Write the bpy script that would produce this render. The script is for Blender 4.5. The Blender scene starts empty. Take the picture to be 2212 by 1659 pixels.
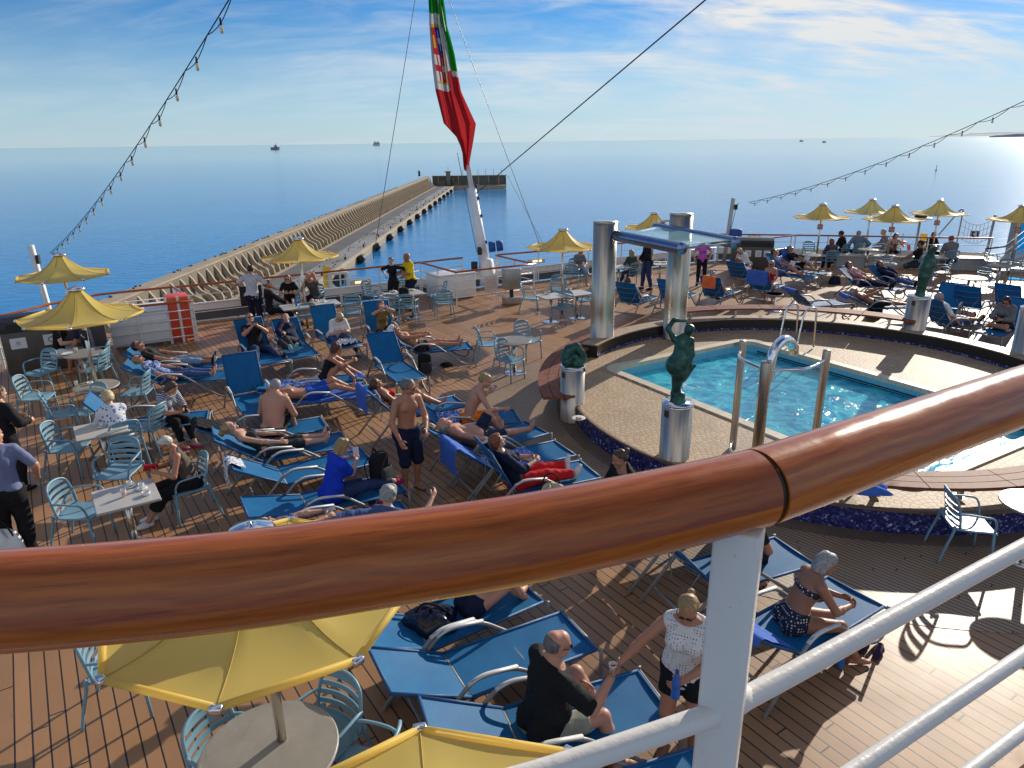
import bpy, bmesh, math, random
import numpy as np
from mathutils import Vector, Matrix, noise as mnoise
random.seed(4); RNG = np.random.default_rng(4)
scn = bpy.context.scene
C = scn.collection
PI = math.pi
R = math.radians
CAM_Z = 4.8                      # eye height above the pool deck
SEA = -28.0                      # sea level below the pool deck
SUN_AZ, SUN_EL = 37.0, 21.3      # degrees clockwise from +Y, degrees up

# ------------------------------------------------------------------ objects
def link(o): C.objects.link(o); return o
def tag(o, label=None, cat=None, group=None, kind=None):
    if label: o['label'] = label
    if cat: o['category'] = cat
    if group: o['group'] = group
    if kind: o['kind'] = kind
    return o
def thing(name, label, cat, loc=(0, 0, 0), rz=0.0, group=None):
    o = link(bpy.data.objects.new(name, None)); o.empty_display_size = .1
    o.location = loc; o.rotation_euler = (0, 0, rz)
    return tag(o, label, cat, group)
def obj(name, mesh, mats, parent=None, loc=None, rot=None, smooth=False):
    if isinstance(mesh, MB): mesh = mesh.mesh(name, smooth)
    if not isinstance(mats, (list, tuple)): mats = [mats]
    if not mesh.materials:
        for m in mats: mesh.materials.append(m)
    o = link(bpy.data.objects.new(name, mesh))
    if parent is not None: o.parent = parent
    if loc is not None: o.location = loc
    if rot is not None: o.rotation_euler = rot
    return o
def dup(root, loc, rz, label=None, group=None):
    def cp(o, par):
        c = o.copy(); link(c); c.parent = par
        for ch in o.children: cp(ch, c)
        return c
    r = root.copy(); link(r); r.location = loc; r.rotation_euler = (0, 0, rz)
    if label: r['label'] = label
    if group: r['group'] = group
    for ch in list(root.children): cp(ch, r)
    return r

# ------------------------------------------------------------------ mesh builder
class MB:
    def __init__(s): s.v = []; s.f = []; s.m = []; s.sm = []
    def add(s, vs, fs, mi=0, smooth=False):
        b = len(s.v); s.v += [tuple(map(float, v)) for v in vs]
        for f in fs: s.f.append([b + i for i in f]); s.m.append(mi); s.sm.append(smooth)
        return s
    def box(s, cx, cy, cz, sx, sy, sz, rz=0, mi=0, bev=0.0, M=None):
        x, y, z = sx / 2, sy / 2, sz / 2
        bm = bmesh.new(); bmesh.ops.create_cube(bm, size=1)
        for v in bm.verts: v.co = Vector((v.co.x * sx, v.co.y * sy, v.co.z * sz))
        if bev > 0:
            bmesh.ops.bevel(bm, geom=list(bm.edges), offset=min(bev, min(sx, sy, sz) * .45), segments=2, profile=.5, affect='EDGES')
        T = Matrix.Translation((cx, cy, cz)) @ Matrix.Rotation(rz, 4, 'Z')
        if M is not None: T = M @ T
        bm.verts.index_update()
        s.add([T @ v.co for v in bm.verts], [[v.index for v in f.verts] for f in bm.faces], mi, bev > 0)
        bm.free(); return s
    def tube(s, pts, r, n=8, mi=0, closed=False, caps=True, up=None, flat=1.0):
        pts = [Vector(p) for p in pts]; N = len(pts)
        rs = r if isinstance(r, (list, tuple)) else [r] * N
        vs = []; fs = []; prev = None
        for i, p in enumerate(pts):
            if closed: t = pts[(i + 1) % N] - pts[i - 1]
            else: t = pts[min(i + 1, N - 1)] - pts[max(i - 1, 0)]
            if t.length < 1e-9: t = Vector((0, 0, 1))
            t.normalize()
            if prev is None:
                a = Vector(up) if up else (Vector((0, 0, 1)) if abs(t.z) < .9 else Vector((1, 0, 0)))
            else: a = prev
            b = a - t * a.dot(t)
            if b.length < 1e-6: b = t.orthogonal()
            b.normalize(); prev = b; c = t.cross(b)
            for k in range(n):
                an = 2 * PI * k / n
                vs.append(p + b * (math.cos(an) * rs[i] * flat) + c * (math.sin(an) * rs[i]))
        M = N if closed else N - 1
        for i in range(M):
            j = (i + 1) % N
            for k in range(n):
                l = (k + 1) % n
                fs.append([i * n + k, i * n + l, j * n + l, j * n + k])
        if caps and not closed:
            fs.append(list(range(n))[::-1]); fs.append([(N - 1) * n + k for k in range(n)])
        return s.add(vs, fs, mi, True)
    def lathe(s, prof, n=24, c=(0, 0, 0), mi=0, a0=0, smooth=True, sx=1, sy=1):
        vs = []; fs = []; K = len(prof)
        for (r, z) in prof:
            for k in range(n):
                a = a0 + 2 * PI * k / n
                vs.append((c[0] + sx * r * math.cos(a), c[1] + sy * r * math.sin(a), c[2] + z))
        for i in range(K - 1):
            for k in range(n):
                l = (k + 1) % n
                fs.append([i * n + k, i * n + l, (i + 1) * n + l, (i + 1) * n + k])
        if prof[0][0] > 1e-5: fs.append(list(range(n))[::-1])
        if prof[-1][0] > 1e-5: fs.append([(K - 1) * n + k for k in range(n)])
        return s.add(vs, fs, mi, smooth)
    def prism(s, poly, z0, z1, mi=0, smooth=False, top=True, bottom=True):
        n = len(poly)
        vs = [(p[0], p[1], z0) for p in poly] + [(p[0], p[1], z1) for p in poly]
        fs = [[i, (i + 1) % n, n + (i + 1) % n, n + i] for i in range(n)]
        if top: fs.append([n + i for i in range(n)])
        if bottom: fs.append(list(range(n))[::-1])
        return s.add(vs, fs, mi, smooth)
    def grid(s, fn, nu, nv, mi=0, smooth=True):
        vs = [fn(i / nu, j / nv) for j in range(nv + 1) for i in range(nu + 1)]
        fs = [[j * (nu + 1) + i, j * (nu + 1) + i + 1, (j + 1) * (nu + 1) + i + 1, (j + 1) * (nu + 1) + i] for j in range(nv) for i in range(nu)]
        return s.add(vs, fs, mi, smooth)
    def ring(s, cx, cy, r0, r1, z0, z1, a0, a1, n=48, mi=0):
        """annular solid from angle a0 to a1"""
        vs = []; fs = []
        for i in range(n + 1):
            a = a0 + (a1 - a0) * i / n
            for (r, z) in ((r0, z0), (r1, z0), (r1, z1), (r0, z1)):
                vs.append((cx + r * math.cos(a), cy + r * math.sin(a), z))
        for i in range(n):
            for k in range(4):
                l = (k + 1) % 4
                fs.append([i * 4 + k, (i + 1) * 4 + k, (i + 1) * 4 + l, i * 4 + l])
        if abs(a1 - a0) < 2 * PI - .01:
            fs.append([0, 1, 2, 3]); fs.append([n * 4 + k for k in (3, 2, 1, 0)])
        return s.add(vs, fs, mi)
    def mesh(s, name, smooth=False):
        me = bpy.data.meshes.new(name); me.from_pydata(s.v, [], s.f)
        me.polygons.foreach_set('material_index', s.m)
        me.polygons.foreach_set('use_smooth', [bool(smooth or x) for x in s.sm])
        me.validate(); me.update(); return me
def sm_edges(o, ang=40):
    me = o.data
    for p in me.polygons: p.use_smooth = True
    try: me.set_sharp_from_angle(angle=R(ang))
    except Exception: pass
    return o
def bez(pts, n=6):
    """Catmull-Rom through the points"""
    P = [Vector(p) for p in pts]; out = []
    for i in range(len(P) - 1):
        p0 = P[max(i - 1, 0)]; p1 = P[i]; p2 = P[i + 1]; p3 = P[min(i + 2, len(P) - 1)]
        for k in range(n):
            t = k / n
            out.append(.5 * ((2 * p1) + (p2 - p0) * t + (2 * p0 - 5 * p1 + 4 * p2 - p3) * t * t + (3 * p1 - p0 - 3 * p2 + p3) * t ** 3))
    out.append(P[-1]); return out
def fillet(pts, r, n=4):
    """rounds the corners of a polyline"""
    P = [Vector(p) for p in pts]; out = [P[0]]
    for i in range(1, len(P) - 1):
        a, b, c = P[i - 1], P[i], P[i + 1]
        d1 = min(r, (a - b).length * .45); d2 = min(r, (c - b).length * .45)
        s = b + (a - b).normalized() * d1; e = b + (c - b).normalized() * d2
        for k in range(n + 1):
            t = k / n; out.append(s * (1 - t) ** 2 + b * 2 * t * (1 - t) + e * t * t)
    out.append(P[-1]); return out

# ------------------------------------------------------------------ materials
class NT:
    def __init__(s, name):
        s.m = bpy.data.materials.new(name); s.m.use_nodes = True
        s.t = s.m.node_tree; s.b = s.t.nodes['Principled BSDF']; s.out = s.t.nodes['Material Output']
    def n(s, typ, **kw):
        o = s.t.nodes.new('ShaderNode' + typ)
        for k, v in kw.items():
            if k.startswith('i_'): o.inputs[k[2:].replace('_', ' ')].default_value = v
            else: setattr(o, k, v)
        return o
    def l(s, a, b): s.t.links.new(a, b)
    def math(s, op, a, b=None, c=None, clamp=False):
        o = s.n('Math', operation=op, use_clamp=clamp)
        for i, x in enumerate((a, b, c)):
            if x is None: continue
            if isinstance(x, (int, float)): o.inputs[i].default_value = x
            else: s.l(x, o.inputs[i])
        return o.outputs[0]
    def mix(s, f, a, b, blend='MIX'):
        o = s.n('Mix', data_type='RGBA', blend_type=blend)
        for i, x in ((0, f), (6, a), (7, b)):
            if isinstance(x, (int, float)): o.inputs[i].default_value = x
            elif isinstance(x, (tuple, list)): o.inputs[i].default_value = (*x[:3], 1)
            else: s.l(x, o.inputs[i])
        return o.outputs[2]
    def co(s, kind='Object', scale=(1, 1, 1), rot=(0, 0, 0), loc=(0, 0, 0)):
        c = s.n('TexCoord'); mp = s.n('Mapping')
        mp.inputs['Scale'].default_value = scale; mp.inputs['Rotation'].default_value = rot; mp.inputs['Location'].default_value = loc
        s.l(c.outputs[kind], mp.inputs[0]); return mp.outputs[0]
    def pos(s, scale=(1, 1, 1), rot=(0, 0, 0)):
        g = s.n('NewGeometry'); mp = s.n('Mapping')
        mp.inputs['Scale'].default_value = scale; mp.inputs['Rotation'].default_value = rot
        s.l(g.outputs['Position'], mp.inputs[0]); return mp.outputs[0]
    def noise(s, v, scale=5, detail=4, rough=.55, dist=0):
        o = s.n('TexNoise'); o.inputs['Scale'].default_value = scale; o.inputs['Detail'].default_value = detail
        o.inputs['Roughness'].default_value = rough; o.inputs['Distortion'].default_value = dist
        if v is not None: s.l(v, o.inputs['Vector'])
        return o.outputs['Fac']
    def ramp(s, f, stops):
        o = s.n('ValToRGB'); e = o.color_ramp.elements
        while len(e) < len(stops): e.new(.5)
        for x, (p, c) in zip(e, stops): x.position = p; x.color = (*c[:3], 1) if isinstance(c, (tuple, list)) else (c, c, c, 1)
        s.l(f, o.inputs[0]); return o.outputs[0]
    def bump(s, h, strength=.3, dist=.01):
        o = s.n('Bump'); o.inputs['Strength'].default_value = strength; o.inputs['Distance'].default_value = dist
        s.l(h, o.inputs['Height']); s.l(o.outputs[0], s.b.inputs['Normal']); return o
    def set(s, **kw):
        for k, v in kw.items():
            k = k.replace('_', ' ')
            if isinstance(v, (int, float)): s.b.inputs[k].default_value = v
            elif isinstance(v, (tuple, list)): s.b.inputs[k].default_value = (*v[:3], 1)
            else: s.l(v, s.b.inputs[k])
        return s
MATS = {}
def mat(name, col, rough=.5, metal=0.0, var=.12, scale=6.0, bump=0.0, bscale=60.0, coat=0.0, spec=.5, trans=0.0):
    if name in MATS: return MATS[name]
    n = NT(name); v = n.co('Object')
    f = n.noise(v, scale, 4)
    dk = tuple(c * (1 - var) for c in col); lt = tuple(min(1, c * (1 + var)) for c in col)
    n.set(Base_Color=n.ramp(f, [(.3, dk), (.7, lt)]), Metallic=metal, Coat_Weight=coat)
    n.b.inputs['Specular IOR Level'].default_value = spec
    n.set(Roughness=n.ramp(n.noise(v, scale * 2.3, 3), [(.3, max(0.02, rough - .07)), (.7, min(1, rough + .07))]))
    if bump: n.bump(n.noise(v, bscale, 3), bump, .004)
    if trans:
        tr = n.n('BsdfTranslucent'); tr.inputs[0].default_value = (*[min(1, c * 1.4) for c in col], 1)
        mx = n.n('MixShader'); mx.inputs[0].default_value = trans
        n.l(n.b.outputs[0], mx.inputs[1]); n.l(tr.outputs[0], mx.inputs[2]); n.l(mx.outputs[0], n.out.inputs[0])
    MATS[name] = n.m; return n.m

def skin_mat(name, col):
    if name in MATS: return MATS[name]
    n = NT(name); v = n.co('Object')
    f = n.noise(v, 7, 4)
    red = (min(1, col[0] * 1.05), col[1] * .82, col[2] * .78)
    n.set(Base_Color=n.mix(n.ramp(f, [(.35, 0.0), (.75, .7)]), col, red), Roughness=.48)
    n.b.inputs['Subsurface Weight'].default_value = .06
    n.b.inputs['Subsurface Radius'].default_value = (.02, .008, .005)
    n.bump(n.noise(v, 90, 2), .12, .003)
    MATS[name] = n.m; return n.m

WHITE = lambda: mat('white_paint', (.78, .78, .76), .35, var=.05, bump=.06, bscale=40)
STEEL = lambda: mat('brushed_steel', (.64, .58, .50), .24, 1.0, .10, 3)
CHROME = lambda: mat('polished_steel', (.75, .75, .76), .12, 1.0, .05, 5)
GREY = lambda: mat('grey_lounger_metal', (.25, .245, .235), .45, .1, .08, 9)
BLACK = lambda: mat('black_matt', (.012, .012, .013), .6, var=.3)
DARK = lambda: mat('dark_rubber', (.03, .03, .032), .7, var=.3)

# =================================================================== camera, sky, sun
def setup():
    cam = bpy.data.cameras.new('camera'); co = link(bpy.data.objects.new('camera', cam))
    pit, rol = R(18.8874), R(0.71616)
    Rt = Vector((math.cos(rol), -math.sin(rol) * math.sin(pit), -math.sin(rol) * math.cos(pit)))
    Up = Vector((math.sin(rol), math.cos(rol) * math.sin(pit), math.cos(rol) * math.cos(pit)))
    Fw = Vector((0, math.cos(pit), -math.sin(pit)))
    M = Matrix((Rt, Up, -Fw)).transposed().to_4x4(); M.translation = (0, 0, CAM_Z)
    co.matrix_world = M
    cam.sensor_width = 36; cam.lens = 36 * 1530 / 2212
    cam.clip_start = .05; cam.clip_end = 200000
    scn.camera = co
    scn.view_settings.view_transform = 'Standard'; scn.view_settings.look = 'None'
    scn.view_settings.exposure = 0; scn.view_settings.gamma = 1
    w = bpy.data.worlds.new('World'); scn.world = w; w.use_nodes = True
    t = w.node_tree; t.nodes.clear()
    N = lambda ty: t.nodes.new('ShaderNode' + ty)
    out = N('OutputWorld'); bg = N('Background'); bg.inputs[1].default_value = .090
    sky = N('TexSky'); sky.sky_type = 'NISHITA'; sky.sun_disc = False
    sky.sun_elevation = R(SUN_EL); sky.sun_rotation = R(SUN_AZ)
    sky.altitude = 0; sky.air_density = 1.0; sky.dust_density = .05; sky.ozone_density = 4.0
    def mth(op, a, b=None, clamp=False):
        o = N('Math'); o.operation = op; o.use_clamp = clamp
        for i, x in enumerate((a, b)):
            if x is None: continue
            if isinstance(x, (int, float)): o.inputs[i].default_value = x
            else: t.links.new(x, o.inputs[i])
        return o.outputs[0]
    tc = N('TexCoord'); sp = N('SeparateXYZ'); t.links.new(tc.outputs['Generated'], sp.inputs[0])
    zz = mth('ADD', mth('MAXIMUM', sp.outputs[2], 0.0), .24)
    cx = mth('DIVIDE', sp.outputs[0], zz); cy = mth('DIVIDE', sp.outputs[1], zz)
    cmb = N('CombineXYZ'); t.links.new(cx, cmb.inputs[0]); t.links.new(cy, cmb.inputs[1])
    def layer(scale, sx, sy, rot, detail, dist, lo, hi, off):
        mp = N('Mapping'); mp.inputs['Scale'].default_value = (sx, sy, 1); mp.inputs['Rotation'].default_value = (0, 0, rot)
        mp.inputs['Location'].default_value = (off, off * .7, off * .3)
        t.links.new(cmb.outputs[0], mp.inputs[0])
        nz = N('TexNoise'); nz.inputs['Scale'].default_value = scale; nz.inputs['Detail'].default_value = detail
        nz.inputs['Roughness'].default_value = .6; nz.inputs['Distortion'].default_value = dist
        t.links.new(mp.outputs[0], nz.inputs['Vector'])
        rp = N('MapRange'); rp.interpolation_type = 'SMOOTHSTEP'
        rp.inputs['From Min'].default_value = lo; rp.inputs['From Max'].default_value = hi
        t.links.new(nz.outputs['Fac'], rp.inputs['Value']); return rp.outputs[0]
    big = layer(.8, 1, 1, .3, 3, .5, .32, .60, 3.1)
    streak = layer(1.5, .50, 1.35, R(-28), 8, 1.3, .36, .74, 1.7)
    fine = layer(4.4, .55, 1.5, R(-14), 6, 1.6, .36, .74, 5.3)
    side = N('MapRange'); side.interpolation_type = 'SMOOTHSTEP'      # thicker cirrus sunward, and added behind the camera for neutral fill
    side.inputs['From Min'].default_value = -1.0; side.inputs['From Max'].default_value = -.05
    side.inputs['To Min'].default_value = .22; side.inputs['To Max'].default_value = 1.35
    t.links.new(mth('SUBTRACT', mth('MULTIPLY', sp.outputs[0], .8), mth('MULTIPLY', sp.outputs[1], .6)), side.inputs['Value'])
    c = mth('ADD', mth('MULTIPLY', streak, mth('ADD', mth('MULTIPLY', big, .85), .25)), mth('MULTIPLY', mth('MULTIPLY', fine, big), .45))
    c = mth('MULTIPLY', c, side.outputs[0])
    haze = N('MapRange'); haze.interpolation_type = 'SMOOTHSTEP'
    haze.inputs['From Min'].default_value = .0; haze.inputs['From Max'].default_value = .17
    haze.inputs['To Min'].default_value = .62; haze.inputs['To Max'].default_value = 0
    t.links.new(sp.outputs[2], haze.inputs['Value'])
    c = mth('MULTIPLY', mth('MAXIMUM', c, 0.0), .95, True)
    sat = N('HueSaturation'); sat.inputs['Saturation'].default_value = 1.2; sat.inputs['Value'].default_value = .95
    tint = N('Mix'); tint.data_type = 'RGBA'; tint.blend_type = 'MULTIPLY'; tint.inputs[0].default_value = 1; tint.inputs[7].default_value = (.80, .95, 1.18, 1)
    t.links.new(sky.outputs[0], tint.inputs[6]); t.links.new(tint.outputs[2], sat.inputs['Color'])
    m1 = N('Mix'); m1.data_type = 'RGBA'
    t.links.new(c, m1.inputs[0]); t.links.new(sat.outputs[0], m1.inputs[6]); m1.inputs[7].default_value = (9.3, 9.25, 9.1, 1)
    m2 = N('Mix'); m2.data_type = 'RGBA'
    t.links.new(haze.outputs[0], m2.inputs[0]); t.links.new(m1.outputs[2], m2.inputs[6]); m2.inputs[7].default_value = (5.6, 7.7, 9.3, 1)
    t.links.new(m2.outputs[2], bg.inputs[0]); t.links.new(bg.outputs[0], out.inputs[0])
    su = bpy.data.lights.new('sun', 'SUN'); so = link(bpy.data.objects.new('sun', su))
    su.energy = 5.0; su.angle = R(.53); su.color = (1, .91, .77)
    a, e = R(SUN_AZ), R(SUN_EL)
    d = Vector((math.sin(a) * math.cos(e), math.cos(a) * math.cos(e), math.sin(e)))
    so.rotation_euler = d.to_track_quat('Z', 'Y').to_euler(); so.location = d * 60
setup()

# =================================================================== sea
def sea():
    n = NT('sea_water')
    big = n.noise(n.pos((.012, .03, 1), (0, 0, R(20))), 1, 4, .55)
    w1 = n.noise(n.pos((.16, .42, 1), (0, 0, R(8))), 1, 5, .62, .4)
    w2 = n.noise(n.pos((.9, 1.7, 1), (0, 0, R(-15))), 1, 4, .6)
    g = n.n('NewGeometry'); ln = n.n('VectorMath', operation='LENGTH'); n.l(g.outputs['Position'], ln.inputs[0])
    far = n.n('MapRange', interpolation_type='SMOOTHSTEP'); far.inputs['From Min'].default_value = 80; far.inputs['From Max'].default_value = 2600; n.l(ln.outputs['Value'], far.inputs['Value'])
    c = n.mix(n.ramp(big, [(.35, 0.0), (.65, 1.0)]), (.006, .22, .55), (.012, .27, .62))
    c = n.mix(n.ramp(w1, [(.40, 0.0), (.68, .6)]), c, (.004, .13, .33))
    c = n.mix(far.outputs[0], c, (.36, .56, .64))      # haze painted into the water colour, paler with distance
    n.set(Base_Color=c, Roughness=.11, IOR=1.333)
    n.b.inputs['Specular IOR Level'].default_value = .5
    h = n.math('ADD', n.math('MULTIPLY', w1, 1.5), n.math('MULTIPLY', w2, .35))
    n.bump(n.math('ADD', h, n.math('MULTIPLY', big, 1.6)), .10, 1.0)
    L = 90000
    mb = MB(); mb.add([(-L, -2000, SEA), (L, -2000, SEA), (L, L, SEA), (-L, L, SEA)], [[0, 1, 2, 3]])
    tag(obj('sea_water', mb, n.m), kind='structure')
sea()

# =================================================================== pool deck
PC = (5.70, 12.45)          # centre of the round pool platform
AX = R(146)                 # heading of the ship's keel line, clockwise from +Y
STERN = [(-11.75, 16.2), (-11.62, 17.4), (-11.0, 18.65), (-9.4, 19.68), (-7.5, 20.7), (-4.2, 22.6), (-2.95, 23.35), (-.5, 24.7), (1.0, 25.5), (2.9, 26.62), (8.6, 29.65), (10, 29.37), (14.14, 28.5), (18.5, 27.42)]
def plank_mat(name, width, ang, base, lite, seam=.055, cols=(.82, 1.16)):
    n = NT(name); p = n.pos((1, 1, 1), (0, 0, ang))
    s = n.n('SeparateXYZ'); n.l(p, s.inputs[0])
    u = n.math('DIVIDE', s.outputs[0], width); k = n.math('FLOOR', u); f = n.math('FRACT', u)
    wn = n.n('TexWhiteNoise', noise_dimensions='1D'); n.l(k, wn.inputs['W']); rnd = wn.outputs['Value']
    # butt joints: 3.2 m boards, shifted per plank
    v = n.math('ADD', n.math('DIVIDE', s.outputs[1], 3.2), n.math('MULTIPLY', rnd, 7.3)); kv = n.math('FLOOR', v); fv = n.math('FRACT', v)
    wn2 = n.n('TexWhiteNoise', noise_dimensions='2D'); cb = n.n('CombineXYZ'); n.l(k, cb.inputs[0]); n.l(kv, cb.inputs[1]); n.l(cb.outputs[0], wn2.inputs['Vector'])
    e = n.math('MINIMUM', f, n.math('SUBTRACT', 1.0, f))
    ev = n.math('MULTIPLY', n.math('MINIMUM', fv, n.math('SUBTRACT', 1.0, fv)), 3.2 / width)
    g = n.math('LESS_THAN', n.math('MINIMUM', e, ev), seam)
    grain = n.noise(n.pos((34, 2.2, 1), (0, 0, ang)), 1, 4, .6)
    # note: pos() rotates after scaling, so grain is rebuilt on the rotated axes
    cg = n.n('CombineXYZ'); n.l(n.math('MULTIPLY', s.outputs[0], 38.0), cg.inputs[0]); n.l(n.math('MULTIPLY', s.outputs[1], 1.6), cg.inputs[1])
    gr = n.noise(cg.outputs[0], 1, 4, .6)
    wear = n.noise(n.pos(), .55, 5, .6)
    c = n.mix(wn2.outputs['Value'], tuple(x * cols[0] for x in base), tuple(x * cols[1] for x in base))
    c = n.mix(n.math('MULTIPLY', gr, .35), c, lite)
    c = n.mix(n.ramp(wear, [(.42, 0.0), (.70, .55)]), c, tuple(x * .58 for x in base))
    c = n.mix(g, c, (.022, .017, .014))
    spots = n.ramp(n.noise(n.pos(), 9, 2), [(.70, 0.0), (.76, .35)])
    c = n.mix(spots, c, tuple(x * .5 for x in base))
    n.set(Base_Color=c, Roughness=n.ramp(wear, [(.3, .40), (.7, .54)]))
    n.b.inputs['Specular IOR Level'].default_value = .5
    h = n.math('SUBTRACT', n.math('MULTIPLY', gr, .25), n.math('MULTIPLY', g, 1.0))
    n.bump(h, .35, .004)
    return n.m
def poly_sheet(poly, z):
    mb = MB(); mb.add([(x, y, z) for x, y in poly], [list(range(len(poly)))]); return mb
def deck():
    out = STERN + [(22, 25.5), (27, 18), (30, 4), (30, -4), (-6, -4), (-14, 6), (-14, 13.2)]
    main = plank_mat('deck_planks', .128, AX, (.365, .185, .080), (.44, .262, .135))
    mb = MB(); mb.prism(out, -.35, 0)
    o = obj('pool_deck', mb, main); tag(o, kind='structure')
    # finer-laid border ring of narrow boards round the pool
    ring = plank_mat('deck_border_planks', .064, R(138), (.34, .225, .13), (.44, .31, .20), seam=.11, cols=(.94, 1.06))
    mb = MB(); mb.ring(PC[0], PC[1], 4.7, 6.5, .001, .004, R(150), R(330), 60)
    o = obj('deck_border', mb, ring); tag(o, kind='structure')
    mb = MB(); mb.ring(PC[0], PC[1], 4.5, 4.86, .002, .009, 0, 2 * PI, 90)
    o = obj('deck_margin', mb, mat('deck_margin_wood', (.15, .10, .065), .55, var=.2, scale=3)); tag(o, kind='structure')
    mb = MB()
    for (r, z) in ((.115, .006), ): mb.lathe([(0, z), (r, z)], 28, (1.60, 10.03, 0))
    mb.lathe([(.06, .010), (.085, .010)], 24, (1.60, 10.03, 0), 1)
    d = obj('deck_drain', mb, [mat('drain_dark', (.05, .045, .04), .5), STEEL()])
    tag(d, 'round flush drain cover in the narrow planks beside the blue mosaic riser', 'drain')
    # ship's stern plating below the deck edge
    mb = MB(); P = STERN
    for i in range(len(P) - 1):
        (x0, y0), (x1, y1) = P[i], P[i + 1]
        mb.add([(x0, y0, -.36), (x1, y1, -.36), (x1 * 1.01 - .2, y1 * 1.01, -14), (x0 * 1.01 - .2, y0 * 1.01, -14)], [[0, 1, 2, 3]])
    tag(obj('ship_stern', mb, WHITE()), 'white hull plating of the ship below the stern rail', 'ship hull')
deck()

# ------------------------------------------------------------------ pool platform
PA, PB, PD, PCC = Vector((2.0, 13.9)), Vector((5.5, 15.95)), Vector((5.3, 8.5)), Vector((8.8, 10.55))
def rrect(inset, r, n=6):
    c = [PA, PB, PCC, PD]; ctr = sum(c, Vector((0, 0))) / 4
    e1 = (PB - PA).normalized(); e2 = (PD - PA).normalized()
    w, h = (PB - PA).length / 2 - inset, (PD - PA).length / 2 - inset
    out = []
    for (sx, sy, a0) in ((1, 1, 0), (-1, 1, 90), (-1, -1, 180), (1, -1, 270)):
        for k in range(n + 1):
            a = R(a0 + 90 * k / n)
            p = ctr + e1 * (sx * (w - r) + r * math.cos(a)) + e2 * (sy * (h - r) + r * math.sin(a))
            out.append((p.x, p.y))
    return out
def ringfill(mb, outer, inner, z, mi=0):
    """flat sheet between two loops, by angle about the inner loop's centre"""
    bm = bmesh.new()
    vo = [bm.verts.new((x, y, z)) for x, y in outer]; vi = [bm.verts.new((x, y, z)) for x, y in inner]
    for vs in (vo, vi):
        for i in range(len(vs)): bm.edges.new((vs[i], vs[(i + 1) % len(vs)]))
    bmesh.ops.triangle_fill(bm, use_beauty=True, edges=list(bm.edges))
    for f in list(bm.faces):
        if f.normal.z < 0: f.normal_flip()
    bm.verts.index_update()
    mb.add([v.co.copy() for v in bm.verts], [[v.index for v in f.verts] for f in bm.faces], mi); bm.free()
PZ = .35
def cobble_mat():
    n = NT('fan_cobbles'); S = .95
    p = n.pos((1 / S, 1 / S, 1), (0, 0, R(-38))); s = n.n('SeparateXYZ'); n.l(p, s.inputs[0])
    x = s.outputs[0]; v = n.math('MULTIPLY', s.outputs[1], 2.0)
    k = n.math('FLOOR', v); fv = n.math('FRACT', v)
    def cand(row, fy):
        par = n.math('MULTIPLY', n.math('FRACT', n.math('MULTIPLY', row, .5)), 1.0)   # 0 or .5
        fx = n.math('SUBTRACT', n.math('FRACT', n.math('ADD', x, par)), .5)
        yy = n.math('MULTIPLY', fy, .5)
        r = n.math('SQRT', n.math('ADD', n.math('MULTIPLY', fx, fx), n.math('MULTIPLY', yy, yy)))
        return r, n.math('ARCTAN2', fx, yy)
    r0, a0 = cand(k, fv)
    r1, a1 = cand(n.math('SUBTRACT', k, 1.0), n.math('ADD', fv, 1.0))
    c0 = n.math('LESS_THAN', r0, .5)
    r = n.math('ADD', n.math('MULTIPLY', r0, c0), n.math('MULTIPLY', r1, n.math('SUBTRACT', 1.0, c0)))
    a = n.math('ADD', n.math('MULTIPLY', a0, c0), n.math('MULTIPLY', a1, n.math('SUBTRACT', 1.0, c0)))
    q = n.math('MULTIPLY', r, 10.0); qi = n.math('FLOOR', q); qf = n.math('FRACT', q)
    b = n.math('ADD', n.math('MULTIPLY', a, n.math('MULTIPLY', n.math('ADD', qi, 1.0), .9)), n.math('MULTIPLY', qi, .37))
    bf = n.math('FRACT', b); bi = n.math('FLOOR', b)
    e = n.math('MINIMUM', n.math('MINIMUM', qf, n.math('SUBTRACT', 1.0, qf)), n.math('MINIMUM', bf, n.math('SUBTRACT', 1.0, bf)))
    j = n.ramp(e, [(.05, 1.0), (.15, 0.0)])
    cb = n.n('CombineXYZ'); n.l(bi, cb.inputs[0]); n.l(qi, cb.inputs[1]); n.l(k, cb.inputs[2])
    wn = n.n('TexWhiteNoise', noise_dimensions='3D'); n.l(cb.outputs[0], wn.inputs['Vector'])
    c = n.mix(wn.outputs['Value'], (.42, .28, .155), (.52, .37, .22))
    c = n.mix(n.ramp(n.noise(n.pos(), .8, 5, .62), [(.45, 0.0), (.66, .6)]), c, (.27, .175, .10))
    c = n.mix(n.math('MULTIPLY', j, .62), c, (.19, .125, .07))
    n.set(Base_Color=c, Roughness=.62)
    n.bump(n.math('SUBTRACT', 1.0, j), .4, .004); return n.m
def mosaic_mat():
    n = NT('blue_mosaic'); v = n.n('TexVoronoi', feature='F1'); v.inputs['Scale'].default_value = 38
    n.l(n.co('Object'), v.inputs['Vector'])
    sc = n.n('SeparateColor'); n.l(v.outputs['Color'], sc.inputs[0])
    c = n.ramp(sc.outputs[0], [(.0, (.010, .010, .055)), (.55, (.024, .024, .14)), (.8, (.05, .06, .24)), (.94, (.14, .17, .36)), (1, (.5, .55, .62))])
    n.set(Base_Color=c, Roughness=.25); n.bump(v.outputs['Distance'], .2, .004); return n.m
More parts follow.
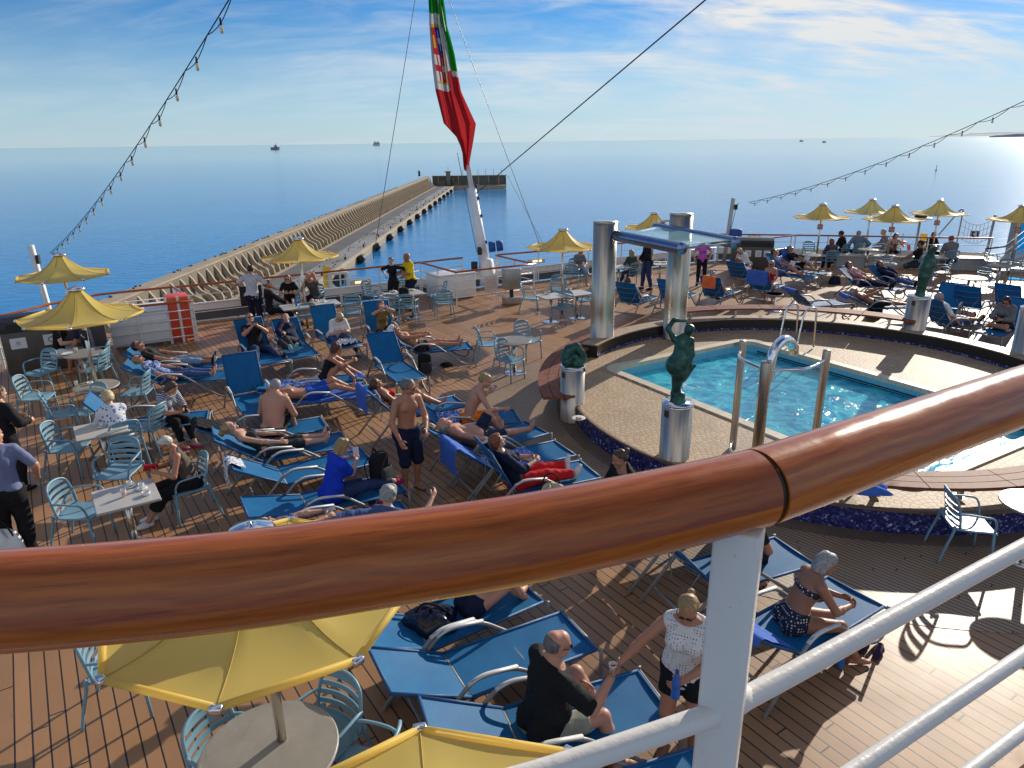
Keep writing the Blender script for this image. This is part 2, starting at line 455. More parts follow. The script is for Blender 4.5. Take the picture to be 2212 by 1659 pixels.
def platform():
    circ = [(PC[0] + 4.6 * math.cos(2 * PI * i / 96), PC[1] + 4.6 * math.sin(2 * PI * i / 96)) for i in range(96)]
    coping = rrect(-.13, .33); edge = rrect(.06, .26)
    mb = MB(); ringfill(mb, circ, coping, PZ)
    o = obj('pool_terrace', mb, cobble_mat()); tag(o, kind='structure')
    r = thing('terrace_riser', 'curved riser of speckled blue mosaic round the raised pool terrace', 'riser', (PC[0], PC[1], 0))
    mb = MB(); mb.ring(0, 0, 4.40, 4.598, .008, PZ - .012, 0, 2 * PI, 96)
    obj('mosaic_face', mb, mosaic_mat(), r)
    mb = MB(); mb.ring(0, 0, 4.585, 4.63, PZ - .03, PZ + .004, 0, 2 * PI, 96)
    obj('nosing', mb, mat('riser_nosing', (.16, .10, .06), .5), r)
    # low curb wall along the far half of the terrace, its shade painted in as near-black
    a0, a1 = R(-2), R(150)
    w = thing('curb_wall', 'low curved wall behind the pool, dark shaded band over a blue mosaic strip', 'wall', (PC[0], PC[1], 0))
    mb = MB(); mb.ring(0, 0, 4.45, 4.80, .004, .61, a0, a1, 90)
    obj('wall_body', mb, mat('curb_shade', (.014, .012, .011), .4), w)
    mb = MB(); mb.ring(0, 0, 4.43, 4.449, PZ + .002, PZ + .055, a0, a1, 90); obj('mosaic_strip', mb, mosaic_mat(), w)
    mb = MB(); mb.ring(0, 0, 4.44, 4.82, .611, .635, a0, a1, 90); obj('capping', mb, mat('curb_cap', (.36, .25, .16), .55, var=.25, scale=5), w)
    # coping and basin
    pool = thing('swimming_pool', 'rectangular swimming pool of turquoise water with cream coping', 'pool', (0, 0, 0))
    mb = MB(); ringfill(mb, coping, edge, PZ + .03)
    for lp, zz in ((coping, (PZ - .02, PZ + .03)), (edge, (PZ - .10, PZ + .03))):
        m = len(lp); mb.add([(x, y, zz[0]) for x, y in lp] + [(x, y, zz[1]) for x, y in lp], [[i, (i + 1) % m, m + (i + 1) % m, m + i] for i in range(m)])
    nb = NT('coping_stone'); s = nb.n('TexBrick'); s.inputs['Scale'].default_value = 1.6
    nb.l(nb.pos((1, 1, 1), (0, 0, R(-31))), s.inputs['Vector'])
    s.inputs['Color1'].default_value = (.62, .53, .38, 1); s.inputs['Color2'].default_value = (.56, .47, .33, 1); s.inputs['Mortar'].default_value = (.3, .24, .17, 1); s.inputs['Mortar Size'].default_value = .006
    nb.set(Base_Color=s.outputs['Color'], Roughness=.55)
    obj('coping', mb, nb.m, pool)
    tile = NT('pool_tile'); b = tile.n('TexBrick'); b.inputs['Scale'].default_value = 12; b.offset = 0; b.inputs['Brick Width'].default_value = .5
    b.inputs['Color1'].default_value = (.10, .42, .58, 1); b.inputs['Color2'].default_value = (.13, .47, .62, 1); b.inputs['Mortar'].default_value = (.3, .55, .62, 1); b.inputs['Mortar Size'].default_value = .01
    tile.l(tile.co('Object'), b.inputs['Vector']); tile.set(Base_Color=b.outputs['Color'], Roughness=.25)
    m = len(edge); mb = MB(); wl = rrect(.062, .26)
    mb.add([(x, y, -1.2) for x, y in wl] + [(x, y, PZ - .06) for x, y in wl], [[i, m + i, m + (i + 1) % m, (i + 1) % m] for i in range(m)] + [list(range(m))])
    obj('basin', mb, tile.m, pool)
    lines = MB()
    e1 = (PB - PA).normalized(); e2 = (PD - PA).normalized(); ctr = (PA + PB + PCC + PD) / 4
    W, Hh = (PB - PA).length / 2 - .075, (PD - PA).length / 2 - .075
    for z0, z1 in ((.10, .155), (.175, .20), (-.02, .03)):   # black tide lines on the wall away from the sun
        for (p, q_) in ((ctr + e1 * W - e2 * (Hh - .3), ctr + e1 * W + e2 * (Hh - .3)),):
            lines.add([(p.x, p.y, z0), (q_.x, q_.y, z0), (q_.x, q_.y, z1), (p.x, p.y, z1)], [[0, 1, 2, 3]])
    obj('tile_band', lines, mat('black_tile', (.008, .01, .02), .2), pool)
    for (u, v_) in ((-.55, 1), (.35, 1)):
        p = ctr + e1 * (-W + .004) + e2 * (u * Hh)
        k = MB(); k.lathe([(.0, .0), (.05, .0), (.05, .012), (0, .014)], 16)
        q_ = obj('inlet', k, mat('inlet_grey', (.18, .3, .36), .3), pool, (p.x, p.y, .24))
        q_.rotation_euler = Vector((e1.x, e1.y, 0)).to_track_quat('Z', 'Y').to_euler()
    # water: turquoise with caustic-like bright cells painted in, under a rippled mirror
    n = NT('pool_water'); n.t.nodes.remove(n.b)
    ps = n.pos()
    rp = n.noise(ps, 2.6, 3, .55, 1.4); rp2 = n.noise(ps, 8, 3, .6, .6)
    bump = n.n('Bump'); bump.inputs['Strength'].default_value = .75; bump.inputs['Distance'].default_value = .06
    n.l(n.math('ADD', rp, n.math('MULTIPLY', rp2, .30)), bump.inputs['Height'])
    vo = n.n('TexVoronoi', feature='SMOOTH_F1'); vo.inputs['Scale'].default_value = 3.4
    wv = n.n('VectorMath', operation='ADD'); n.l(ps, wv.inputs[0])
    nz = n.n('TexNoise'); nz.inputs['Scale'].default_value = 2.2; n.l(ps, nz.inputs['Vector'])
    sv = n.n('VectorMath', operation='SCALE'); n.l(nz.outputs['Color'], sv.inputs[0]); sv.inputs['Scale'].default_value = .8
    n.l(sv.outputs[0], wv.inputs[1]); n.l(wv.outputs[0], vo.inputs['Vector'])
    col = n.ramp(vo.outputs['Distance'], [(.10, (.005, .30, .52)), (.38, (.008, .50, .72)), (.55, (.07, .74, .86))])
    df = n.n('BsdfDiffuse'); n.l(col, df.inputs[0]); n.l(bump.outputs[0], df.inputs['Normal'])
    tr = n.n('BsdfTransparent'); tr.inputs[0].default_value = (.35, .85, .92, 1)
    gl = n.n('BsdfGlossy'); gl.inputs['Roughness'].default_value = .045; n.l(bump.outputs[0], gl.inputs['Normal'])
    fr = n.n('Fresnel'); fr.inputs[0].default_value = 1.33; n.l(bump.outputs[0], fr.inputs['Normal'])
    a = n.n('MixShader'); a.inputs[0].default_value = .84; n.l(tr.outputs[0], a.inputs[1]); n.l(df.outputs[0], a.inputs[2])
    bsh = n.n('MixShader'); n.l(n.math('MULTIPLY', fr.outputs[0], .36), bsh.inputs[0]); n.l(a.outputs[0], bsh.inputs[1]); n.l(gl.outputs[0], bsh.inputs[2])
    n.l(bsh.outputs[0], n.out.inputs[0])
    wv_ = rrect(.066, .26); mb = MB(); mb.add([(x, y, .14) for x, y in wv_], [list(range(len(wv_)))])
    obj('water_surface', mb, n.m, pool)
platform()

# ------------------------------------------------------------------ wooden benches along the curb
def bench_mat():
    n = NT('bench_teak'); s = n.co('Object')
    g = n.noise(n.co('Object', (3, 3, 3)), 3, 5, .6, 1.2)
    n.set(Base_Color=n.ramp(g, [(.3, (.15, .050, .032)), (.55, (.235, .088, .056)), (.75, (.29, .125, .082))]), Roughness=.62, Coat_Weight=.0)
    n.b.inputs['Specular IOR Level'].default_value = .15
    return n.m
BT = None
def bench(name_label, r0, r1, z, a0, a1, group):
    global BT
    BT = BT or bench_mat()
    b = thing('curved_bench', name_label, 'bench', (PC[0], PC[1], 0), 0, group)
    nsl = 3; w = (r1 - r0) / nsl; mb = MB()
    na = max(2, int(abs(a1 - a0) / R(13)))
    for i in range(nsl):
        for k in range(na):
            d = (a1 - a0) / na
            mb.ring(0, 0, r0 + i * w + .006, r0 + (i + 1) * w - .006, z - .045, z, a0 + k * d + R(.08), a0 + (k + 1) * d - R(.08), 6)
    obj('seat', mb, BT, b)
    for k in range(na):
        a = a0 + (a1 - a0) * (k + .5) / na; rm = (r0 + r1) / 2
        m2 = MB(); m2.box(0, 0, z - .15, .07, .05, .20, a); m2.box(0, 0, z - .058, r1 - r0 - .06, .06, .022, a); m2.box(0, 0, z - .245, .16, .09, .015, a)
        obj('support', m2, STEEL(), b, (rm * math.cos(a), rm * math.sin(a), 0))
bench('glossy curved wooden bench behind the crouching statue, bending round the left of the pool', 4.64, 5.22, .56, R(129), R(189), 'curved benches round the pool')
bench('long curved wooden bench on the wall beyond the pool ladders', 4.50, 4.95, .875, R(42), R(113), 'curved benches round the pool')
bench('curved wooden bench at the near right side of the pool, blue towel on its end', 4.02, 4.52, .63, R(-110), R(-54), 'curved benches round the pool')

# =================================================================== prototypes: chairs, loungers, tables, parasols
CHAIR_BLUE = mat('pale_blue_plastic', (.17, .315, .40), .42, var=.06, bump=.05, bscale=200)
def chair_proto():
    r = thing('armchair', 'x', 'chair')
    def yb(x, z): return -.205 - .075 * (z - .45) / .4 + .055 * (x / .23) ** 2
    mb = MB()
    def seat(u, v):
        x = (u - .5) * .455 * (1 - .06 * (1 - v)); y = -.215 + .45 * v
        return (x, y, .452 + .012 * (abs(u - .5) * 2) ** 2 - .02 * max(0, (v - .75) / .25) ** 2 - .008 * math.sin(PI * v))
    mb.grid(seat, 8, 8); mb.grid(lambda u, v: Vector(seat(1 - u, v)) - Vector((0, 0, .022)), 8, 8)
    rim = [seat(i / 8, 0) for i in range(8)] + [seat(1, i / 8) for i in range(8)] + [seat(1 - i / 8, 1) for i in range(8)] + [seat(0, 1 - i / 8) for i in range(8)]
    mb.tube([Vector(p) - Vector((0, 0, .011)) for p in rim], .0125, 6, closed=True)
    obj('seat', mb, CHAIR_BLUE, r)
    mb = MB()
    prof = [(-.222, .47), (-.228, .60), (-.215, .74), (-.185, .815), (-.10, .85), (0, .858), (.10, .85), (.185, .815), (.215, .74), (.228, .60), (.222, .47)]
    pp = bez([(x, yb(x, z), z) for x, z in prof], 3)
    mb.tube(pp, .0155, 7)
    for zc, hw, w in ((.495, .016, .222), (.575, .02, .225), (.652, .02, .222), (.728, .02, .212), (.815, .028, .17)):
        def sl(u, v, sgn=1):
            x = (u - .5) * 2 * w; z = zc + (v - .5) * 2 * hw
            return (x, yb(x, z) + sgn * .006, z)
        mb.grid(lambda u, v: sl(u, v, 1), 8, 1); mb.grid(lambda u, v: sl(1 - u, v, -1), 8, 1)
        for s_ in (0, 1):
            mb.grid(lambda u, v: sl(u if s_ else 1 - u, s_, 1 - 2 * v), 8, 1)
    obj('backrest', mb, CHAIR_BLUE, r)
    for s in (-1, 1):
        mb = MB(); mb.tube(bez([(s * .222, -.215, .50), (s * .226, -.225, .40), (s * .236, -.285, .18), (s * .245, -.325, .0)], 3), [.017] * 4 + [.016] * 3 + [.0145] * 3, 7)
        obj('leg', mb, CHAIR_BLUE, r)
        mb = MB(); mb.tube([(s * .222, .205, .45), (s * .232, .222, .22), (s * .238, .232, 0)], [.018, .016, .0145], 7)
        obj('leg', mb, CHAIR_BLUE, r)
        mb = MB(); mb.tube(bez([(s * .226, -.20, .655), (s * .252, -.10, .668), (s * .268, .05, .662), (s * .266, .155, .645), (s * .245, .20, .56), (s * .222, .208, .45)], 4), .0155, 7, flat=.8)
        obj('armrest', mb, CHAIR_BLUE, r)
    return r
def sling_mat():
    n = NT('blue_sling_mesh'); n.t.nodes.remove(n.b)
    p = n.co('Object'); s = n.n('SeparateXYZ'); n.l(p, s.inputs[0])
    f = n.math('FRACT', n.math('MULTIPLY', s.outputs[1], 62.0))
    g = n.math('FRACT', n.math('MULTIPLY', s.outputs[0], 90.0))
    st = n.ramp(f, [(.0, .0), (.35, 1.0), (.7, 1.0), (1.0, .0)])
    big = n.noise(p, 5, 4)
    base = n.mix(n.ramp(big, [(.3, 0.0), (.7, 1.0)]), (.003, .150, .37), (.006, .20, .44))
    c = n.mix(st, n.mix(.5, base, (.004, .05, .16)), base)
    c = n.mix(n.ramp(n.noise(p, 16, 4, .7, 2), [(.66, 0.0), (.74, .22)]), c, (.25, .42, .55))
    pb = n.n('BsdfPrincipled'); n.l(c, pb.inputs['Base Color']); pb.inputs['Roughness'].default_value = .58
    pb.inputs['Specular IOR Level'].default_value = .3
    bp = n.n('Bump'); bp.inputs['Strength'].default_value = .35; bp.inputs['Distance'].default_value = .003; n.l(st, bp.inputs['Height']); n.l(bp.outputs[0], pb.inputs['Normal'])
    tr = n.n('BsdfTranslucent'); n.l(n.mix(.5, base, (.03, .30, .75)), tr.inputs[0])
    mx = n.n('MixShader'); mx.inputs[0].default_value = .22
    n.l(pb.outputs[0], mx.inputs[1]); n.l(tr.outputs[0], mx.inputs[2])
    n.l(mx.outputs[0], n.out.inputs[0]); return n.m
SLING = sling_mat()
LG = .385                     # height of a lounger's seat
def lounger_proto():
    r = thing('sun_lounger', 'x', 'sun lounger')
    W = .31; Ls = 1.24; g = GREY(); pale = mat('pale_armrest', (.62, .62, .60), .4, var=.06)
    mb = MB()
    f = lambda u, v: ((u - .5) * 2 * (W - .005), .012 + v * Ls, LG - .022 * math.sin(PI * u) * (0.4 + .6 * math.sin(PI * min(1, v * 1.05))))
    mb.grid(f, 8, 14); mb.grid(lambda u, v: Vector(f(1 - u, v)) - Vector((0, 0, .006)), 8, 14)
    obj('seat_sling', mb, SLING, r)
    mb = MB()
    for s in (-1, 1): mb.tube([(s * W, 0, LG), (s * W, Ls + .01, LG)], .017, 8, mi=1)
    mb.tube([(-W, Ls + .012, LG), (W, Ls + .012, LG)], .016, 8, mi=1); mb.tube([(-W, -.004, LG - .012), (W, -.004, LG - .012)], .014, 6)
    mb.tube([(-W, .62, LG - .03), (W, .62, LG - .03)], .012, 6)
    edge = mat('sling_edge', (.004, .075, .21), .6); obj('seat_frame', mb, [g, edge], r)
    for s in (-1, 1):
        x = s * (W + .035)
        pts = fillet([(x, -.56, .0), (x, -.03, .565), (x, .10, .60), (x, .40, .565), (x, 1.02, .075), (x, 1.20, .02), (x, 1.295, .07), (x, 1.285, LG + .012)], .12, 4)
        mb = MB(); mb.tube(pts, .019, 8); obj('side_frame', mb, g, r)
        mb = MB(); mb.tube(fillet([(x, -.045, .556), (x, .09, .612), (x, .42, .566)], .10, 4), .023, 8, flat=.55, up=(0, 0, 1)); obj('armrest', mb, pale, r)
    for (y_, z_, r_) in ((-.40, .17, .016), (1.285, LG - .02, .014)):
        mb = MB(); mb.tube([(-W - .035, y_, z_), (W + .035, y_, z_)], r_, 8); obj('crossbar', mb, g, r)
    b = MB(); Lb = .74
    f2 = lambda u, v: ((u - .5) * 2 * (W - .008), -.015 - v * Lb, -.02 * math.sin(PI * u) * math.sin(PI * v))
    b.grid(lambda u, v: f2(1 - u, v), 8, 10); b.grid(lambda u, v: Vector(f2(u, v)) - Vector((0, 0, .006)), 8, 10)
    back = obj('backrest', b, SLING, r, (0, 0, LG))
    m2 = MB()
    for s in (-1, 1):
        m2.tube([(s * (W - .004), 0, 0), (s * (W - .004), -Lb - .02, 0)], .016, 8, mi=1)
    m2.tube([(-W, -Lb - .018, 0), (W, -Lb - .018, 0)], .015, 8, mi=1)
    for y in (.22, .42, .60): m2.tube(bez([(-W, -y, -.006), (0, -y, -.05), (W, -y, -.006)], 4), .006, 5)
    m2.tube([(-W + .03, -.40, -.01), (-.13, -.18, -.24), (.13, -.18, -.24), (W - .03, -.40, -.01)], .007, 5)
    obj('back_frame', m2, [g, edge], back)
    return r
def stone_mat():
    n = NT('table_laminate'); p = n.co('Object'); sp = n.noise(p, 170, 2)
    c = n.mix(n.ramp(n.noise(p, 6, 4), [(.3, 0.0), (.7, 1.0)]), (.46, .43, .38), (.53, .50, .45))
    c = n.mix(n.ramp(sp, [(.62, 0.0), (.70, .5)]), c, (.28, .25, .21))
    c = n.mix(n.ramp(n.noise(p, 14, 3, .6, 1), [(.68, 0.0), (.72, .35)]), c, (.75, .73, .69))
    n.set(Base_Color=c, Roughness=.27); return n.m
STONE = stone_mat()
EDGE = mat('table_edge', (.36, .34, .31), .4, var=.08)
def table_proto(kind):
    r = thing({'round': 'round_table', 'square': 'square_table', 'long': 'long_table', 'low': 'side_table', 'big': 'round_table'}[kind], 'x', 'table')
    top = .742; mb = MB()
    if kind in ('round', 'low', 'big'):
        rad = {'round': .38, 'low': .25, 'big': .48}[kind]; top = {'round': .742, 'low': .52, 'big': .742}[kind]
        mb.lathe([(0, top - .03), (rad - .015, top - .03), (rad, top - .02), (rad, top - .008), (rad - .008, top)], 48, mi=1)
        mb.lathe([(rad - .008, top), (0, top)], 48, mi=0, smooth=False)
    else:
        sx, sy = (.70, .70) if kind == 'square' else (1.25, .72)
        mb.box(0, 0, top - .017, sx, sy, .030, mi=1, bev=.008); mb.box(0, 0, top - .006, sx - .016, sy - .016, .013, mi=0)
    obj('table_top', mb, [STONE, EDGE], r)
    if kind == 'long':
        for x in (-.32, .32):
            mb = MB(); mb.lathe([(.036, .02), (.036, top - .032)], 16, (x, 0, 0)); obj('column', mb, STEEL(), r)
            mb = MB(); mb.lathe([(0, 0), (.22, 0), (.225, .01), (.20, .02), (.05, .028), (0, .03)], 32, (x, 0, 0)); obj('base', mb, CHROME(), r)
    else:
        mb = MB(); mb.lathe([(.042, .02), (.042, top - .032)], 16); obj('column', mb, STEEL(), r)
        mb = MB(); mb.lathe([(0, 0), (.24, 0), (.245, .01), (.22, .02), (.06, .028), (0, .03)], 36); obj('base', mb, CHROME(), r)
    return r
def canopy_mat():
    n = NT('yellow_canvas'); n.t.nodes.remove(n.b); p = n.co('Object')
    big = n.noise(p, 2.2, 5, .6)
    c = n.mix(n.ramp(big, [(.35, 0.0), (.7, 1.0)]), (.92, .68, .12), (.97, .76, .17))
    c = n.mix(n.ramp(n.noise(p, 24, 2), [(.70, 0.0), (.76, .25)]), c, (.45, .32, .09))
    pb = n.n('BsdfPrincipled'); n.l(c, pb.inputs['Base Color']); pb.inputs['Roughness'].default_value = .55; pb.inputs['Sheen Weight'].default_value = .15
    bp = n.n('Bump'); bp.inputs['Strength'].default_value = .12; bp.inputs['Distance'].default_value = .003; n.l(n.noise(p, 240, 2), bp.inputs['Height']); n.l(bp.outputs[0], pb.inputs['Normal'])
    tr = n.n('BsdfTranslucent'); tr.inputs[0].default_value = (.98, .80, .38, 1)
    mx = n.n('MixShader'); mx.inputs[0].default_value = .55
    n.l(pb.outputs[0], mx.inputs[1]); n.l(tr.outputs[0], mx.inputs[2]); n.l(mx.outputs[0], n.out.inputs[0]); return n.m
CANVAS = canopy_mat()
def parasol_proto():
    r = thing('parasol', 'x', 'parasol'); RR = 1.0; HZ = 1.97
    def prof(t): return HZ + .45 * (1 - t) ** 2.6        # t: 0 apex ring .. 1 hem
    mb = MB(); K = 8; nv = 12; sub = 6
    def P(a, t):
        k = a / (2 * PI / K); fk = k - math.floor(k); aa = (fk - .5) * 2 * PI / K
        rad = .10 + (RR - .10) * t
        chord = rad * math.cos(PI / K) / math.cos(aa)
        sag = .016 * (1 - (2 * abs(fk - .5)) ** 2) * math.sin(PI * t * .8)
        return (chord * math.cos(a), chord * math.sin(a), prof(t) - sag)
    n = K * sub
    vs = [P(2 * PI * i / n, j / nv) for j in range(nv + 1) for i in range(n)]
    fs = [[j * n + i, (j + 1) * n + i, (j + 1) * n + (i + 1) % n, j * n + (i + 1) % n] for j in range(nv) for i in range(n)]
    mb.add(vs, fs, 0, True)
    can = obj('canopy', mb, CANVAS, r)
    seam = MB()
    for k in range(K): seam.tube([Vector(P(2 * PI * k / K, j / nv)) + Vector((0, 0, .002)) for j in range(nv + 1)], .0042, 4)
    obj('seam', seam, mat('canvas_seam', (.45, .29, .05), .6), can)
    hem = MB()
    pts = [Vector((RR * math.cos(2 * PI * k / K), RR * math.sin(2 * PI * k / K), HZ - .005)) for k in range(K)]
    for k in range(K): hem.tube([pts[k], pts[(k + 1) % K]], .023, 8)
    obj('hem', hem, CANVAS, can)
    for k in range(K):
        a = 2 * PI * k / K
        m2 = MB(); m2.box(RR * 1.005, 0, HZ - .006, .055, .075, .045, bev=.012, M=Matrix.Rotation(a, 4, 'Z'))
        obj('corner_cap', m2, CHROME(), r)
    cap = MB(); z = prof(0)
    cap.lathe([(.10, z - .03), (.105, z + .01), (.15, z + .015), (.155, z + .03), (.13, z + .055), (.05, z + .075), (.012, z + .08), (.008, z + .10), (0, z + .102)], 28)
    obj('top_cap', cap, CHROME(), r)
    m2 = MB(); m2.lathe([(.034, .02), (.034, z + .01)], 16); obj('pole', m2, STEEL(), r)
    ribs = MB()
    for k in range(K):
        a = 2 * PI * k / K
        ribs.tube([(.05 * math.cos(a), .05 * math.sin(a), 1.98), (.62 * math.cos(a), .62 * math.sin(a), prof(.5) - .03)], .009, 5)
        ribs.tube([Vector(P(a, t)) - Vector((0, 0, .02)) for t in (.05, .3, .55, .8, 1)], .009, 5)
    obj('rib_frame', ribs, STEEL(), r)
    return r
PROTO = {}
def place(key, make, loc, rz, label, group):
    if key not in PROTO:
        r = make(); PROTO[key] = r; r.location = loc; r.rotation_euler = (0, 0, rz); tag(r, label, None, group); return r
    return dup(PROTO[key], loc, rz, label, group)
def az2rz(az): return -R(az)          # clockwise from +Y -> rotation about Z of a thing that faces +Y
def chair(p, az, label): return place('chair', chair_proto, (p[0], p[1], 0), az2rz(az), label, 'pale blue slatted armchairs')
LSPOT = {}
def lounger(key, a, b, back, label, anchor='foot', shift=(0, 0)):
    """a: hinge point, b: foot-end point (plan); the length is the lounger's own"""
    d = Vector((b[0] - a[0], b[1] - a[1])); u = d.normalized()
    if anchor == 'foot': o = Vector(b) - u * 1.25
    elif anchor == 'hinge': o = Vector(a)
    else: o = (Vector(a) + Vector(b)) / 2 - u * .625
    o = o + Vector((-u.y, u.x)) * shift[0] + u * shift[1]
    rz = math.atan2(u.y, u.x) - PI / 2
    r = place('lounger', lounger_proto, (o.x, o.y, 0), rz, label, 'blue sling sun loungers')
    for ch in r.children:
        if ch.name.startswith('backrest'): ch.rotation_euler = (-R(back), 0, 0)
    LSPOT[key] = (o.x, o.y, rz, back); return r
def table(kind, p, rz, label): return place('table_' + kind, lambda: table_proto(kind), (p[0], p[1], 0), R(rz), label, 'stone-topped tables')
def parasol(p, rz, label): return place('parasol', parasol_proto, (p[0], p[1], 0), R(rz), label, 'yellow parasols')

# =================================================================== railings
TEAK = None
def teak_mat(name='teak_rail', dark=1.0):
    n = NT(name); c = n.co('UV')
    s = n.n('SeparateXYZ'); n.l(c, s.inputs[0])
    cb = n.n('CombineXYZ'); n.l(n.math('MULTIPLY', s.outputs[0], 2.2), cb.inputs[0]); n.l(n.math('MULTIPLY', s.outputs[1], 26.0), cb.inputs[1])
    wob = n.noise(c, 3.0, 3, .5)
    cb2 = n.n('CombineXYZ'); n.l(n.math('MULTIPLY', s.outputs[0], .55), cb2.inputs[0]); n.l(n.math('ADD', n.math('MULTIPLY', s.outputs[1], 11.0), n.math('MULTIPLY', wob, .9)), cb2.inputs[1])
    wv = n.n('TexWave', wave_type='BANDS', bands_direction='Y'); wv.inputs['Scale'].default_value = 1.9; wv.inputs['Distortion'].default_value = 5.5; wv.inputs['Detail'].default_value = 3; wv.inputs['Detail Scale'].default_value = .7; n.l(cb2.outputs[0], wv.inputs['Vector'])
    fig = n.math('ADD', n.math('MULTIPLY', wv.outputs['Fac'], .10), n.math('MULTIPLY', n.noise(cb2.outputs[0], 1.1, 5, .6, 1.0), .90))
    cbf = n.n('CombineXYZ'); n.l(n.math('MULTIPLY', s.outputs[0], 14.0), cbf.inputs[0]); n.l(n.math('MULTIPLY', s.outputs[1], 260.0), cbf.inputs[1])
    fine = n.noise(cbf.outputs[0], 1, 3, .6); mid = n.noise(cb.outputs[0], 1.6, 5, .65, .8)
    c = n.ramp(fig, [(.25, tuple(dark * x for x in (.24, .050, .009))), (.48, tuple(dark * x for x in (.40, .094, .013))), (.62, tuple(dark * x for x in (.52, .145, .020))), (.8, tuple(dark * x for x in (.38, .092, .014)))])
    c = n.mix(n.ramp(mid, [(.45, 0.0), (.75, .55)]), c, (.17, .036, .008))
    c = n.mix(n.math('MULTIPLY', n.ramp(fine, [(.5, 0.0), (.75, 1.0)]), .45), c, (.05, .014, .005))
    dust = n.noise(n.co('Object'), 130, 3, .7)
    n.set(Base_Color=c, Roughness=n.ramp(n.noise(n.co('Object'), 11, 4, .6), [(.3, .16), (.7, .34)]), Coat_Weight=.26, Coat_Roughness=.06)
    n.b.inputs['Specular IOR Level'].default_value = .32
    n.bump(n.math('ADD', n.math('MULTIPLY', fine, .6), n.math('MULTIPLY', dust, .5)), .10, .002); return n.m
def uv_tube(pts, rx, rz_, n=28, seg=10):
    """varnished handrail of oval section with UVs: u along (m), v round (m)"""
    pts = [Vector(p) for p in pts]; P = []
    for i in range(len(pts) - 1):
        for k in range(seg): P.append(pts[i].lerp(pts[i + 1], k / seg))
    P.append(pts[-1])
    me = bpy.data.meshes.new('rail'); vs = []; fs = []; uv = []; L = 0
    Ls = [0]
    for i in range(1, len(P)): L += (P[i] - P[i - 1]).length; Ls.append(L)
    for i, p in enumerate(P):
        t = (P[min(i + 1, len(P) - 1)] - P[max(i - 1, 0)]).normalized(); sd = Vector((t.y, -t.x, 0)).normalized(); up = sd.cross(t)
        if up.z < 0: up = -up
        for k in range(n + 1):
            a = 2 * PI * k / n; vs.append(p + sd * (rx * math.cos(a)) + up * (rz_ * math.sin(a)))
    per = PI * (rx + rz_); m = n + 1
    for i in range(len(P) - 1):
        for k in range(n):
            fs.append((i * m + k, i * m + k + 1, (i + 1) * m + k + 1, (i + 1) * m + k))
            uv += [(Ls[i], per * k / n), (Ls[i], per * (k + 1) / n), (Ls[i + 1], per * (k + 1) / n), (Ls[i + 1], per * k / n)]
    nside = len(fs)
    b0 = len(vs); vs += vs[:n] + vs[(len(P) - 1) * m:(len(P) - 1) * m + n]
    fs.append(tuple(b0 + k for k in range(n))); fs.append(tuple(b0 + n + k for k in range(n)))
    uv += [(0, 0)] * n * 2
    me.from_pydata(vs, [], fs); lay = me.uv_layers.new(name='UVMap')
    lay.data.foreach_set('uv', [c for w in uv for c in w])
    for i, p in enumerate(me.polygons): p.use_smooth = i < nside
    me.update(); return me
def railing(label, pts, top=1.08, bars=(.30, .55, .80), gap=1.5, teak=True, z0=0.0, group='railings round the pool deck', rr=.013, post=.021):
    global TEAK
    TEAK = TEAK or teak_mat()
    p0 = Vector((pts[0][0], pts[0][1], 0)); r = thing('railing', label, 'railing', (p0.x, p0.y, 0), 0, group)
    L = [Vector((x, y, 0)) - p0 for x, y in pts]
    if teak: obj('handrail', uv_tube([p + Vector((0, 0, top)) for p in L], .042, .032, 12, 3), TEAK, r)
    else:
        mb = MB(); mb.tube([p + Vector((0, 0, top)) for p in L], .022, 8); obj('handrail', mb, WHITE(), r)
    for b in bars:
        mb = MB(); mb.tube([p + Vector((0, 0, b)) for p in L], rr, 6); obj('bar', mb, WHITE(), r)
    for i in range(len(L) - 1):
        a, b = L[i], L[i + 1]; d = (b - a).length; k = max(1, round(d / gap))
        for j in range(k + (1 if i == len(L) - 2 else 0)):
            p = a.lerp(b, j / k); mb = MB(); mb.box(p.x, p.y, (top - .02 + z0) / 2, post * 2, post * 1.3, top - .02 - z0, math.atan2(b.y - a.y, b.x - a.x)); obj('post', mb, WHITE(), r)
    return r

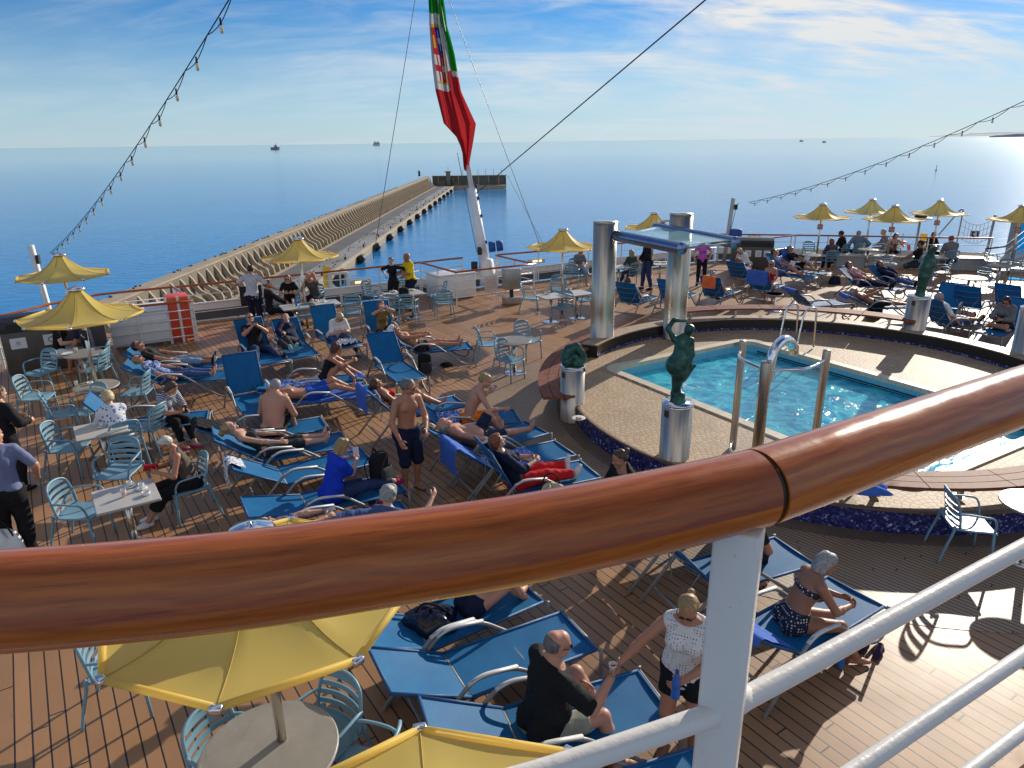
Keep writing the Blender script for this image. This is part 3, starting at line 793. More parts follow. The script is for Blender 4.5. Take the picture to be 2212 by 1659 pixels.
# =================================================================== people: one continuous skin grown from rounded bones
def surface_nets(F, o, h):
    S = F < 0
    nx, ny, nz = F.shape
    cnt = np.zeros((nx - 1, ny - 1, nz - 1), np.int8)
    for i in (0, 1):
        for j in (0, 1):
            for k in (0, 1): cnt += S[i:nx - 1 + i, j:ny - 1 + j, k:nz - 1 + k]
    act = (cnt > 0) & (cnt < 8)
    I = np.argwhere(act)
    if len(I) == 0: return np.zeros((0, 3)), []
    idx = np.full(act.shape, -1, np.int64); idx[act] = np.arange(len(I))
    acc = np.zeros((len(I), 3)); num = np.zeros(len(I))
    x, y, z = I.T
    corners = [(i, j, k) for i in (0, 1) for j in (0, 1) for k in (0, 1)]
    for a in corners:
        for ax in range(3):
            if a[ax]: continue
            b = list(a); b[ax] = 1
            fa = F[x + a[0], y + a[1], z + a[2]]; fb = F[x + b[0], y + b[1], z + b[2]]
            m = (fa < 0) != (fb < 0)
            t = np.where(m, fa / np.where(m, fa - fb, 1), 0)
            p = np.stack([np.full(len(I), a[0], float), np.full(len(I), a[1], float), np.full(len(I), a[2], float)], 1)
            p[:, ax] += t
            acc[m] += p[m]; num[m] += 1
    V = (I + acc / num[:, None]) * h + o
    Q = []
    for ax in range(3):
        u, v = (ax + 1) % 3, (ax + 2) % 3
        sl0 = [slice(None)] * 3; sl1 = [slice(None)] * 3
        sl0[ax] = slice(0, -1); sl1[ax] = slice(1, None)
        d = S[tuple(sl0)].astype(np.int8) - S[tuple(sl1)].astype(np.int8)
        E = np.argwhere(d != 0); sg = d[tuple(E.T)]
        ok = (E[:, u] > 0) & (E[:, v] > 0) & (E[:, u] < F.shape[u] - 1) & (E[:, v] < F.shape[v] - 1)
        E = E[ok]; sg = sg[ok]
        def at(du, dv):
            e = E.copy(); e[:, u] -= du; e[:, v] -= dv; return idx[tuple(e.T)]
        q_ = np.stack([at(1, 1), at(0, 1), at(0, 0), at(1, 0)], 1)
        good = (q_ >= 0).all(1); q_ = q_[good]; sg = sg[good]
        q_[sg < 0] = q_[sg < 0][:, ::-1]
        Q.append(q_)
    return V, np.concatenate(Q)
A3 = lambda p: np.array([p[0], p[1], p[2]], float)
class Prim:
    def __init__(s, tag_, a, b, ra, rb, f=None, k=1.0, cuts=()):
        s.tag = tag_; s.a = A3(a); s.b = A3(b); s.ra = ra; s.rb = rb; s.f = None if f is None else A3(Vector(f).normalized()); s.k = k; s.cuts = list(cuts)
def solve_field(prims, h, infl=0.0, k=.02, wr=0.0, planes=(), seed=0, extra=None):
    pad = max(.03, 3 * h)
    lo = np.min([np.minimum(p.a, p.b) - max(p.ra, p.rb) - infl - pad for p in prims], 0)
    hi = np.max([np.maximum(p.a, p.b) + max(p.ra, p.rb) + infl + pad for p in prims], 0)
    n = np.maximum(4, np.ceil((hi - lo) / h).astype(int) + 1)
    F = np.full(n, 1.0, np.float32)
    X = [lo[i] + np.arange(n[i]) * h for i in range(3)]
    for p in prims:
        l = np.minimum(p.a, p.b) - max(p.ra, p.rb) - infl - pad; u = np.maximum(p.a, p.b) + max(p.ra, p.rb) + infl + pad
        i0 = np.clip(np.floor((l - lo) / h).astype(int), 0, n); i1 = np.clip(np.ceil((u - lo) / h).astype(int) + 1, 0, n)
        sl = tuple(slice(i0[i], i1[i]) for i in range(3))
        gx, gy, gz = np.meshgrid(X[0][sl[0]], X[1][sl[1]], X[2][sl[2]], indexing='ij')
        P = np.stack([gx, gy, gz], -1)
        ba = p.b - p.a; L2 = max(1e-9, ba @ ba)
        t = np.clip(((P - p.a) @ ba) / L2, 0, 1)
        q_ = P - p.a - t[..., None] * ba
        d2 = (q_ * q_).sum(-1)
        if p.f is not None: d2 = d2 + (p.k ** 2 - 1) * (q_ @ p.f) ** 2
        d = np.sqrt(d2) - (p.ra + (p.rb - p.ra) * t) - infl
        for (c, nn) in p.cuts: d = np.maximum(d, (P - A3(c)) @ A3(nn))
        old = F[sl]; hh = np.clip(.5 + .5 * (old - d) / k, 0, 1)
        F[sl] = (old * (1 - hh) + d * hh - k * hh * (1 - hh)).astype(np.float32)
    if wr or planes or extra:
        gx, gy, gz = np.meshgrid(*X, indexing='ij')
        if wr:
            r = np.random.default_rng(seed); W = 0
            for sc_ in (38, 70, 115):
                v1, v2 = r.normal(size=3), r.normal(size=3); v1 *= sc_ / np.linalg.norm(v1); v2 *= sc_ / np.linalg.norm(v2)
                W = W + np.sin(gx * v1[0] + gy * v1[1] + gz * v1[2] + r.random() * 6) * np.sin(gx * v2[0] + gy * v2[1] + gz * v2[2] + r.random() * 6) * (38 / sc_)
            F = F + (wr * W).astype(np.float32)
        for (c, nn) in planes:
            c = A3(c); nn = A3(nn); F = np.maximum(F, ((gx - c[0]) * nn[0] + (gy - c[1]) * nn[1] + (gz - c[2]) * nn[2]).astype(np.float32))
        if extra: F = extra(F, gx, gy, gz)
    return F, lo
def nets(prims, h, **kw):
    F, lo = solve_field(prims, h, **kw); return surface_nets(F, lo, h)
def np_mesh(name, parts, mats):
    """parts: list of (verts, faces, material index)"""
    vs = []; fs = []; mi = []; b = 0
    for V, Q, m in parts:
        if len(V) == 0: continue
        vs.append(np.asarray(V, float)); fs += [[int(i) + b for i in f] for f in Q]; mi += [m] * len(Q); b += len(V)
    me = bpy.data.meshes.new(name); me.from_pydata(np.concatenate(vs).tolist(), [], fs)
    for m in mats: me.materials.append(m)
    me.polygons.foreach_set('material_index', mi); me.polygons.foreach_set('use_smooth', [True] * len(fs)); me.update(); return me

# ---- heads (built once, then moved onto each neck): x right, y forward, z up
HEADS = {}
def head_parts(fem):
    if fem in HEADS: return HEADS[fem]
    jw = .046 if fem else .052
    E = lambda c, r, tg='h': Prim(tg, c, c, r, r)
    P = [Prim('c', (0, -.022, .030), (0, .018, .040), .078, .068), Prim('c', (0, -.038, .012), (0, .01, .02), .070, .066),
         Prim('j', (0, .022, -.02), (0, .048, -.078), .060, jw * .62), Prim('j', (-.035, .02, -.045), (.035, .02, -.045), .036, .036),
         Prim('ck', (-.034, .052, -.028), (.034, .052, -.028), .030, .030), Prim('br', (-.032, .072, .018), (.032, .072, .018), .0165, .0165),
         Prim('n', (0, .083, .006), (0, .104, -.026), .009, .0125), Prim('n', (-.010, .092, -.030), (.010, .092, -.030), .009, .009),
         Prim('lp', (-.014, .084, -.054), (.014, .084, -.054), .0095, .0095), Prim('ch', (0, .070, -.088), (0, .074, -.088), .019, .019)]
    for s in (-1, 1):
        P.append(Prim('e', (s * .074, -.012, .014), (s * .072, -.008, -.022), .019, .012, (1, -.35 * s, 0), 2.6))
    P.append(Prim('nk', (0, -.02, -.06), (0, -.03, -.13), .050 if fem else .056, .052 if fem else .060))
    V, Q = nets(P, .0058, k=.016)
    parts = [(V, Q, 0)]
    def ball(c, r):
        mb = MB(); mb.lathe([(0, -1), (.6, -.8), (1, 0), (.6, .8), (0, 1)], 8)
        return np.array(mb.v) * np.array(r) + np.array(c), mb.f
    for s in (-1, 1):
        v, f = ball((s * .031, .0765, .004), (.0125, .007, .0065)); parts.append((v, f, 1))
        v, f = ball((s * .031, .0815, .004), (.006, .004, .006)); parts.append((v, f, 2))
        v, f = ball((s * .031, .086, .024), (.019, .004, .0035)); parts.append((v, f, 4))
    v, f = ball((0, .0925, -.055), (.019, .004, .0045)); parts.append((v, f, 3))
    HEADS[fem] = parts; return parts
HAIRS = {}
def hair_parts(style, seed=0):
    key = (style, seed % 3)
    if key in HAIRS: return HAIRS[key]
    amp = .0028
    base = [Prim('c', (0, -.024, .034), (0, .012, .044), .088, .078), Prim('c', (0, -.040, .010), (0, -.01, .01), .080, .076)]
    n1 = A3(Vector((0, .80, -.60)).normalized()); c1 = (0, .046, .060)
    planes = [(c1, n1), ((0, 0, -.062), (0, -.25, -1))]
    hm = .0075
    extra = []
    if style == 'bald':
        base = [Prim('c', (0, -.024, .030), (0, .006, .036), .0808, .0715), Prim('c', (0, -.040, .010), (0, -.01, .01), .0728, .070)]
        planes = [((0, -.012, .0), (0, .95, -.25)), ((0, 0, -.055), (0, -.2, -1)), ((0, 0, .038), (0, .5, .9))]; amp = .001
    elif style == 'crop':
        base = [Prim('c', (0, -.024, .032), (0, .014, .042), .0845, .0745), Prim('c', (0, -.040, .010), (0, -.01, .01), .076, .073)]; amp = .0012
    elif style == 'curly':
        base = [Prim('c', (0, -.024, .044), (0, .012, .052), .100, .090), Prim('c', (0, -.045, .0), (0, -.02, .0), .095, .090)]; amp = .0085
        planes = [((0, .045, .05), n1), ((0, 0, -.085), (0, -.3, -1))]
    elif style == 'bob':
        base += [Prim('b', (-.062, -.012, .02), (-.066, -.010, -.085), .040, .032), Prim('b', (.062, -.012, .02), (.066, -.010, -.085), .040, .032), Prim('b', (-.03, -.055, .0), (-.03, -.058, -.095), .058, .046), Prim('b', (.03, -.055, .0), (.03, -.058, -.095), .058, .046)]
        planes = [((0, .050, .048), A3(Vector((0, .93, -.36)).normalized())), ((0, 0, -.118), (0, 0, -1))]; amp = .004
    elif style == 'long':
        base += [Prim('b', (-.06, -.015, .02), (-.072, -.02, -.14), .038, .030), Prim('b', (.06, -.015, .02), (.072, -.02, -.14), .038, .030), Prim('b', (-.035, -.06, .0), (-.04, -.075, -.19), .056, .036), Prim('b', (.035, -.06, .0), (.04, -.075, -.19), .056, .036)]
        planes = [((0, .050, .048), A3(Vector((0, .93, -.36)).normalized()))]; amp = .0045
    elif style == 'bun':
        base += [Prim('b', (0, -.115, .055), (0, -.125, .07), .042, .036)]; amp = .0045
    elif style == 'tail':
        base += [Prim('b', (0, -.105, .06), (0, -.13, .05), .022, .026), Prim('b', (0, -.135, .05), (0, -.145, -.08), .030, .014)]; amp = .0035
    elif style == 'messy':
        base += [Prim('b', (-.03, -.10, .05), (.03, -.13, .07), .042, .040), Prim('b', (0, -.13, .04), (.02, -.165, .03), .034, .026)]; amp = .008
    V, Q = nets(base, hm, k=.012, wr=amp, planes=planes, seed=seed % 3 + 11)
    HAIRS[key] = (V, Q); return V, Q
HEAD_KEEP = {}
def specs_mesh(kind):
    mb = MB()
    for s in (-1, 1):
        c = (s * .032, .0955, .002)
        mb.lathe([(0, -.004), (.8, -.0035), (1, 0), (.8, .0035), (0, .004)], 12)
        i = len(mb.v) - 5 * 12
        for q_ in range(i, len(mb.v)):
            x, y, z = mb.v[q_]; mb.v[q_] = (c[0] + x * .026, c[1] + z, c[2] + y * .020)
        mb.tube([(s * .055, .092, .006), (s * .078, .06, .010), (s * .080, -.005, .010)], .0032, 5)
    mb.tube([(-.012, .099, .006), (.012, .099, .006)], .003, 5)
    return mb

SKINS = {'fair': (.56, .33, .23), 'tan': (.42, .20, .115), 'pink': (.52, .27, .18), 'brown': (.31, .145, .08)}
HAIRC = {'grey': (.30, .29, .28), 'white': (.62, .57, .48), 'dark': (.022, .014, .010), 'brown': (.075, .036, .016), 'blond': (.34, .22, .09), 'red': (.23, .062, .022), 'darkred': (.075, .018, .012), 'salt': (.14, .135, .13), 'black': (.012, .010, .010), 'fairblond': (.52, .40, .22)}
def hair_mat(k):
    nm = 'hair_' + k
    if nm in MATS: return MATS[nm]
    n = NT(nm); f = n.noise(n.co('Object', (90, 90, 16)), 1, 4, .6); c = HAIRC[k]
    n.set(Base_Color=n.ramp(f, [(.28, tuple(x * .38 for x in c)), (.72, tuple(min(1, x * 1.5) for x in c))]), Roughness=.5); n.bump(f, .4, .004)
    MATS[nm] = n.m; return n.m
def cloth(name, col, rough=.82, var=.14):
    return mat('cloth_' + name, col, rough, var=var, scale=9, bump=.15, bscale=140, spec=.2)
def pattern_cloth(name, bg, fg, kind):
    nm = 'cloth_' + name
    if nm in MATS: return MATS[nm]
    n = NT(nm); p = n.co('Object'); s = n.n('SeparateXYZ'); n.l(p, s.inputs[0])
    if kind == 'stripe':
        f = n.math('LESS_THAN', n.math('FRACT', n.math('MULTIPLY', s.outputs[2], 42.0)), .42)
    elif kind == 'dots':
        v = n.n('TexVoronoi'); v.inputs['Scale'].default_value = 46 if name == 'tiny_motif' else 36; v.inputs['Randomness'].default_value = .15; n.l(p, v.inputs['Vector']); f = n.math('LESS_THAN', v.outputs['Distance'], .24 if name == 'tiny_motif' else .30)
    elif kind == 'floral':
        v = n.n('TexVoronoi'); v.inputs['Scale'].default_value = 19; n.l(p, v.inputs['Vector'])
        f = n.math('LESS_THAN', n.math('ADD', v.outputs['Distance'], n.math('MULTIPLY', n.noise(p, 40, 3), .45)), .52)
    elif kind == 'blot':
        f = n.math('GREATER_THAN', n.noise(p, 22, 3, .6, 1), .57)
    else:   # plaid
        a = n.math('LESS_THAN', n.math('FRACT', n.math('MULTIPLY', s.outputs[0], 17.0)), .4)
        b = n.math('LESS_THAN', n.math('FRACT', n.math('MULTIPLY', n.math('ADD', s.outputs[2], s.outputs[1]), 17.0)), .4)
        f = n.math('MULTIPLY', n.math('ADD', a, b), .5)
    n.set(Base_Color=n.mix(f, bg, fg), Roughness=.8); MATS[nm] = n.m; return n.m

def ik(a, t, l1, l2, hint):
    a, t = Vector(a), Vector(t); d = t - a; L = d.length
    if L > (l1 + l2) * .995: t = a + d.normalized() * (l1 + l2) * .995; d = t - a; L = d.length
    if L < abs(l1 - l2) + .02: L = abs(l1 - l2) + .02
    u = d.normalized(); h = Vector(hint); h = h - u * h.dot(u)
    if h.length < 1e-4: h = u.orthogonal()
    h.normalize(); x = (l1 * l1 - l2 * l2 + L * L) / (2 * L); y = math.sqrt(max(0, l1 * l1 - x * x))
    return a + u * x + h * y, t
PEOPLE = []; HANDS = {}
def person(label, loc, rz, pose='stand', sex='m', H=1.74, fat=1.0, belly=0.0, skin='fair', hair=('crop', 'brown'), glasses=None, cap=None,
           wear=(), shoes=None, seat=.45, lean=None, curl=None, twist=0, hands=None, feet=None, kneeh=None, elbh=None, headp=0, heady=0, pel=None,
           back=30, curlf=35, h=None, foot_dir=None, tilt=0, palm=None):
    s = H / 1.75; fem = sex == 'f'
    loc = Vector((loc[0], loc[1], loc[2] if len(loc) > 2 else 0))
    dist = math.hypot(loc.x, loc.y)
    h = h or (.0095 if dist < 8 else .0125 if dist < 15 else .016 if dist < 21 else .020)
    V = Vector
    # ---- pose defaults (person frame: x right, y forward, z up)
    if pose == 'stand':
        pelv = V(pel or (0, 0, .93 * s)); lean = 2 if lean is None else lean; curl = 4 if curl is None else curl
        ft = feet or [(-.11, 0, .085), (.11, .03, .085)]; hd = hands or [(-.26, .06, .80), (.26, .06, .80)]
    elif pose == 'sit':
        pelv = V(pel or (0, -.06, seat + .085 * s)); lean = 4 if lean is None else lean; curl = 10 if curl is None else curl
        ft = feet or [(-.11, .42, .085), (.11, .40, .085)]; hd = hands or [(-.10, .32, seat + .22), (.10, .32, seat + .22)]
    else:       # lie on a lounger whose hinge is at y=0, head towards -y
        pelv = V(pel or (0, .11, LG + .085)); lean = -(90 - back) if lean is None else lean; curl = 3 if curl is None else curl
        ft = feet or [(-.10, .98, LG + .075), (.10, .98, LG + .075)]; hd = hands or [(-.30, .18, LG + .10), (.30, .18, LG + .10)]
    t1, t2 = R(lean), R(lean + curl); tw = R(twist)
    Xr = V((1, 0, 0))
    U1 = V((0, math.sin(t1), math.cos(t1))); F1 = V((0, math.cos(t1), -math.sin(t1)))
    U2 = V((math.sin(R(tilt)), math.sin(t2), math.cos(t2))).normalized(); F2 = V((0, math.cos(t2), -math.sin(t2)))
    F2 = (F2 - U2 * F2.dot(U2)).normalized(); R2 = F2.cross(U2)
    R2, F2 = R2 * math.cos(tw) - F2 * math.sin(tw), F2 * math.cos(tw) + R2 * math.sin(tw)
    if tw: F2 = U2.cross(R2)
    waist = pelv + U1 * .17 * s; chest = waist + U2 * .19 * s; neck = chest + U2 * .155 * s
    sw = (.155 if fem else .178) * s * (1 + (fat - 1) * .3)
    SH = [neck - U2 * .05 * s + R2 * (sg * sw) for sg in (-1, 1)]
    HP = [pelv - U1 * .02 * s + Xr * (sg * .09 * s) for sg in (-1, 1)]
    hp = R(lean + curl + headp) if pose != 'lie' else R(lean + curl + headp)
    HU = V((0, math.sin(hp), math.cos(hp))); HF = V((0, math.cos(hp), -math.sin(hp))); HR = V((1, 0, 0)); ya = R(heady) + tw * .0
    HF, HR = HF * math.cos(ya) + HR * math.sin(ya), HR * math.cos(ya) - HF * math.sin(ya)
    head = neck + (U2 * .6 + HU * .6).normalized() * (.155 * s) + HF * .022 * s
    prims = []; G_ = lambda *a, **k: prims.append(Prim(*a, **k))
    w = fat * s
    # torso
    if fem: rp, rw, rc, ru = .150, .118, .132, .112
    else: rp, rw, rc, ru = .142, .128, .150, .128
    G_('pel', pelv - U1 * .03 * s, pelv + U1 * .06 * s, rp * w, rp * .97 * w, F1, 1.42)
    G_('waist', pelv + U1 * .06 * s, waist, rp * .96 * w, rw * w, F1, 1.40)
    G_('waist', waist, chest, rw * w, rc * w, F2, 1.42)
    G_('chest', chest, chest + U2 * .085 * s, rc * w, ru * w, F2, 1.45)
    G_('sh', SH[0] * .75 + neck * .25 - U2 * .01, SH[1] * .75 + neck * .25 - U2 * .01, .060 * s, .060 * s)
    for i in (0, 1): G_('trap', neck + U2 * .015 * s - F2 * .01, SH[i] * .8 + neck * .2, .046 * s, .045 * s)
    for i in (0, 1): G_('but', HP[i] - F1 * .045 * s, HP[i] - F1 * .05 * s - U1 * .03 * s, .092 * w, .088 * w)
    if belly: G_('bel', waist + F1 * .05 * belly - U1 * .03, pelv + U1 * .05 + F1 * .045 * belly, .118 * w * (1 + .25 * belly), .115 * w * (1 + .2 * belly), F1, 1.1)
    if fem:
        for sg in (-1, 1): G_('bre', chest + U2 * .0 + R2 * (sg * .068 * s) + F2 * .075 * s, chest - U2 * .015 + R2 * (sg * .07 * s) + F2 * .09 * s, .056 * w, .058 * w)
    else:
        for sg in (-1, 1): G_('bre', chest + U2 * .05 * s + R2 * (sg * .065 * s) + F2 * .055 * s, chest + U2 * .02 * s + R2 * (sg * .075 * s) + F2 * .06 * s, .055 * w, .058 * w)
    G_('neck', neck - U2 * .02, head - HU * .05 * s - HF * .02 * s, (.052 if fem else .060) * s, (.048 if fem else .056) * s)
    # arms
    fing = []; ARM = []; wfac = (.5 + .5 * fat) * s
    for i, sg in ((0, -1), (1, 1)):
        eh = (elbh[i] if elbh and elbh[i] else None)
        hint = V(eh) if eh else (R2 * sg * .75 - F2 * .5 - U2 * .6)
        el, wr_ = ik(SH[i], V(hd[i]), .285 * s, .25 * s, hint)
        ARM.append((SH[i], el, wr_))
        f_ = .9 if fem else 1.0
        G_('ua%d' % i, SH[i], el, .052 * wfac * f_, .042 * wfac * f_)
        m_ = el.lerp(wr_, .3); G_('fa%d' % i, el, m_, .041 * wfac * f_, .042 * wfac * f_); G_('fa%d' % i, m_, wr_, .042 * wfac * f_, .027 * wfac * f_)
        d = (wr_ - el).normalized()
        pn = V(palm[i]) if palm and palm[i] else (-R2 * sg * .8 - F2 * .3 + V((0, 0, -.35)))
        pn = pn - d * pn.dot(d)
        if pn.length < 1e-3: pn = d.orthogonal()
        pn.normalize(); sd = d.cross(pn) * sg
        G_('hand', wr_ + d * .012 * s, wr_ + d * .078 * s, .030 * s, .040 * s, pn, 2.3)
        cf = curlf[i] if isinstance(curlf, (list, tuple)) else curlf
        mbf = MB()
        for off, ln, r_ in ((.029, .066, .0088), (.010, .075, .0092), (-.010, .070, .0088), (-.028, .055, .0078)):
            b0 = wr_ + d * .095 * s + sd * off * s; c1, c2 = R(cf * .55), R(cf * 1.25); c3 = R(cf * 1.8)
            p1 = b0 + (d * math.cos(c1) + pn * math.sin(c1)) * ln * .48 * s
            p2 = p1 + (d * math.cos(c2) + pn * math.sin(c2)) * ln * .32 * s
            p3 = p2 + (d * math.cos(c3) + pn * math.sin(c3)) * ln * .26 * s
            mbf.tube([b0 - d * .03 * s, b0, p1, p2, p3], [r_ * s, r_ * s, r_ * .95 * s, r_ * .88 * s, r_ * .6 * s], 6)
        b0 = wr_ + d * .022 * s + sd * .024 * s; dt = (d * .62 + sd * .72 + pn * .25).normalized(); p1 = b0 + dt * .045 * s
        p2 = p1 + (d * .85 + sd * .25 + pn * .4).normalized() * .034 * s
        mbf.tube([b0, p1, p2], [.0125 * s, .0105 * s, .0075 * s], 6)
        fing.append((mbf.v, mbf.f, 0))
    # legs
    LEG = []
    for i, sg in ((0, -1), (1, 1)):
        kh = V(kneeh[i]) if kneeh and kneeh[i] else (F1 + Xr * sg * .12 + (V((0, 0, .5)) if pose == 'sit' else V((0, 0, 0))))
        kn, an = ik(HP[i], V(ft[i]), .43 * s, .405 * s, kh)
        LEG.append((HP[i], kn, an))
        lw = (.45 + .55 * fat) * s * (1.04 if fem else 1.0)
        G_('th%d' % i, HP[i], kn, .086 * lw, .054 * lw)
        m_ = kn.lerp(an, .32) - (F1 * .012 if pose != 'lie' else V((0, 0, .010)))
        G_('sn%d' % i, kn, m_, .052 * lw, .053 * lw); G_('sn%d' % i, m_, an, .052 * lw, .036 * lw)
        sdn = (an - kn).normalized()
        if foot_dir and foot_dir[i]: fd = V(foot_dir[i]).normalized()
        elif pose == 'lie': fd = (V((sg * .28, .35, .9)) - sdn * .15).normalized()
        else:
            fd = V((sg * .18, 1, 0)).normalized()
        dn = sdn - fd * sdn.dot(fd); dn = dn.normalized() if dn.length > .1 else V((0, 0, -1))
        G_('ft%d' % i, an + dn * .045 * s - fd * .035 * s, an + dn * .048 * s + fd * .07 * s, .036 * s, .038 * s, dn, 1.15)
        G_('ft%d' % i, an + dn * .050 * s + fd * .06 * s, an + dn * .058 * s + fd * .135 * s, .040 * s, .030 * s, dn, 1.5)
        LEG[-1] += (fd, dn)
    Vb, Qb = nets(prims, h, k=.022)
    parts = [(Vb, Qb, 0)] + fing
    HM = np.array([[HR.x, HF.x, HU.x], [HR.y, HF.y, HU.y], [HR.z, HF.z, HU.z]]); HU2 = HR.cross(HF)
    HM[:, 2] = (HU2.x, HU2.y, HU2.z)
    hs = s * (.97 if fem else 1.02); hc = A3(head)
    tf = lambda v: (np.asarray(v) * hs) @ HM.T + hc
    for v, f, m in head_parts(fem): parts.append((tf(v), f, m))
    skm = skin_mat('skin_' + skin, SKINS[skin])
    hk = hair[1] if hair else 'brown'
    me = np_mesh('person', parts, [skm, mat('eye_white', (.6, .58, .55), .3), mat('iris_dark', (.03, .02, .015), .2), mat('lips', (.33, .11, .09), .45), hair_mat('dark' if hk in ('white', 'grey', 'fairblond') else hk)])
    o = link(bpy.data.objects.new('person', me)); o.location = loc; o.rotation_euler = (0, 0, rz); tag(o, label, 'person'); PEOPLE.append(o)
    if hair and hair[0] != 'none':
        hv, hf = hair_parts(hair[0], len(PEOPLE)); obj('hair', np_mesh('hair', [(tf(hv), hf, 0)], [hair_mat(hair[1])]), [], o)
    if glasses:
        g = specs_mesh(glasses); g.v = [tuple(x) for x in tf(np.array(g.v))]
        obj('sunglasses' if glasses == 'sun' else 'glasses', g, mat('sunglass_black', (.012, .010, .010), .12) if glasses == 'sun' else mat('spectacle_rim', (.10, .06, .04), .3), o, smooth=True)
    if cap:
        P_ = [Prim('c', (0, -.022, .038), (0, .016, .046), .091, .082), Prim('v', (-.03, .085, .055), (.03, .085, .055), .035, .035, (0, .25, 1), 5)] if cap[1] == 'peak' else [Prim('c', (0, -.028, .040), (0, .010, .050), .096, .088)]
        v, f = nets(P_, .0075, k=.02, wr=.002, planes=[((0, .0, .030), (0, .18, -1))], seed=5)
        obj('cap', np_mesh('cap', [(tf(v), f, 0)], [cloth(cap[0], cap[2])]), [], o)
    # ---- clothing
    def sub(tags): return [p for p in prims if any(p.tag.startswith(t) for t in tags)]
    def cutp(p, frac, a, b):
        a, b = V(a), V(b); c = a.lerp(b, frac); n_ = (b - a).normalized(); q_ = Prim(p.tag, p.a, p.b, p.ra, p.rb, p.f, p.k, [(c, n_)]); return q_
    TOR = ('pel', 'waist', 'chest', 'sh', 'trap', 'but', 'bel', 'bre')
    hg = max(.0085, h * .95)
    for gi, g in enumerate(wear):
        kind, m = g[0], g[1]; kw = g[2] if len(g) > 2 else {}
        ps = []; planes = []; infl = kw.get('infl', .011); wr = kw.get('wr', .0036); nm = kind; k_ = .024
        if kind in ('shirt', 'jacket', 'dress', 'vest'):
            ps = sub(TOR); sl = kw.get('sleeve', .55)
            for i in (0, 1):
                for p in sub(('ua%d' % i,)):
                    if sl >= 1: ps.append(p)
                    elif sl > 0: ps.append(cutp(p, sl, *ARM[i][:2]))
                if sl > 1:
                    for p in sub(('fa%d' % i,)): ps.append(cutp(p, min(1, sl - 1), *ARM[i][1:3]))
            nk = kw.get('neck', .028)
            planes.append((neck + U2 * nk * s + F2 * .0, (U2 + F2 * kw.get('vee', .35)).normalized()))
            hem = kw.get('hem', .05); planes.append((pelv - U1 * hem, -U1))
            if sl == 0:
                for sg in (-1, 1): planes.append((SH[0 if sg < 0 else 1] - R2 * sg * kw.get('strap', .022), R2 * sg))
        elif kind in ('trousers', 'shorts', 'trunks'):
            ps = sub(('pel', 'but', 'bel', 'waist')); fr = kw.get('leg', 1.95 if kind == 'trousers' else .85)
            for i in (0, 1):
                for p in sub(('th%d' % i,)): ps.append(p if fr >= 1 else cutp(p, fr, *LEG[i][:2]))
                if fr > 1:
                    for p in sub(('sn%d' % i,)): ps.append(cutp(p, fr - 1, *LEG[i][1:3]))
            topped = any(w_[0] in ('shirt', 'jacket') for w_ in wear); wc = (pelv + U1 * (kw.get('waist', .085) if not topped else .01) * s, U1); ps = [Prim(p.tag, p.a, p.b, p.ra, p.rb, p.f, p.k, list(p.cuts) + ([wc] if p.tag in ('pel', 'but', 'bel', 'waist') else [])) for p in ps]; infl = kw.get('infl', .012 if kind == 'trousers' else .019)
        elif kind in ('swimsuit', 'bikini_top', 'bikini_bottom', 'briefs'):
            ps = sub(('pel', 'waist', 'chest', 'but', 'bel', 'bre')); infl = .006; wr = .0006
            if kind == 'swimsuit': planes += [(chest + U2 * .07 * s, (U2 - F2 * .45).normalized())]
            elif kind == 'bikini_top': planes += [(chest + U2 * .035 * s, (U2 + F2 * -.15).normalized()), (chest - U2 * .035 * s, -U2)]
            else: wc = (pelv + U1 * kw.get('waist', .045) * s, U1); ps = [Prim(p.tag, p.a, p.b, p.ra, p.rb, p.f, p.k, list(p.cuts) + [wc]) for p in ps]
            if kind != 'bikini_top':
                for i in (0, 1):
                    for p in sub(('th%d' % i,)): ps.append(cutp(p, .16, *LEG[i][:2]))
        try:
            v, f = nets(ps, hg, infl=infl, k=k_, wr=wr, planes=planes, seed=gi + len(PEOPLE))
        except Exception: continue
        obj(nm, np_mesh(nm, [(v, f, 0)], [m]), [], o)
    if shoes:
        for i in (0, 1):
            an = LEG[i][2]; fd, dn = LEG[i][3], LEG[i][4]
            if shoes[0] == 'sandal':
                mb = MB(); T = lambda a, b, c: an + fd * a + dn * b + fd.cross(dn) * c
                vs = [T(a, b, c) for b in (.083 * s, .095 * s) for (a, c) in ((-.075, -.03), (-.075, .03), (.06, .045), (.15, .035), (.17, 0), (.15, -.035), (.06, -.045))]
                mb.add(vs, [list(range(7)), list(range(13, 6, -1))] + [[j, (j + 1) % 7, 7 + (j + 1) % 7, 7 + j] for j in range(7)])
                mb.tube([T(.05, .085, -.045), T(.08, .035, -.02), T(.08, .035, .02), T(.05, .085, .045)], .010, 6)
                obj('sandal', mb, shoes[1], o)
            else:
                ps = sub(('ft%d' % i,)); v, f = nets(ps, hg, infl=.010, k=.015, wr=.001, planes=[])
                obj('shoe', np_mesh('shoe', [(v, f, 0)], [shoes[1]]), [], o)
                if shoes[0] == 'trainer':
                    v2, f2 = nets(ps, hg, infl=.014, k=.015, planes=[(an + dn * .062 * s, -dn)])
                    obj('sole', np_mesh('sole', [(v2, f2, 0)], [cloth('sole_white', (.7, .7, .68))]), [], bpy.data.objects[o.name].children[-1])
    cz, sz = math.cos(rz), math.sin(rz); HANDS[o.name] = [Vector((loc.x + g_.x * cz - g_.y * sz, loc.y + g_.x * sz + g_.y * cz, loc.z + g_.z)) for g_ in [a_[2] + (a_[2] - a_[1]).normalized() * .085 * s for a_ in ARM]]
    return o
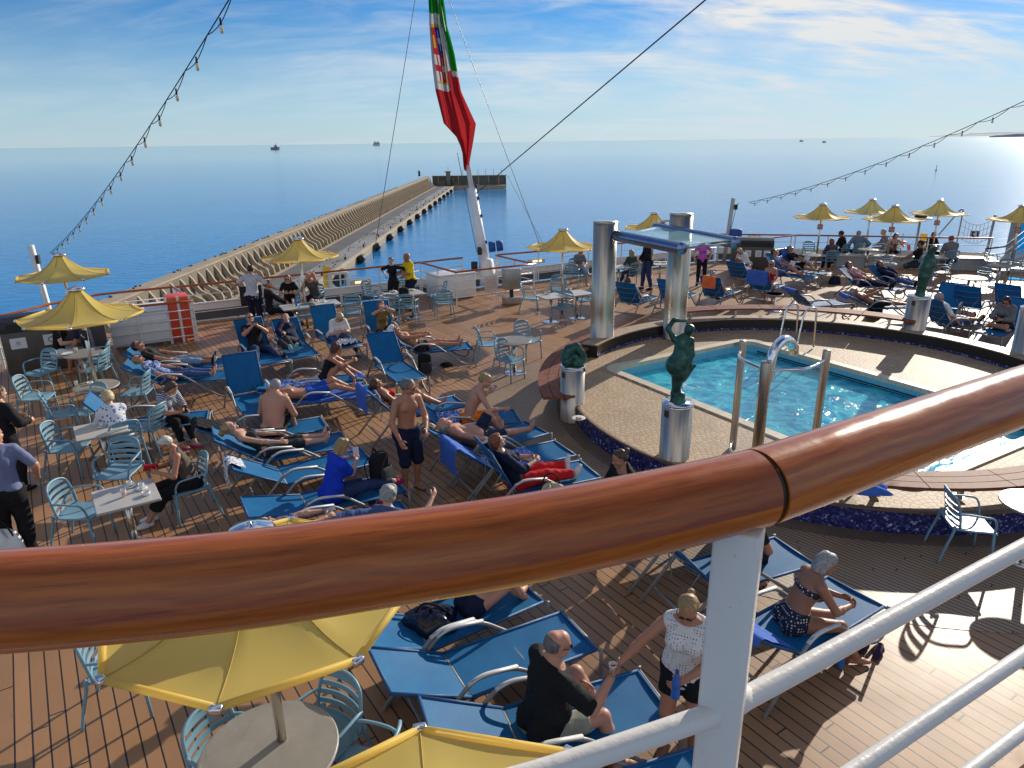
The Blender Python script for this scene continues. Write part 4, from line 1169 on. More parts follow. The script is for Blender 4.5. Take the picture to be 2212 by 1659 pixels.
def lie_on(key, label, **kw):
    x, y, rz, back = LSPOT[key]; kw.setdefault('back', back); dy = kw.pop('dy', 0); dx = kw.pop('dx', 0)
    c, s_ = math.cos(rz), math.sin(rz)
    return person(label, (x + dx * c - dy * s_, y + dx * s_ + dy * c, 0), rz, 'lie', **kw)
def sit_on(key, label, t=.45, side=0, turn=0, **kw):
    """sits on a lounger t metres past the hinge, turned clockwise from the lounger's heading"""
    x, y, rz, back = LSPOT[key]; c, s_ = math.cos(rz), math.sin(rz)
    kw.setdefault('seat', LG + .0)
    return person(label, (x + side * c - t * s_, y + side * s_ + t * c, 0), rz - R(turn), 'sit', **kw)

# =================================================================== near handrail on the viewer's deck
def near_rail():
    z = CAM_Z - .42
    Lp = [(-1.25, .53), (-.80, .562), (-.505, .590), (-.387, .604), (-.266, .624), (-.141, .654), (-.002, .689), (.118, .731), (.22, .770), (.309, .808)]
    Rp = [(.309, .808), (.415, .868), (.616, .985), (.874, 1.135), (2.6, 2.13)]
    J = Vector((.309, .808, 0)); V3 = lambda p, zz: Vector((p[0] - J.x, p[1] - J.y, zz))
    r = thing('teak_railing', 'varnished teak handrail on a white post and bars crossing the foreground', 'railing', J)
    tm = teak_mat('near_teak', 1.0)
    lp = bez([V3(p, z) for p in Lp], 5); rp = [V3(p, z) for p in Rp]
    dl = (lp[-1] - lp[-2]).normalized(); dr = (rp[1] - rp[0]).normalized(); g = .0032
    lp[-1] -= dl * g; rp[0] += dr * g
    obj('handrail', uv_tube(lp, .0505, .0495, 48, 3), tm, r)
    obj('handrail', uv_tube(rp, .0505, .0495, 48, 12), tm, r)
    t = (dl + dr).normalized(); Z = Vector((0, 0, z))
    mb = MB(); mb.tube([-t * .005 + Z, t * .005 + Z], .0478, 40); obj('joint_ring', mb, mat('joint_dark', (.035, .022, .012), .35, .5), r)
    white = NT('near_white_paint'); p = white.co('Object')
    c = white.mix(white.ramp(white.noise(p, 60, 3), [(.66, 0.0), (.80, .35)]), (.72, .69, .63), (.48, .46, .42))
    c = white.mix(white.ramp(white.noise(p, 150, 2), [(.72, 0.0), (.76, .5)]), c, (.30, .25, .2))
    white.set(Base_Color=c, Roughness=.33, Coat_Weight=.15); white.bump(white.noise(p, 55, 4, .6), .35, .004)
    ap = math.atan2(dl.y, dl.x) + .10
    mb = MB(); mb.box(0, 0, 0, .058, .040, 1.1, R(-28), bev=.005)
    obj('post', mb, white.m, r, (.285 - J.x, .785 - J.y, z - .042 - .55))
    lv = [(4.069 + (1.005, 1.211, 4.027)[2]) / 2, (1.112, 1.272, 3.738)[2], (1.208, 1.328, 3.477)[2]]
    off = Vector((.285 - .295, .785 - .802, 0))
    for k, zz in enumerate(lv):
        rad = .0158
        pts = bez([V3(q_, zz) + off for q_ in Lp[:-1]] + [V3((.29, .797), zz) + off], 4) + [V3(q_, zz) + off for q_ in Rp[1:]]
        mb = MB(); mb.tube(pts, rad, 20); obj('bar', mb, white.m, r)
    mb = MB(); mb.lathe([(.0162, -.03), (.0185, -.012), (.0185, .012), (.0162, .03)], 20)
    wd = obj('weld', mb, white.m, r, V3((.285, .785), lv[0]) + dr * .024); wd.rotation_euler = dr.to_track_quat('Z', 'Y').to_euler()
    # varnished toe board of the viewer's deck
    mb = MB(); tp = [V3((.15, .70), 0), V3((.309, .79), 0), V3((.874, 1.117), 0), V3((2.6, 2.11), 0)]
    for i in range(3):
        a_, b_ = tp[i], tp[i + 1]; d_ = b_ - a_; mb.box((a_.x + b_.x) / 2, (a_.y + b_.y) / 2, CAM_Z - 1.46, d_.length + .01, .03, .12, math.atan2(d_.y, d_.x))
    obj('toe_board', mb, mat('toe_board', (.42, .24, .12), .35, var=.15), r)
    return r
near_rail()

# =================================================================== stern rails, bulwark, recess for the flag mast
def rails():
    railing('stern rail with teak top running from the left locker past the standing couple', [(-9.36, 19.56), (-7.5, 20.66), (-4.2, 22.55), (-2.95, 23.35)])
    railing('short stern rail with teak top just behind the white locker beside the flag mast', [(-2.95, 23.35), (-1.64, 24.2)], bars=(.3, .55, .8))
    railing('three-sided railing with white bars round the foot of the flag mast', [(-2.95, 23.3), (-1.66, 21.38), (.76, 22.74), (-.50, 24.62)])
    railing('stern rail with teak top between the flag mast and the parasol over square tables', [(-.45, 24.78), (1.0, 25.48), (2.92, 26.62), (5.6, 28.05), (8.6, 29.62)])
    railing('far stern rail with dark top behind the cream parasols at the right', [(8.65, 29.66), (10.05, 29.37), (14.14, 28.48), (16.3, 27.86), (18.48, 27.4)])
    railing('sloping inner rail beside the right brown recycling bin', [(8.87, 27.5), (11.55, 29.0)], bars=(.3, .6))
    railing('outer teak rail behind the leftmost parasol', [(-13.2, 14.0), (-11.8, 16.6), (-11.6, 17.45), (-11.0, 18.65), (-9.42, 19.6)])
    railing('inner rail gate beside the long white locker and the orange cabinet', [(-9.9, 16.55), (-9.2, 17.1), (-8.08, 17.7), (-9.34, 19.5)], bars=(.2, .42, .64, .86))
    railing('dark-topped inner rail behind the left recycling bin', [(-12.6, 14.95), (-11.6, 15.5), (-11.0, 15.75)], bars=(.25, .5, .75))
    # low white bulwark plate outside the stern rail
    b = thing('bulwark', 'low white bulwark plate with dark drain slots under the stern rail', 'bulwark', (0, 0, 0))
    W = WHITE(); P = STERN[3:]
    mb = MB(); mb2 = MB()
    for i in range(len(P) - 1):
        (x0, y0), (x1, y1) = P[i], P[i + 1]; d = Vector((x1 - x0, y1 - y0)); L = d.length; a = math.atan2(d.y, d.x); n_ = Vector((-d.y, d.x)) / L * .16
        mb.box((x0 + x1) / 2 + n_.x, (y0 + y1) / 2 + n_.y, .40, L - .01, .03, .20, a)
        mb.box((x0 + x1) / 2 + n_.x, (y0 + y1) / 2 + n_.y, .505, L - .01, .12, .02, a)
        k = max(1, int(L / 1.1))
        for j in range(k + 1): mb.box(x0 + d.x * j / k + n_.x, y0 + d.y * j / k + n_.y, .15, .05, .05, .30, a)
        mb2.box((x0 + x1) / 2 + n_.x * 1.3, (y0 + y1) / 2 + n_.y * 1.3, .15, L - .01, .02, .29, a)
    obj('plate', mb, W, b); obj('slots', mb2, mat('shadow_grey', (.09, .095, .10), .6), b)  # shade in the openings painted as a dark grey sheet
rails()

# =================================================================== lockers, bins, boxes
def locker():
    W = mat('white_gelcoat', (.74, .75, .74), .35, var=.04)
    a = math.atan2(.5, .87)
    r = thing('deck_locker', 'long low white deck locker beside the orange cabinet and the left parasols', 'locker', (-9.45, 17.55, 0), a)
    mb = MB(); mb.box(0, 0, .50, 1.30, .95, .80, bev=.03); obj('body', mb, W, r)
    mb = MB(); mb.box(0, 0, .925, 1.36, 1.02, .05, bev=.02); mb.box(.0, -.48, .42, 1.31, .012, .02); mb.box(0, -.48, .68, 1.31, .012, .02); obj('lid', mb, W, r)
    for x in (-.5, .5):
        mb = MB(); mb.box(x, 0, .05, .10, .7, .1); obj('foot', mb, GREY(), r)
    r = thing('deck_locker', 'white locker boxed in by rails at the foot of the flag mast', 'locker', (-1.95, 22.95, 0), a)
    mb = MB(); mb.box(0, 0, .40, 1.35, .95, .76, bev=.03); obj('body', mb, W, r)
    mb = MB(); mb.box(0, 0, .805, 1.4, 1.0, .05, bev=.02); obj('lid', mb, W, r)
    n = thing('rail_notice', 'pale notice board with faint pink lines on the flag mast railing', 'notice', (-.62, 21.93, 0), a)
    mb = MB(); mb.box(0, 0, .62, .46, .012, .48); obj('board', mb, mat('notice_pale', (.62, .56, .54), .5), n)
    mb = MB()
    for k in range(5): mb.box(0, -.008, .50 + k * .06, .34, .004, .010)
    obj('lines', mb, mat('notice_pink', (.55, .30, .28), .6), n)
    s = thing('steel_cabinet', 'small steel cabinet on a block stand in front of the flag mast railing', 'cabinet', (.02, 21.75, 0), a)
    mb = MB(); mb.box(0, 0, .80, .52, .30, .62, bev=.015); obj('box', mb, mat('dull_steel', (.42, .40, .37), .38, .75), s)
    mb = MB(); mb.box(0, 0, .36, .09, .09, .30); obj('stem', mb, DARK(), s)
    mb = MB(); mb.box(0, 0, .12, .52, .34, .22, bev=.02); obj('base', mb, mat('dull_steel', (.42, .40, .37), .38, .75), s)
    c = thing('safety_cabinet', 'tall orange-red lifebuoy cabinet with white bars beside the left locker', 'cabinet', (-8.62, 18.0, 0), a)
    mb = MB(); mb.box(0, 0, .62, .55, .62, 1.10, bev=.02); obj('body', mb, mat('signal_orange', (.72, .07, .02), .4, var=.08), c)
    mb = MB()
    for x in (-.28, 0.0, .28): mb.box(x, -.33, .60, .06, .03, 1.2)
    obj('rack', mb, WHITE(), c)
    for (x, y, az, lab) in ((-7.55, 20.35, 0, 'black ribbed panel hung on the stern rail behind the man in the light tee'), (3.5, 26.75, 0, 'black ribbed panel hung on the stern rail between the steel columns')):
        p = thing('louvre_screen', lab, 'louvre screen', (x, y, 0), a, 'black ribbed panels on the stern rail')
        mb = MB(); mb.box(0, 0, .66, .62, .03, .56); obj('plate', mb, BLACK(), p)
        mb = MB()
        for k in range(5): mb.box(0, -.022, .46 + k * .10, .56, .02, .035)
        obj('ribs', mb, DARK(), p)
locker()
def icon(mb, kind, x, z, s, y):
    """flat pictogram strokes on a face turned to -y"""
    if kind == 'ring':
        for k in range(14):
            a0 = 2 * PI * k / 14
            mb.box(x + math.cos(a0) * s, y, z + math.sin(a0) * s, s * .30, .003, s * .40, 0)
    elif kind == 'cup':
        mb.box(x, y, z, s * .8, .003, s * 1.2)
    else:
        for k in (-1, 0, 1): mb.box(x, y, z + k * s * .55, s * 1.4, .003, s * .2)
def bins():
    br = mat('bin_brown', (.075, .062, .052), .42, var=.15)
    for (lab, x, y, a, L, paper) in (('wide brown recycling bin with three white notices beside the left parasols', -10.45, 15.75, R(33), 2.0, ((-.70, 'lines', (.1, .1, .1)), (-.08, 'ring', (.02, .025, .06)), (.55, 'cup', (.1, .1, .12)))),
                                     ('brown recycling bin with blue, purple and yellow icons behind the glass canopy', 9.15, 27.0, R(-14), 1.5, ((-.15, 'ring', (.06, .22, .5)), (.22, 'ring', (.2, .1, .3)), (.52, 'cup', (.5, .35, .05))))):
        r = thing('recycling_bin', lab, 'bin', (x, y, 0), a, 'brown recycling bins')
        mb = MB(); mb.box(0, 0, .50, L, .62, .96, bev=.03); obj('body', mb, br, r)
        mb = MB(); pr = [(-.33, .98), (-.33, 1.06), (-.26, 1.20), (-.05, 1.27), (.30, 1.27), (.33, .98)]
        vs = [(sx * L / 2, y_, z_) for sx in (-1, 1) for (y_, z_) in pr]; m = len(pr)
        mb.add(vs, [list(range(m)), list(range(2 * m - 1, m - 1, -1))] + [[i, m + i, m + (i + 1) % m, (i + 1) % m] for i in range(m)])
        obj('hood', mb, mat('bin_black', (.018, .017, .017), .4), r)
        mb = MB(); mb.box(0, -.335, 1.10, L * .86, .02, .10); obj('slot', mb, BLACK(), r)
        for (px_, ic, col) in paper:
            mb = MB(); mb.box(px_, -.315, .72, .30 if L > 1.8 else .22, .004, .24); pp = obj('notice', mb, mat('paper_white', (.72, .72, .70), .6, var=.03), r)
            mb = MB(); icon(mb, ic, px_, .72, .055, -.319); obj('icon', mb, mat('icon_%d' % int(col[2] * 1000), col, .6), pp)
bins()

# =================================================================== steel columns, glass canopy, pedestals and bronzes
def statue_mat():
    n = NT('verdigris_bronze'); f = n.noise(n.co('Object'), 7, 5, .65)
    n.set(Base_Color=n.ramp(f, [(.32, (.010, .030, .026)), (.52, (.02, .085, .065)), (.72, (.05, .19, .14))]), Roughness=.42, Metallic=.35)
    n.bump(n.noise(n.co('Object'), 28, 4), .3, .01); return n.m
BRONZE = statue_mat()
def column_mat():
    n = NT('streaked_steel'); f = n.noise(n.co('Object', (9, 9, .35)), 2, 5, .6)
    n.set(Base_Color=n.ramp(f, [(.3, (.38, .32, .25)), (.6, (.58, .51, .42)), (.75, (.68, .62, .54))]), Metallic=1.0, Roughness=n.ramp(f, [(.3, .24), (.7, .40)])); return n.m
COLM = column_mat()
def canopy():
    cs = []
    for (x, y, top, lab) in ((2.05, 15.52, 3.16, 'tall brushed steel column at the left end of the glass canopy'), (3.85, 16.25, 3.24, 'tall brushed steel column behind the glass canopy, parasol behind it')):
        r = thing('steel_column', lab, 'column', (x, y, 0), 0, 'tall steel columns')
        mb = MB(); mb.lathe([(.285, PZ + .004), (.285, PZ + .02), (.265, PZ + .03), (.262, 1.2), (.258, top - .03)], 40); obj('shaft', mb, COLM, r)
        mb = MB(); mb.lathe([(.262, top - .03), (.268, top - .02), (.268, top), (0, top + .005)], 40); obj('cap', mb, STEEL(), r)
    z = 2.88
    A0, A1, B0, B1 = Vector((2.256, 15.324, 2.88)), Vector((3.201, 13.254, 2.88)), Vector((3.367, 16.714, 2.88)), Vector((4.405, 13.938, 2.88))
    o = A0.copy(); o.z = 0
    r = thing('glass_canopy', 'glass canopy on two fat steel tubes reaching out from the tall columns', 'canopy', o)
    L = lambda p: p - o
    for a, b in ((A0, A1), (B0, B1)):
        mb = MB(); mb.tube([L(a), L(a.lerp(b, .03)), L(a.lerp(b, .97)), L(b)], [.105, .115, .115, .110], 24); obj('beam', mb, mat('beam_sky_tint', (.20, .26, .40), .25, 1.0, .08), r)  # blue sky reflection painted into the beam colour
    mb = MB(); mb.tube([L(A0.lerp(A1, .08)), L(B0.lerp(B1, .06))], .045, 12); mb.tube([L(A0.lerp(A1, .985)), L(B0.lerp(B1, .985))], .018, 8); obj('crossbar', mb, GREY(), r)
    g = NT('canopy_glass'); g.set(Base_Color=(.30, .56, .62), Roughness=.05, Alpha=.62, Specular_IOR_Level=.4)
    u = Vector((0, 0, .05))
    c = [L(A0.lerp(A1, .10)) + u, L(A0.lerp(A1, .985)) + u, L(B0.lerp(B1, .985)) + u, L(B0.lerp(B1, .08)) + u]
    mb = MB(); mb.add(c + [p + Vector((0, 0, .012)) for p in c], [[0, 1, 2, 3], [7, 6, 5, 4], [0, 4, 5, 1], [1, 5, 6, 2], [2, 6, 7, 3], [3, 7, 4, 0]])
    obj('glass_pane', mb, g.m, r)
    mb = MB()
    for a, cx in ((A0, (2.05, 15.52)), (B0, (3.85, 16.25))):
        cc = Vector((cx[0], cx[1], 2.88)) - o; e = L(a)
        mb.tube(bez([cc, cc.lerp(e, .5) + Vector((0, 0, .16)), e + Vector((0, 0, .03))], 6), .035, 10)
    obj('bracket', mb, STEEL(), r)
canopy()
def pedestal(x, y, z0, top, rad, lab):
    r = thing('pedestal', lab, 'pedestal', (x, y, 0), 0, 'steel statue pedestals')
    mb = MB(); mb.lathe([(rad * 1.01, z0 + .004), (rad * 1.01, z0 + .03), (rad, z0 + .035), (rad, top - .05)], 40); obj('drum', mb, COLM, r)
    mb = MB(); mb.lathe([(rad, top - .05), (rad * .96, top - .045), (rad * .96, top - .03), (rad * 1.02, top - .025), (rad * 1.02, top), (0, top + .002)], 40); obj('top_plate', mb, CHROME(), r)
    mb = MB(); a = R(215); mb.box(0, 0, 0, .08, .006, .10); obj('plaque', mb, mat('plaque_dark', (.06, .03, .025), .4), r, (math.cos(a) * (rad + .001), math.sin(a) * (rad + .001), top - .14), (0, 0, a + PI / 2))
    return r
PED = [(1.08, 11.95, 1.05, .215, 0.0), (2.40, 9.62, 1.21, .225, 0.0), (9.25, 15.77, 1.40, .24, PZ), (10.45, 13.80, 1.55, .25, PZ)]
pedestal(*PED[0][:2], 0, PED[0][2], PED[0][3], 'shiny steel pedestal at the left of the pool terrace, under the crouching bronze')
pedestal(*PED[1][:2], 0, PED[1][2], PED[1][3], 'shiny steel pedestal in front of the pool under the bronze with a raised arm')
pedestal(*PED[2][:2], PZ, PED[2][2], PED[2][3], 'steel pedestal beyond the pool among the sun loungers, under the slim draped bronze')
pedestal(*PED[3][:2], PZ, PED[3][2], PED[3][3], 'steel drum pedestal cut by the right edge, beside the dark curb wall')
def bronze(label, loc, rz, prims, h=.014, wr=.004):
    v, f = nets(prims, h, k=.026, wr=wr * .6, seed=3)
    o = obj('bronze_statue', np_mesh('bronze_statue', [(v, f, 0)], [BRONZE]), [], None, loc, (0, 0, rz)); return tag(o, label, 'statue')
def statues():
    P = lambda a, b, ra, rb, f=None, k=1: Prim('x', a, b, ra, rb, f, k)
    # standing full-hipped figure, one arm bent over the head, a cloth swinging out at the knee
    S = [P((-.04, 0, .06), (-.02, 0, .46), .050, .105), P((.01, 0, .40), (-.01, 0, .58), .115, .165), P((-.05, -.02, .55), (.01, 0, .62), .16, .15), P((0, 0, .6), (.01, 0, .86), .135, .10),
         P((.01, 0, .86), (.02, 0, .93), .105, .09), P((-.09, 0, .92), (.12, 0, .92), .05, .05), P((.04, 0, .95), (.075, 0, 1.03), .04, .04), P((.085, 0, 1.06), (.095, 0, 1.08), .068, .066), P((.10, -.01, 1.09), (.08, -.01, 1.11), .06, .05),
         P((-.11, 0, .93), (-.20, 0, 1.08), .045, .036), P((-.20, 0, 1.08), (-.13, .01, 1.20), .036, .032), P((-.13, .01, 1.20), (.04, .02, 1.19), .03, .022), P((.13, 0, .92), (.155, -.02, .72), .04, .033), P((.155, -.02, .72), (.10, -.06, .58), .033, .028),
         P((.06, -.02, .42), (.20, -.02, .56), .075, .022, (0, 1, 0), 1.6), P((-.06, .0, .12), (.05, 0, .10), .055, .045), P((0, 0, 0), (0, 0, .045), .12, .10), P((.02, .09, .86), (.02, .10, .84), .05, .05), P((.09, .09, .86), (.09, .10, .84), .05, .05)]
    bronze('green bronze figure, one arm bent over its head, on the pedestal before the pool', (2.40, 9.62, 1.212), R(-12), S)
    # crouched, folded figure
    S = [P((-.10, 0, .08), (.10, .02, .10), .10, .11), P((-.14, 0, .12), (-.06, .02, .26), .085, .10), P((-.06, .02, .26), (.06, .0, .32), .10, .085), P((.06, 0, .30), (.15, -.03, .20), .075, .07), P((.16, -.04, .16), (.18, -.04, .10), .075, .07),
         P((.02, -.12, .06), (.16, -.10, .10), .06, .055), P((-.16, -.08, .06), (.0, -.12, .18), .06, .055), P((.0, -.12, .18), (.10, -.13, .04), .055, .04), P((.12, -.10, .02), (.17, -.10, -.08), .05, .04), P((-.12, .10, .06), (.08, .12, .08), .07, .06)]
    bronze('crouching green bronze figure folded over on the left steel pedestal', (1.08, 11.95, 1.06), R(8), S, .013)
    # slim figure wrapped in a shawl, arms raised to its face
    S = [P((0, 0, .0), (0, 0, .05), .11, .10), P((0, 0, .05), (.02, 0, .45), .085, .125), P((.02, 0, .45), (.04, 0, .62), .13, .135), P((.04, 0, .62), (.06, 0, .85), .13, .10), P((.06, 0, .85), (.09, 0, .95), .095, .06), P((.11, 0, 1.03), (.13, 0, 1.06), .062, .06),
         P((.0, -.04, .86), (-.02, -.08, .70), .05, .04), P((-.02, -.08, .70), (.10, -.09, .92), .04, .032), P((.14, -.02, .84), (.17, -.05, .68), .045, .036), P((.06, .03, 1.0), (.02, .05, .8), .06, .08), P((.05, .06, .55), (0, .06, .2), .08, .05)]
    bronze('slim draped green bronze figure on the pedestal beyond the pool, loungers behind it', (9.25, 15.77, 1.402), R(-30), S, .016)
statues()

# =================================================================== pool ladders, shower screen
def ladder(lab, x, y, az, h_in, grp='steel pool ladders', out=.55, top=.95):
    r = thing('pool_ladder', lab, 'ladder', (x, y, 0), az2rz(az), grp)
    for s in (-.24, .24):
        mb = MB(); mb.tube(fillet([(s, out, PZ + .03), (s, out * .9, PZ + top), (s, .10, PZ + top * .98), (s, -.10, PZ - .4), (s, -.10, -.6)], .16, 5), .021, 10); obj('handrail', mb, CHROME(), r)
    for z in (.05, -.2):
        mb = MB(); mb.box(0, -.10, z, .46, .08, .03); obj('step', mb, CHROME(), r)
def pool_things():
    # far ladder, beside the corner opposite; second ladder at the near long side
    ladder('tall steel pool ladder at the far corner of the pool before the long bench', 6.15, 15.15, 60, 0)
    ladder('low steel ladder rail in front of the sun glitter beside the shower screen', 4.98, 9.35, 238, 0, out=.35, top=.45)
    T = [(3.34, 9.859), (3.334, 8.834), (4.332, 9.333)]
    c = Vector((sum(p[0] for p in T) / 3 + .10, sum(p[1] for p in T) / 3 + .12, 0))
    r = thing('shower_screen', 'curved glass shower screen on three steel posts at the near edge of the pool', 'shower', c)
    ang = []
    for (p, rad) in zip(T, (.052, .075, .055)):
        mb = MB(); x, y = p[0] - c.x, p[1] - c.y; mb.lathe([(rad, PZ + .004), (rad, 2.02), (rad * .9, 2.045), (0, 2.05)], 20, (x, y, 0)); obj('post', mb, COLM, r); ang.append((math.atan2(y, x), math.hypot(x, y)))
    gl = NT('screen_glass'); gl.set(Base_Color=(.80, .92, .90), Roughness=.02, Alpha=.16, Specular_IOR_Level=.7)
    P0, P1, P2 = [Vector((p[0] - c.x, p[1] - c.y, 0)) for p in T]
    m01 = (P0 + P1) / 2 + (P0 + P1).normalized() * .16; m12 = (P1 + P2) / 2 + ((P1 + P2).normalized()) * .20
    arcs = [bez([P0, P0.lerp(m01, .55) + (m01.normalized() * .06), m01, m01.lerp(P1, .5), P1], 5), bez([P1, P1.lerp(m12, .5), m12, m12.lerp(P2, .5) + m12.normalized() * .04, P2], 5)]
    for arc in arcs:
        mb = MB(); m = len(arc)
        mb.add([(p.x, p.y, z) for z in (.52, 1.90) for p in arc], [[i, i + 1, m + i + 1, m + i] for i in range(m - 1)], 0, True); obj('glass_panel', mb, gl.m, r)
        mb = MB(); mb.tube([(p.x, p.y, 1.92) for p in arc], .022, 8); obj('top_ring', mb, CHROME(), r)
        mb = MB(); mb.tube([(p.x, p.y, .50) for p in arc], .018, 8); obj('bottom_ring', mb, CHROME(), r)
    mb = MB(); e = Vector((.10, .12, 0)); mb.tube(bez([P1 + e + Vector((0, 0, 1.75)), P1 + e + Vector((.02, .02, 2.12)), P1 + e * 2.2 + Vector((.10, .06, 2.24)), P1 + e * 3 + Vector((.22, .16, 2.12)), P1 + e * 3.2 + Vector((.26, .20, 1.98))], 6), [.065] * 10 + [.07] * 15, 14); obj('shower_head', mb, CHROME(), r)
pool_things()

# =================================================================== flag mast, ensign, masts with festoon lights, stays
def cable(name, label, pts, rad, m, sag=0.0, cat='cable', n=24):
    P = [Vector(p) for p in pts]
    if len(P) == 2:
        P = [P[0].lerp(P[1], i / n) - Vector((0, 0, sag * 4 * (i / n) * (1 - i / n))) for i in range(n + 1)]
    o = P[0].copy(); mb = MB(); mb.tube([p - o for p in P], rad, 6); return tag(obj(name, mb, m, None, o), label, cat)
FB = Vector((-.90, 24.85, 0.35)); AFT = Vector((-.545, .838, 0))
def flag():
    top = Vector((-2.625, 27.503, 10.038)); mid = Vector((-1.373, 25.577, 3.616)); low = Vector((-0.993, 24.993, 1.304))
    ax = (mid - low).normalized(); base = low - ax * ((low.z - .35) / ax.z)
    topz = base + ax * ((top.z - base.z) / ax.z) * 1.15
    r = thing('flag_mast', 'raked white flag mast with blue winch covers at the stern', 'flag mast', base); L = lambda p: p - base
    mb = MB(); mb.tube([L(base), L(base.lerp(mid, .9))], [.20, .155], 16); obj('lower_mast', mb, WHITE(), r)
    mb = MB(); mb.tube([L(base.lerp(mid, .9)), L(topz)], [.085, .055], 12); obj('pole', mb, WHITE(), r)
    mb = MB(); mb.lathe([(.34, -.35), (.33, .0), (.24, .55), (.20, .6)], 6); obj('foot', mb, WHITE(), r)
    for k, (dx, dz, rr) in enumerate(((.20, 1.02, .19), (.46, 1.05, .19))):
        mb = MB(); mb.tube([(dx - .10, -.12, dz), (dx + .12, -.12, dz + .02)], [rr, rr * .92], 14); obj('winch_cover', mb, mat('blue_cover', (.012, .07, .30), .55, bump=.2, bscale=12), r)
    for bx_ in ((-.42, -.1, .35, .22, .2, .34), (-.22, -.15, .9, .16, .16, .26)):
        mb = MB(); mb.box(*bx_, bev=.025); obj('winch_box', mb, DARK(), r)
    mb = MB()
    for t in (.35, .62, .80, .92): 
        p = L(base.lerp(mid, t)); mb.box(p.x + .17, p.y - .05, p.z, .10, .10, .12, bev=.02)
    obj('cleat', mb, mat('navy_cleat', (.02, .04, .12), .5), r)
    # hoisted ensign, hanging in folds down the raked pole
    n = NT('ensign_cloth'); c = n.co('UV'); s = n.n('SeparateXYZ'); n.l(c, s.inputs[0]); u, v = s.outputs[0], s.outputs[1]
    green, white, red = (.02, .26, .03), (.55, .54, .53), (.48, .030, .034)
    col = n.mix(n.math('GREATER_THAN', u, .333), green, white); col = n.mix(n.math('GREATER_THAN', u, .667), col, red)
    inx = lambda a, lo, hi: n.math('MULTIPLY', n.math('GREATER_THAN', a, lo), n.math('LESS_THAN', a, hi))
    box = lambda u0, u1, v0, v1: n.math('MULTIPLY', inx(u, u0, u1), inx(v, v0, v1))
    gold = (.55, .36, .05); blue = (.02, .08, .36)
    col = n.mix(box(.365, .635, .24, .76), col, gold)
    col = n.mix(box(.375, .50, .50, .75), col, red); col = n.mix(box(.41, .47, .57, .68), col, gold)
    col = n.mix(box(.50, .625, .50, .75), col, white); col = n.mix(n.math('MAXIMUM', box(.548, .578, .50, .75), box(.50, .625, .60, .65)), col, red)
    col = n.mix(box(.375, .50, .25, .50), col, blue); col = n.mix(n.math('MAXIMUM', box(.424, .450, .29, .46), box(.392, .482, .36, .39)), col, white)
    col = n.mix(box(.50, .625, .25, .50), col, red); col = n.mix(n.math('MAXIMUM', box(.550, .576, .28, .47), box(.515, .61, .36, .39)), col, white)
    n.t.nodes.remove(n.b); df = n.n('BsdfDiffuse'); tr = n.n('BsdfTranslucent'); mx = n.n('MixShader'); mx.inputs[0].default_value = .38
    n.l(col, df.inputs[0]); n.l(col, tr.inputs[0]); n.l(df.outputs[0], mx.inputs[1]); n.l(tr.outputs[0], mx.inputs[2]); n.l(mx.outputs[0], n.out.inputs[0])
    # outline along the pole: (pixel row -> left and right offsets) rebuilt as widths in metres
    rows = [(-40, 925, 955), (60, 929, 966), (120, 935, 984), (200, 944, 1000), (270, 958, 1030), (300, 985, 1024), (330, 998, 1018), (362, 1003, 1012)]
    me = bpy.data.meshes.new('ensign'); vs = []; uvs = []; nu, nv = 90, 110
    def lerp_rows(y):
        for i in range(len(rows) - 1):
            if y <= rows[i + 1][0]:
                t = (y - rows[i][0]) / (rows[i + 1][0] - rows[i][0]); return [rows[i][k] + t * (rows[i + 1][k] - rows[i][k]) for k in (1, 2)]
        return rows[-1][1:]
    pxm = (mid - Vector((0, 0, CAM_Z))).length / 1530
    pole_dir = ax
    for j in range(nv + 1):
        tv = j / nv; y = -40 + tv * 402; a, b = lerp_rows(y)
        t = (385 - y) / 425.0; P = mid + (top - mid) * t; cpx = 1015 + (930 - 1015) * t
        for i in range(nu + 1):
            x = i / nu; off = (a + (b - a) * x - cpx) * pxm * .93
            depth = (.16 * math.sin(x * 17 + 1.0 + 2.2 * tv) + .09 * math.sin(x * 31 + 5 * tv)) * (1 - .6 * tv) + .34
            xx = off + .03 * math.sin(9 * tv + x * 12)
            vs.append(Vector((P.x + xx - base.x, P.y - depth - base.y, P.z - base.z + .10 * math.sin(x * 7 + 2) * tv)))
            # hoist side green, fly side red; the right-hand fold shows the green band, the left the crest
            ty = 2.35 * (y + 40) / 402.0 - .234
            def pw(t_, ks):
                for i_ in range(len(ks) - 1):
                    if t_ <= ks[i_ + 1][0]: return ks[i_][1] + (ks[i_ + 1][1] - ks[i_][1]) * (t_ - ks[i_][0]) / (ks[i_ + 1][0] - ks[i_][0])
                return ks[-1][1]
            wob = .05 * math.sin(y * .05 + x * 9)
            lft = pw(y, [(-40, .10), (18, .30), (36, .345), (58, .37), (185, .645), (200, .68), (365, .98)])
            rgt = pw(y, [(-40, .05), (140, .27), (160, .335), (166, .66), (200, .72), (365, .99)])
            mdl = pw(y, [(-40, .2), (4, .33), (12, .35), (140, .365), (152, .66), (180, .72), (365, .98)])
            xx_ = x + wob
            uu = lft if xx_ < .62 else (mdl if xx_ < .75 else rgt)
            vv = pw(x, [(0, .88), (.5, .25), (1, .05)]) if y > 36 else .1
            uvs.append((uu, vv))
    fs = [[j * (nu + 1) + i, j * (nu + 1) + i + 1, (j + 1) * (nu + 1) + i + 1, (j + 1) * (nu + 1) + i] for j in range(nv) for i in range(nu)]
    me.from_pydata(vs, [], fs); lay = me.uv_layers.new(name='UVMap'); lay.data.foreach_set('uv', [c_ for f_ in fs for k in f_ for c_ in uvs[k]])
    for p in me.polygons: p.use_smooth = True
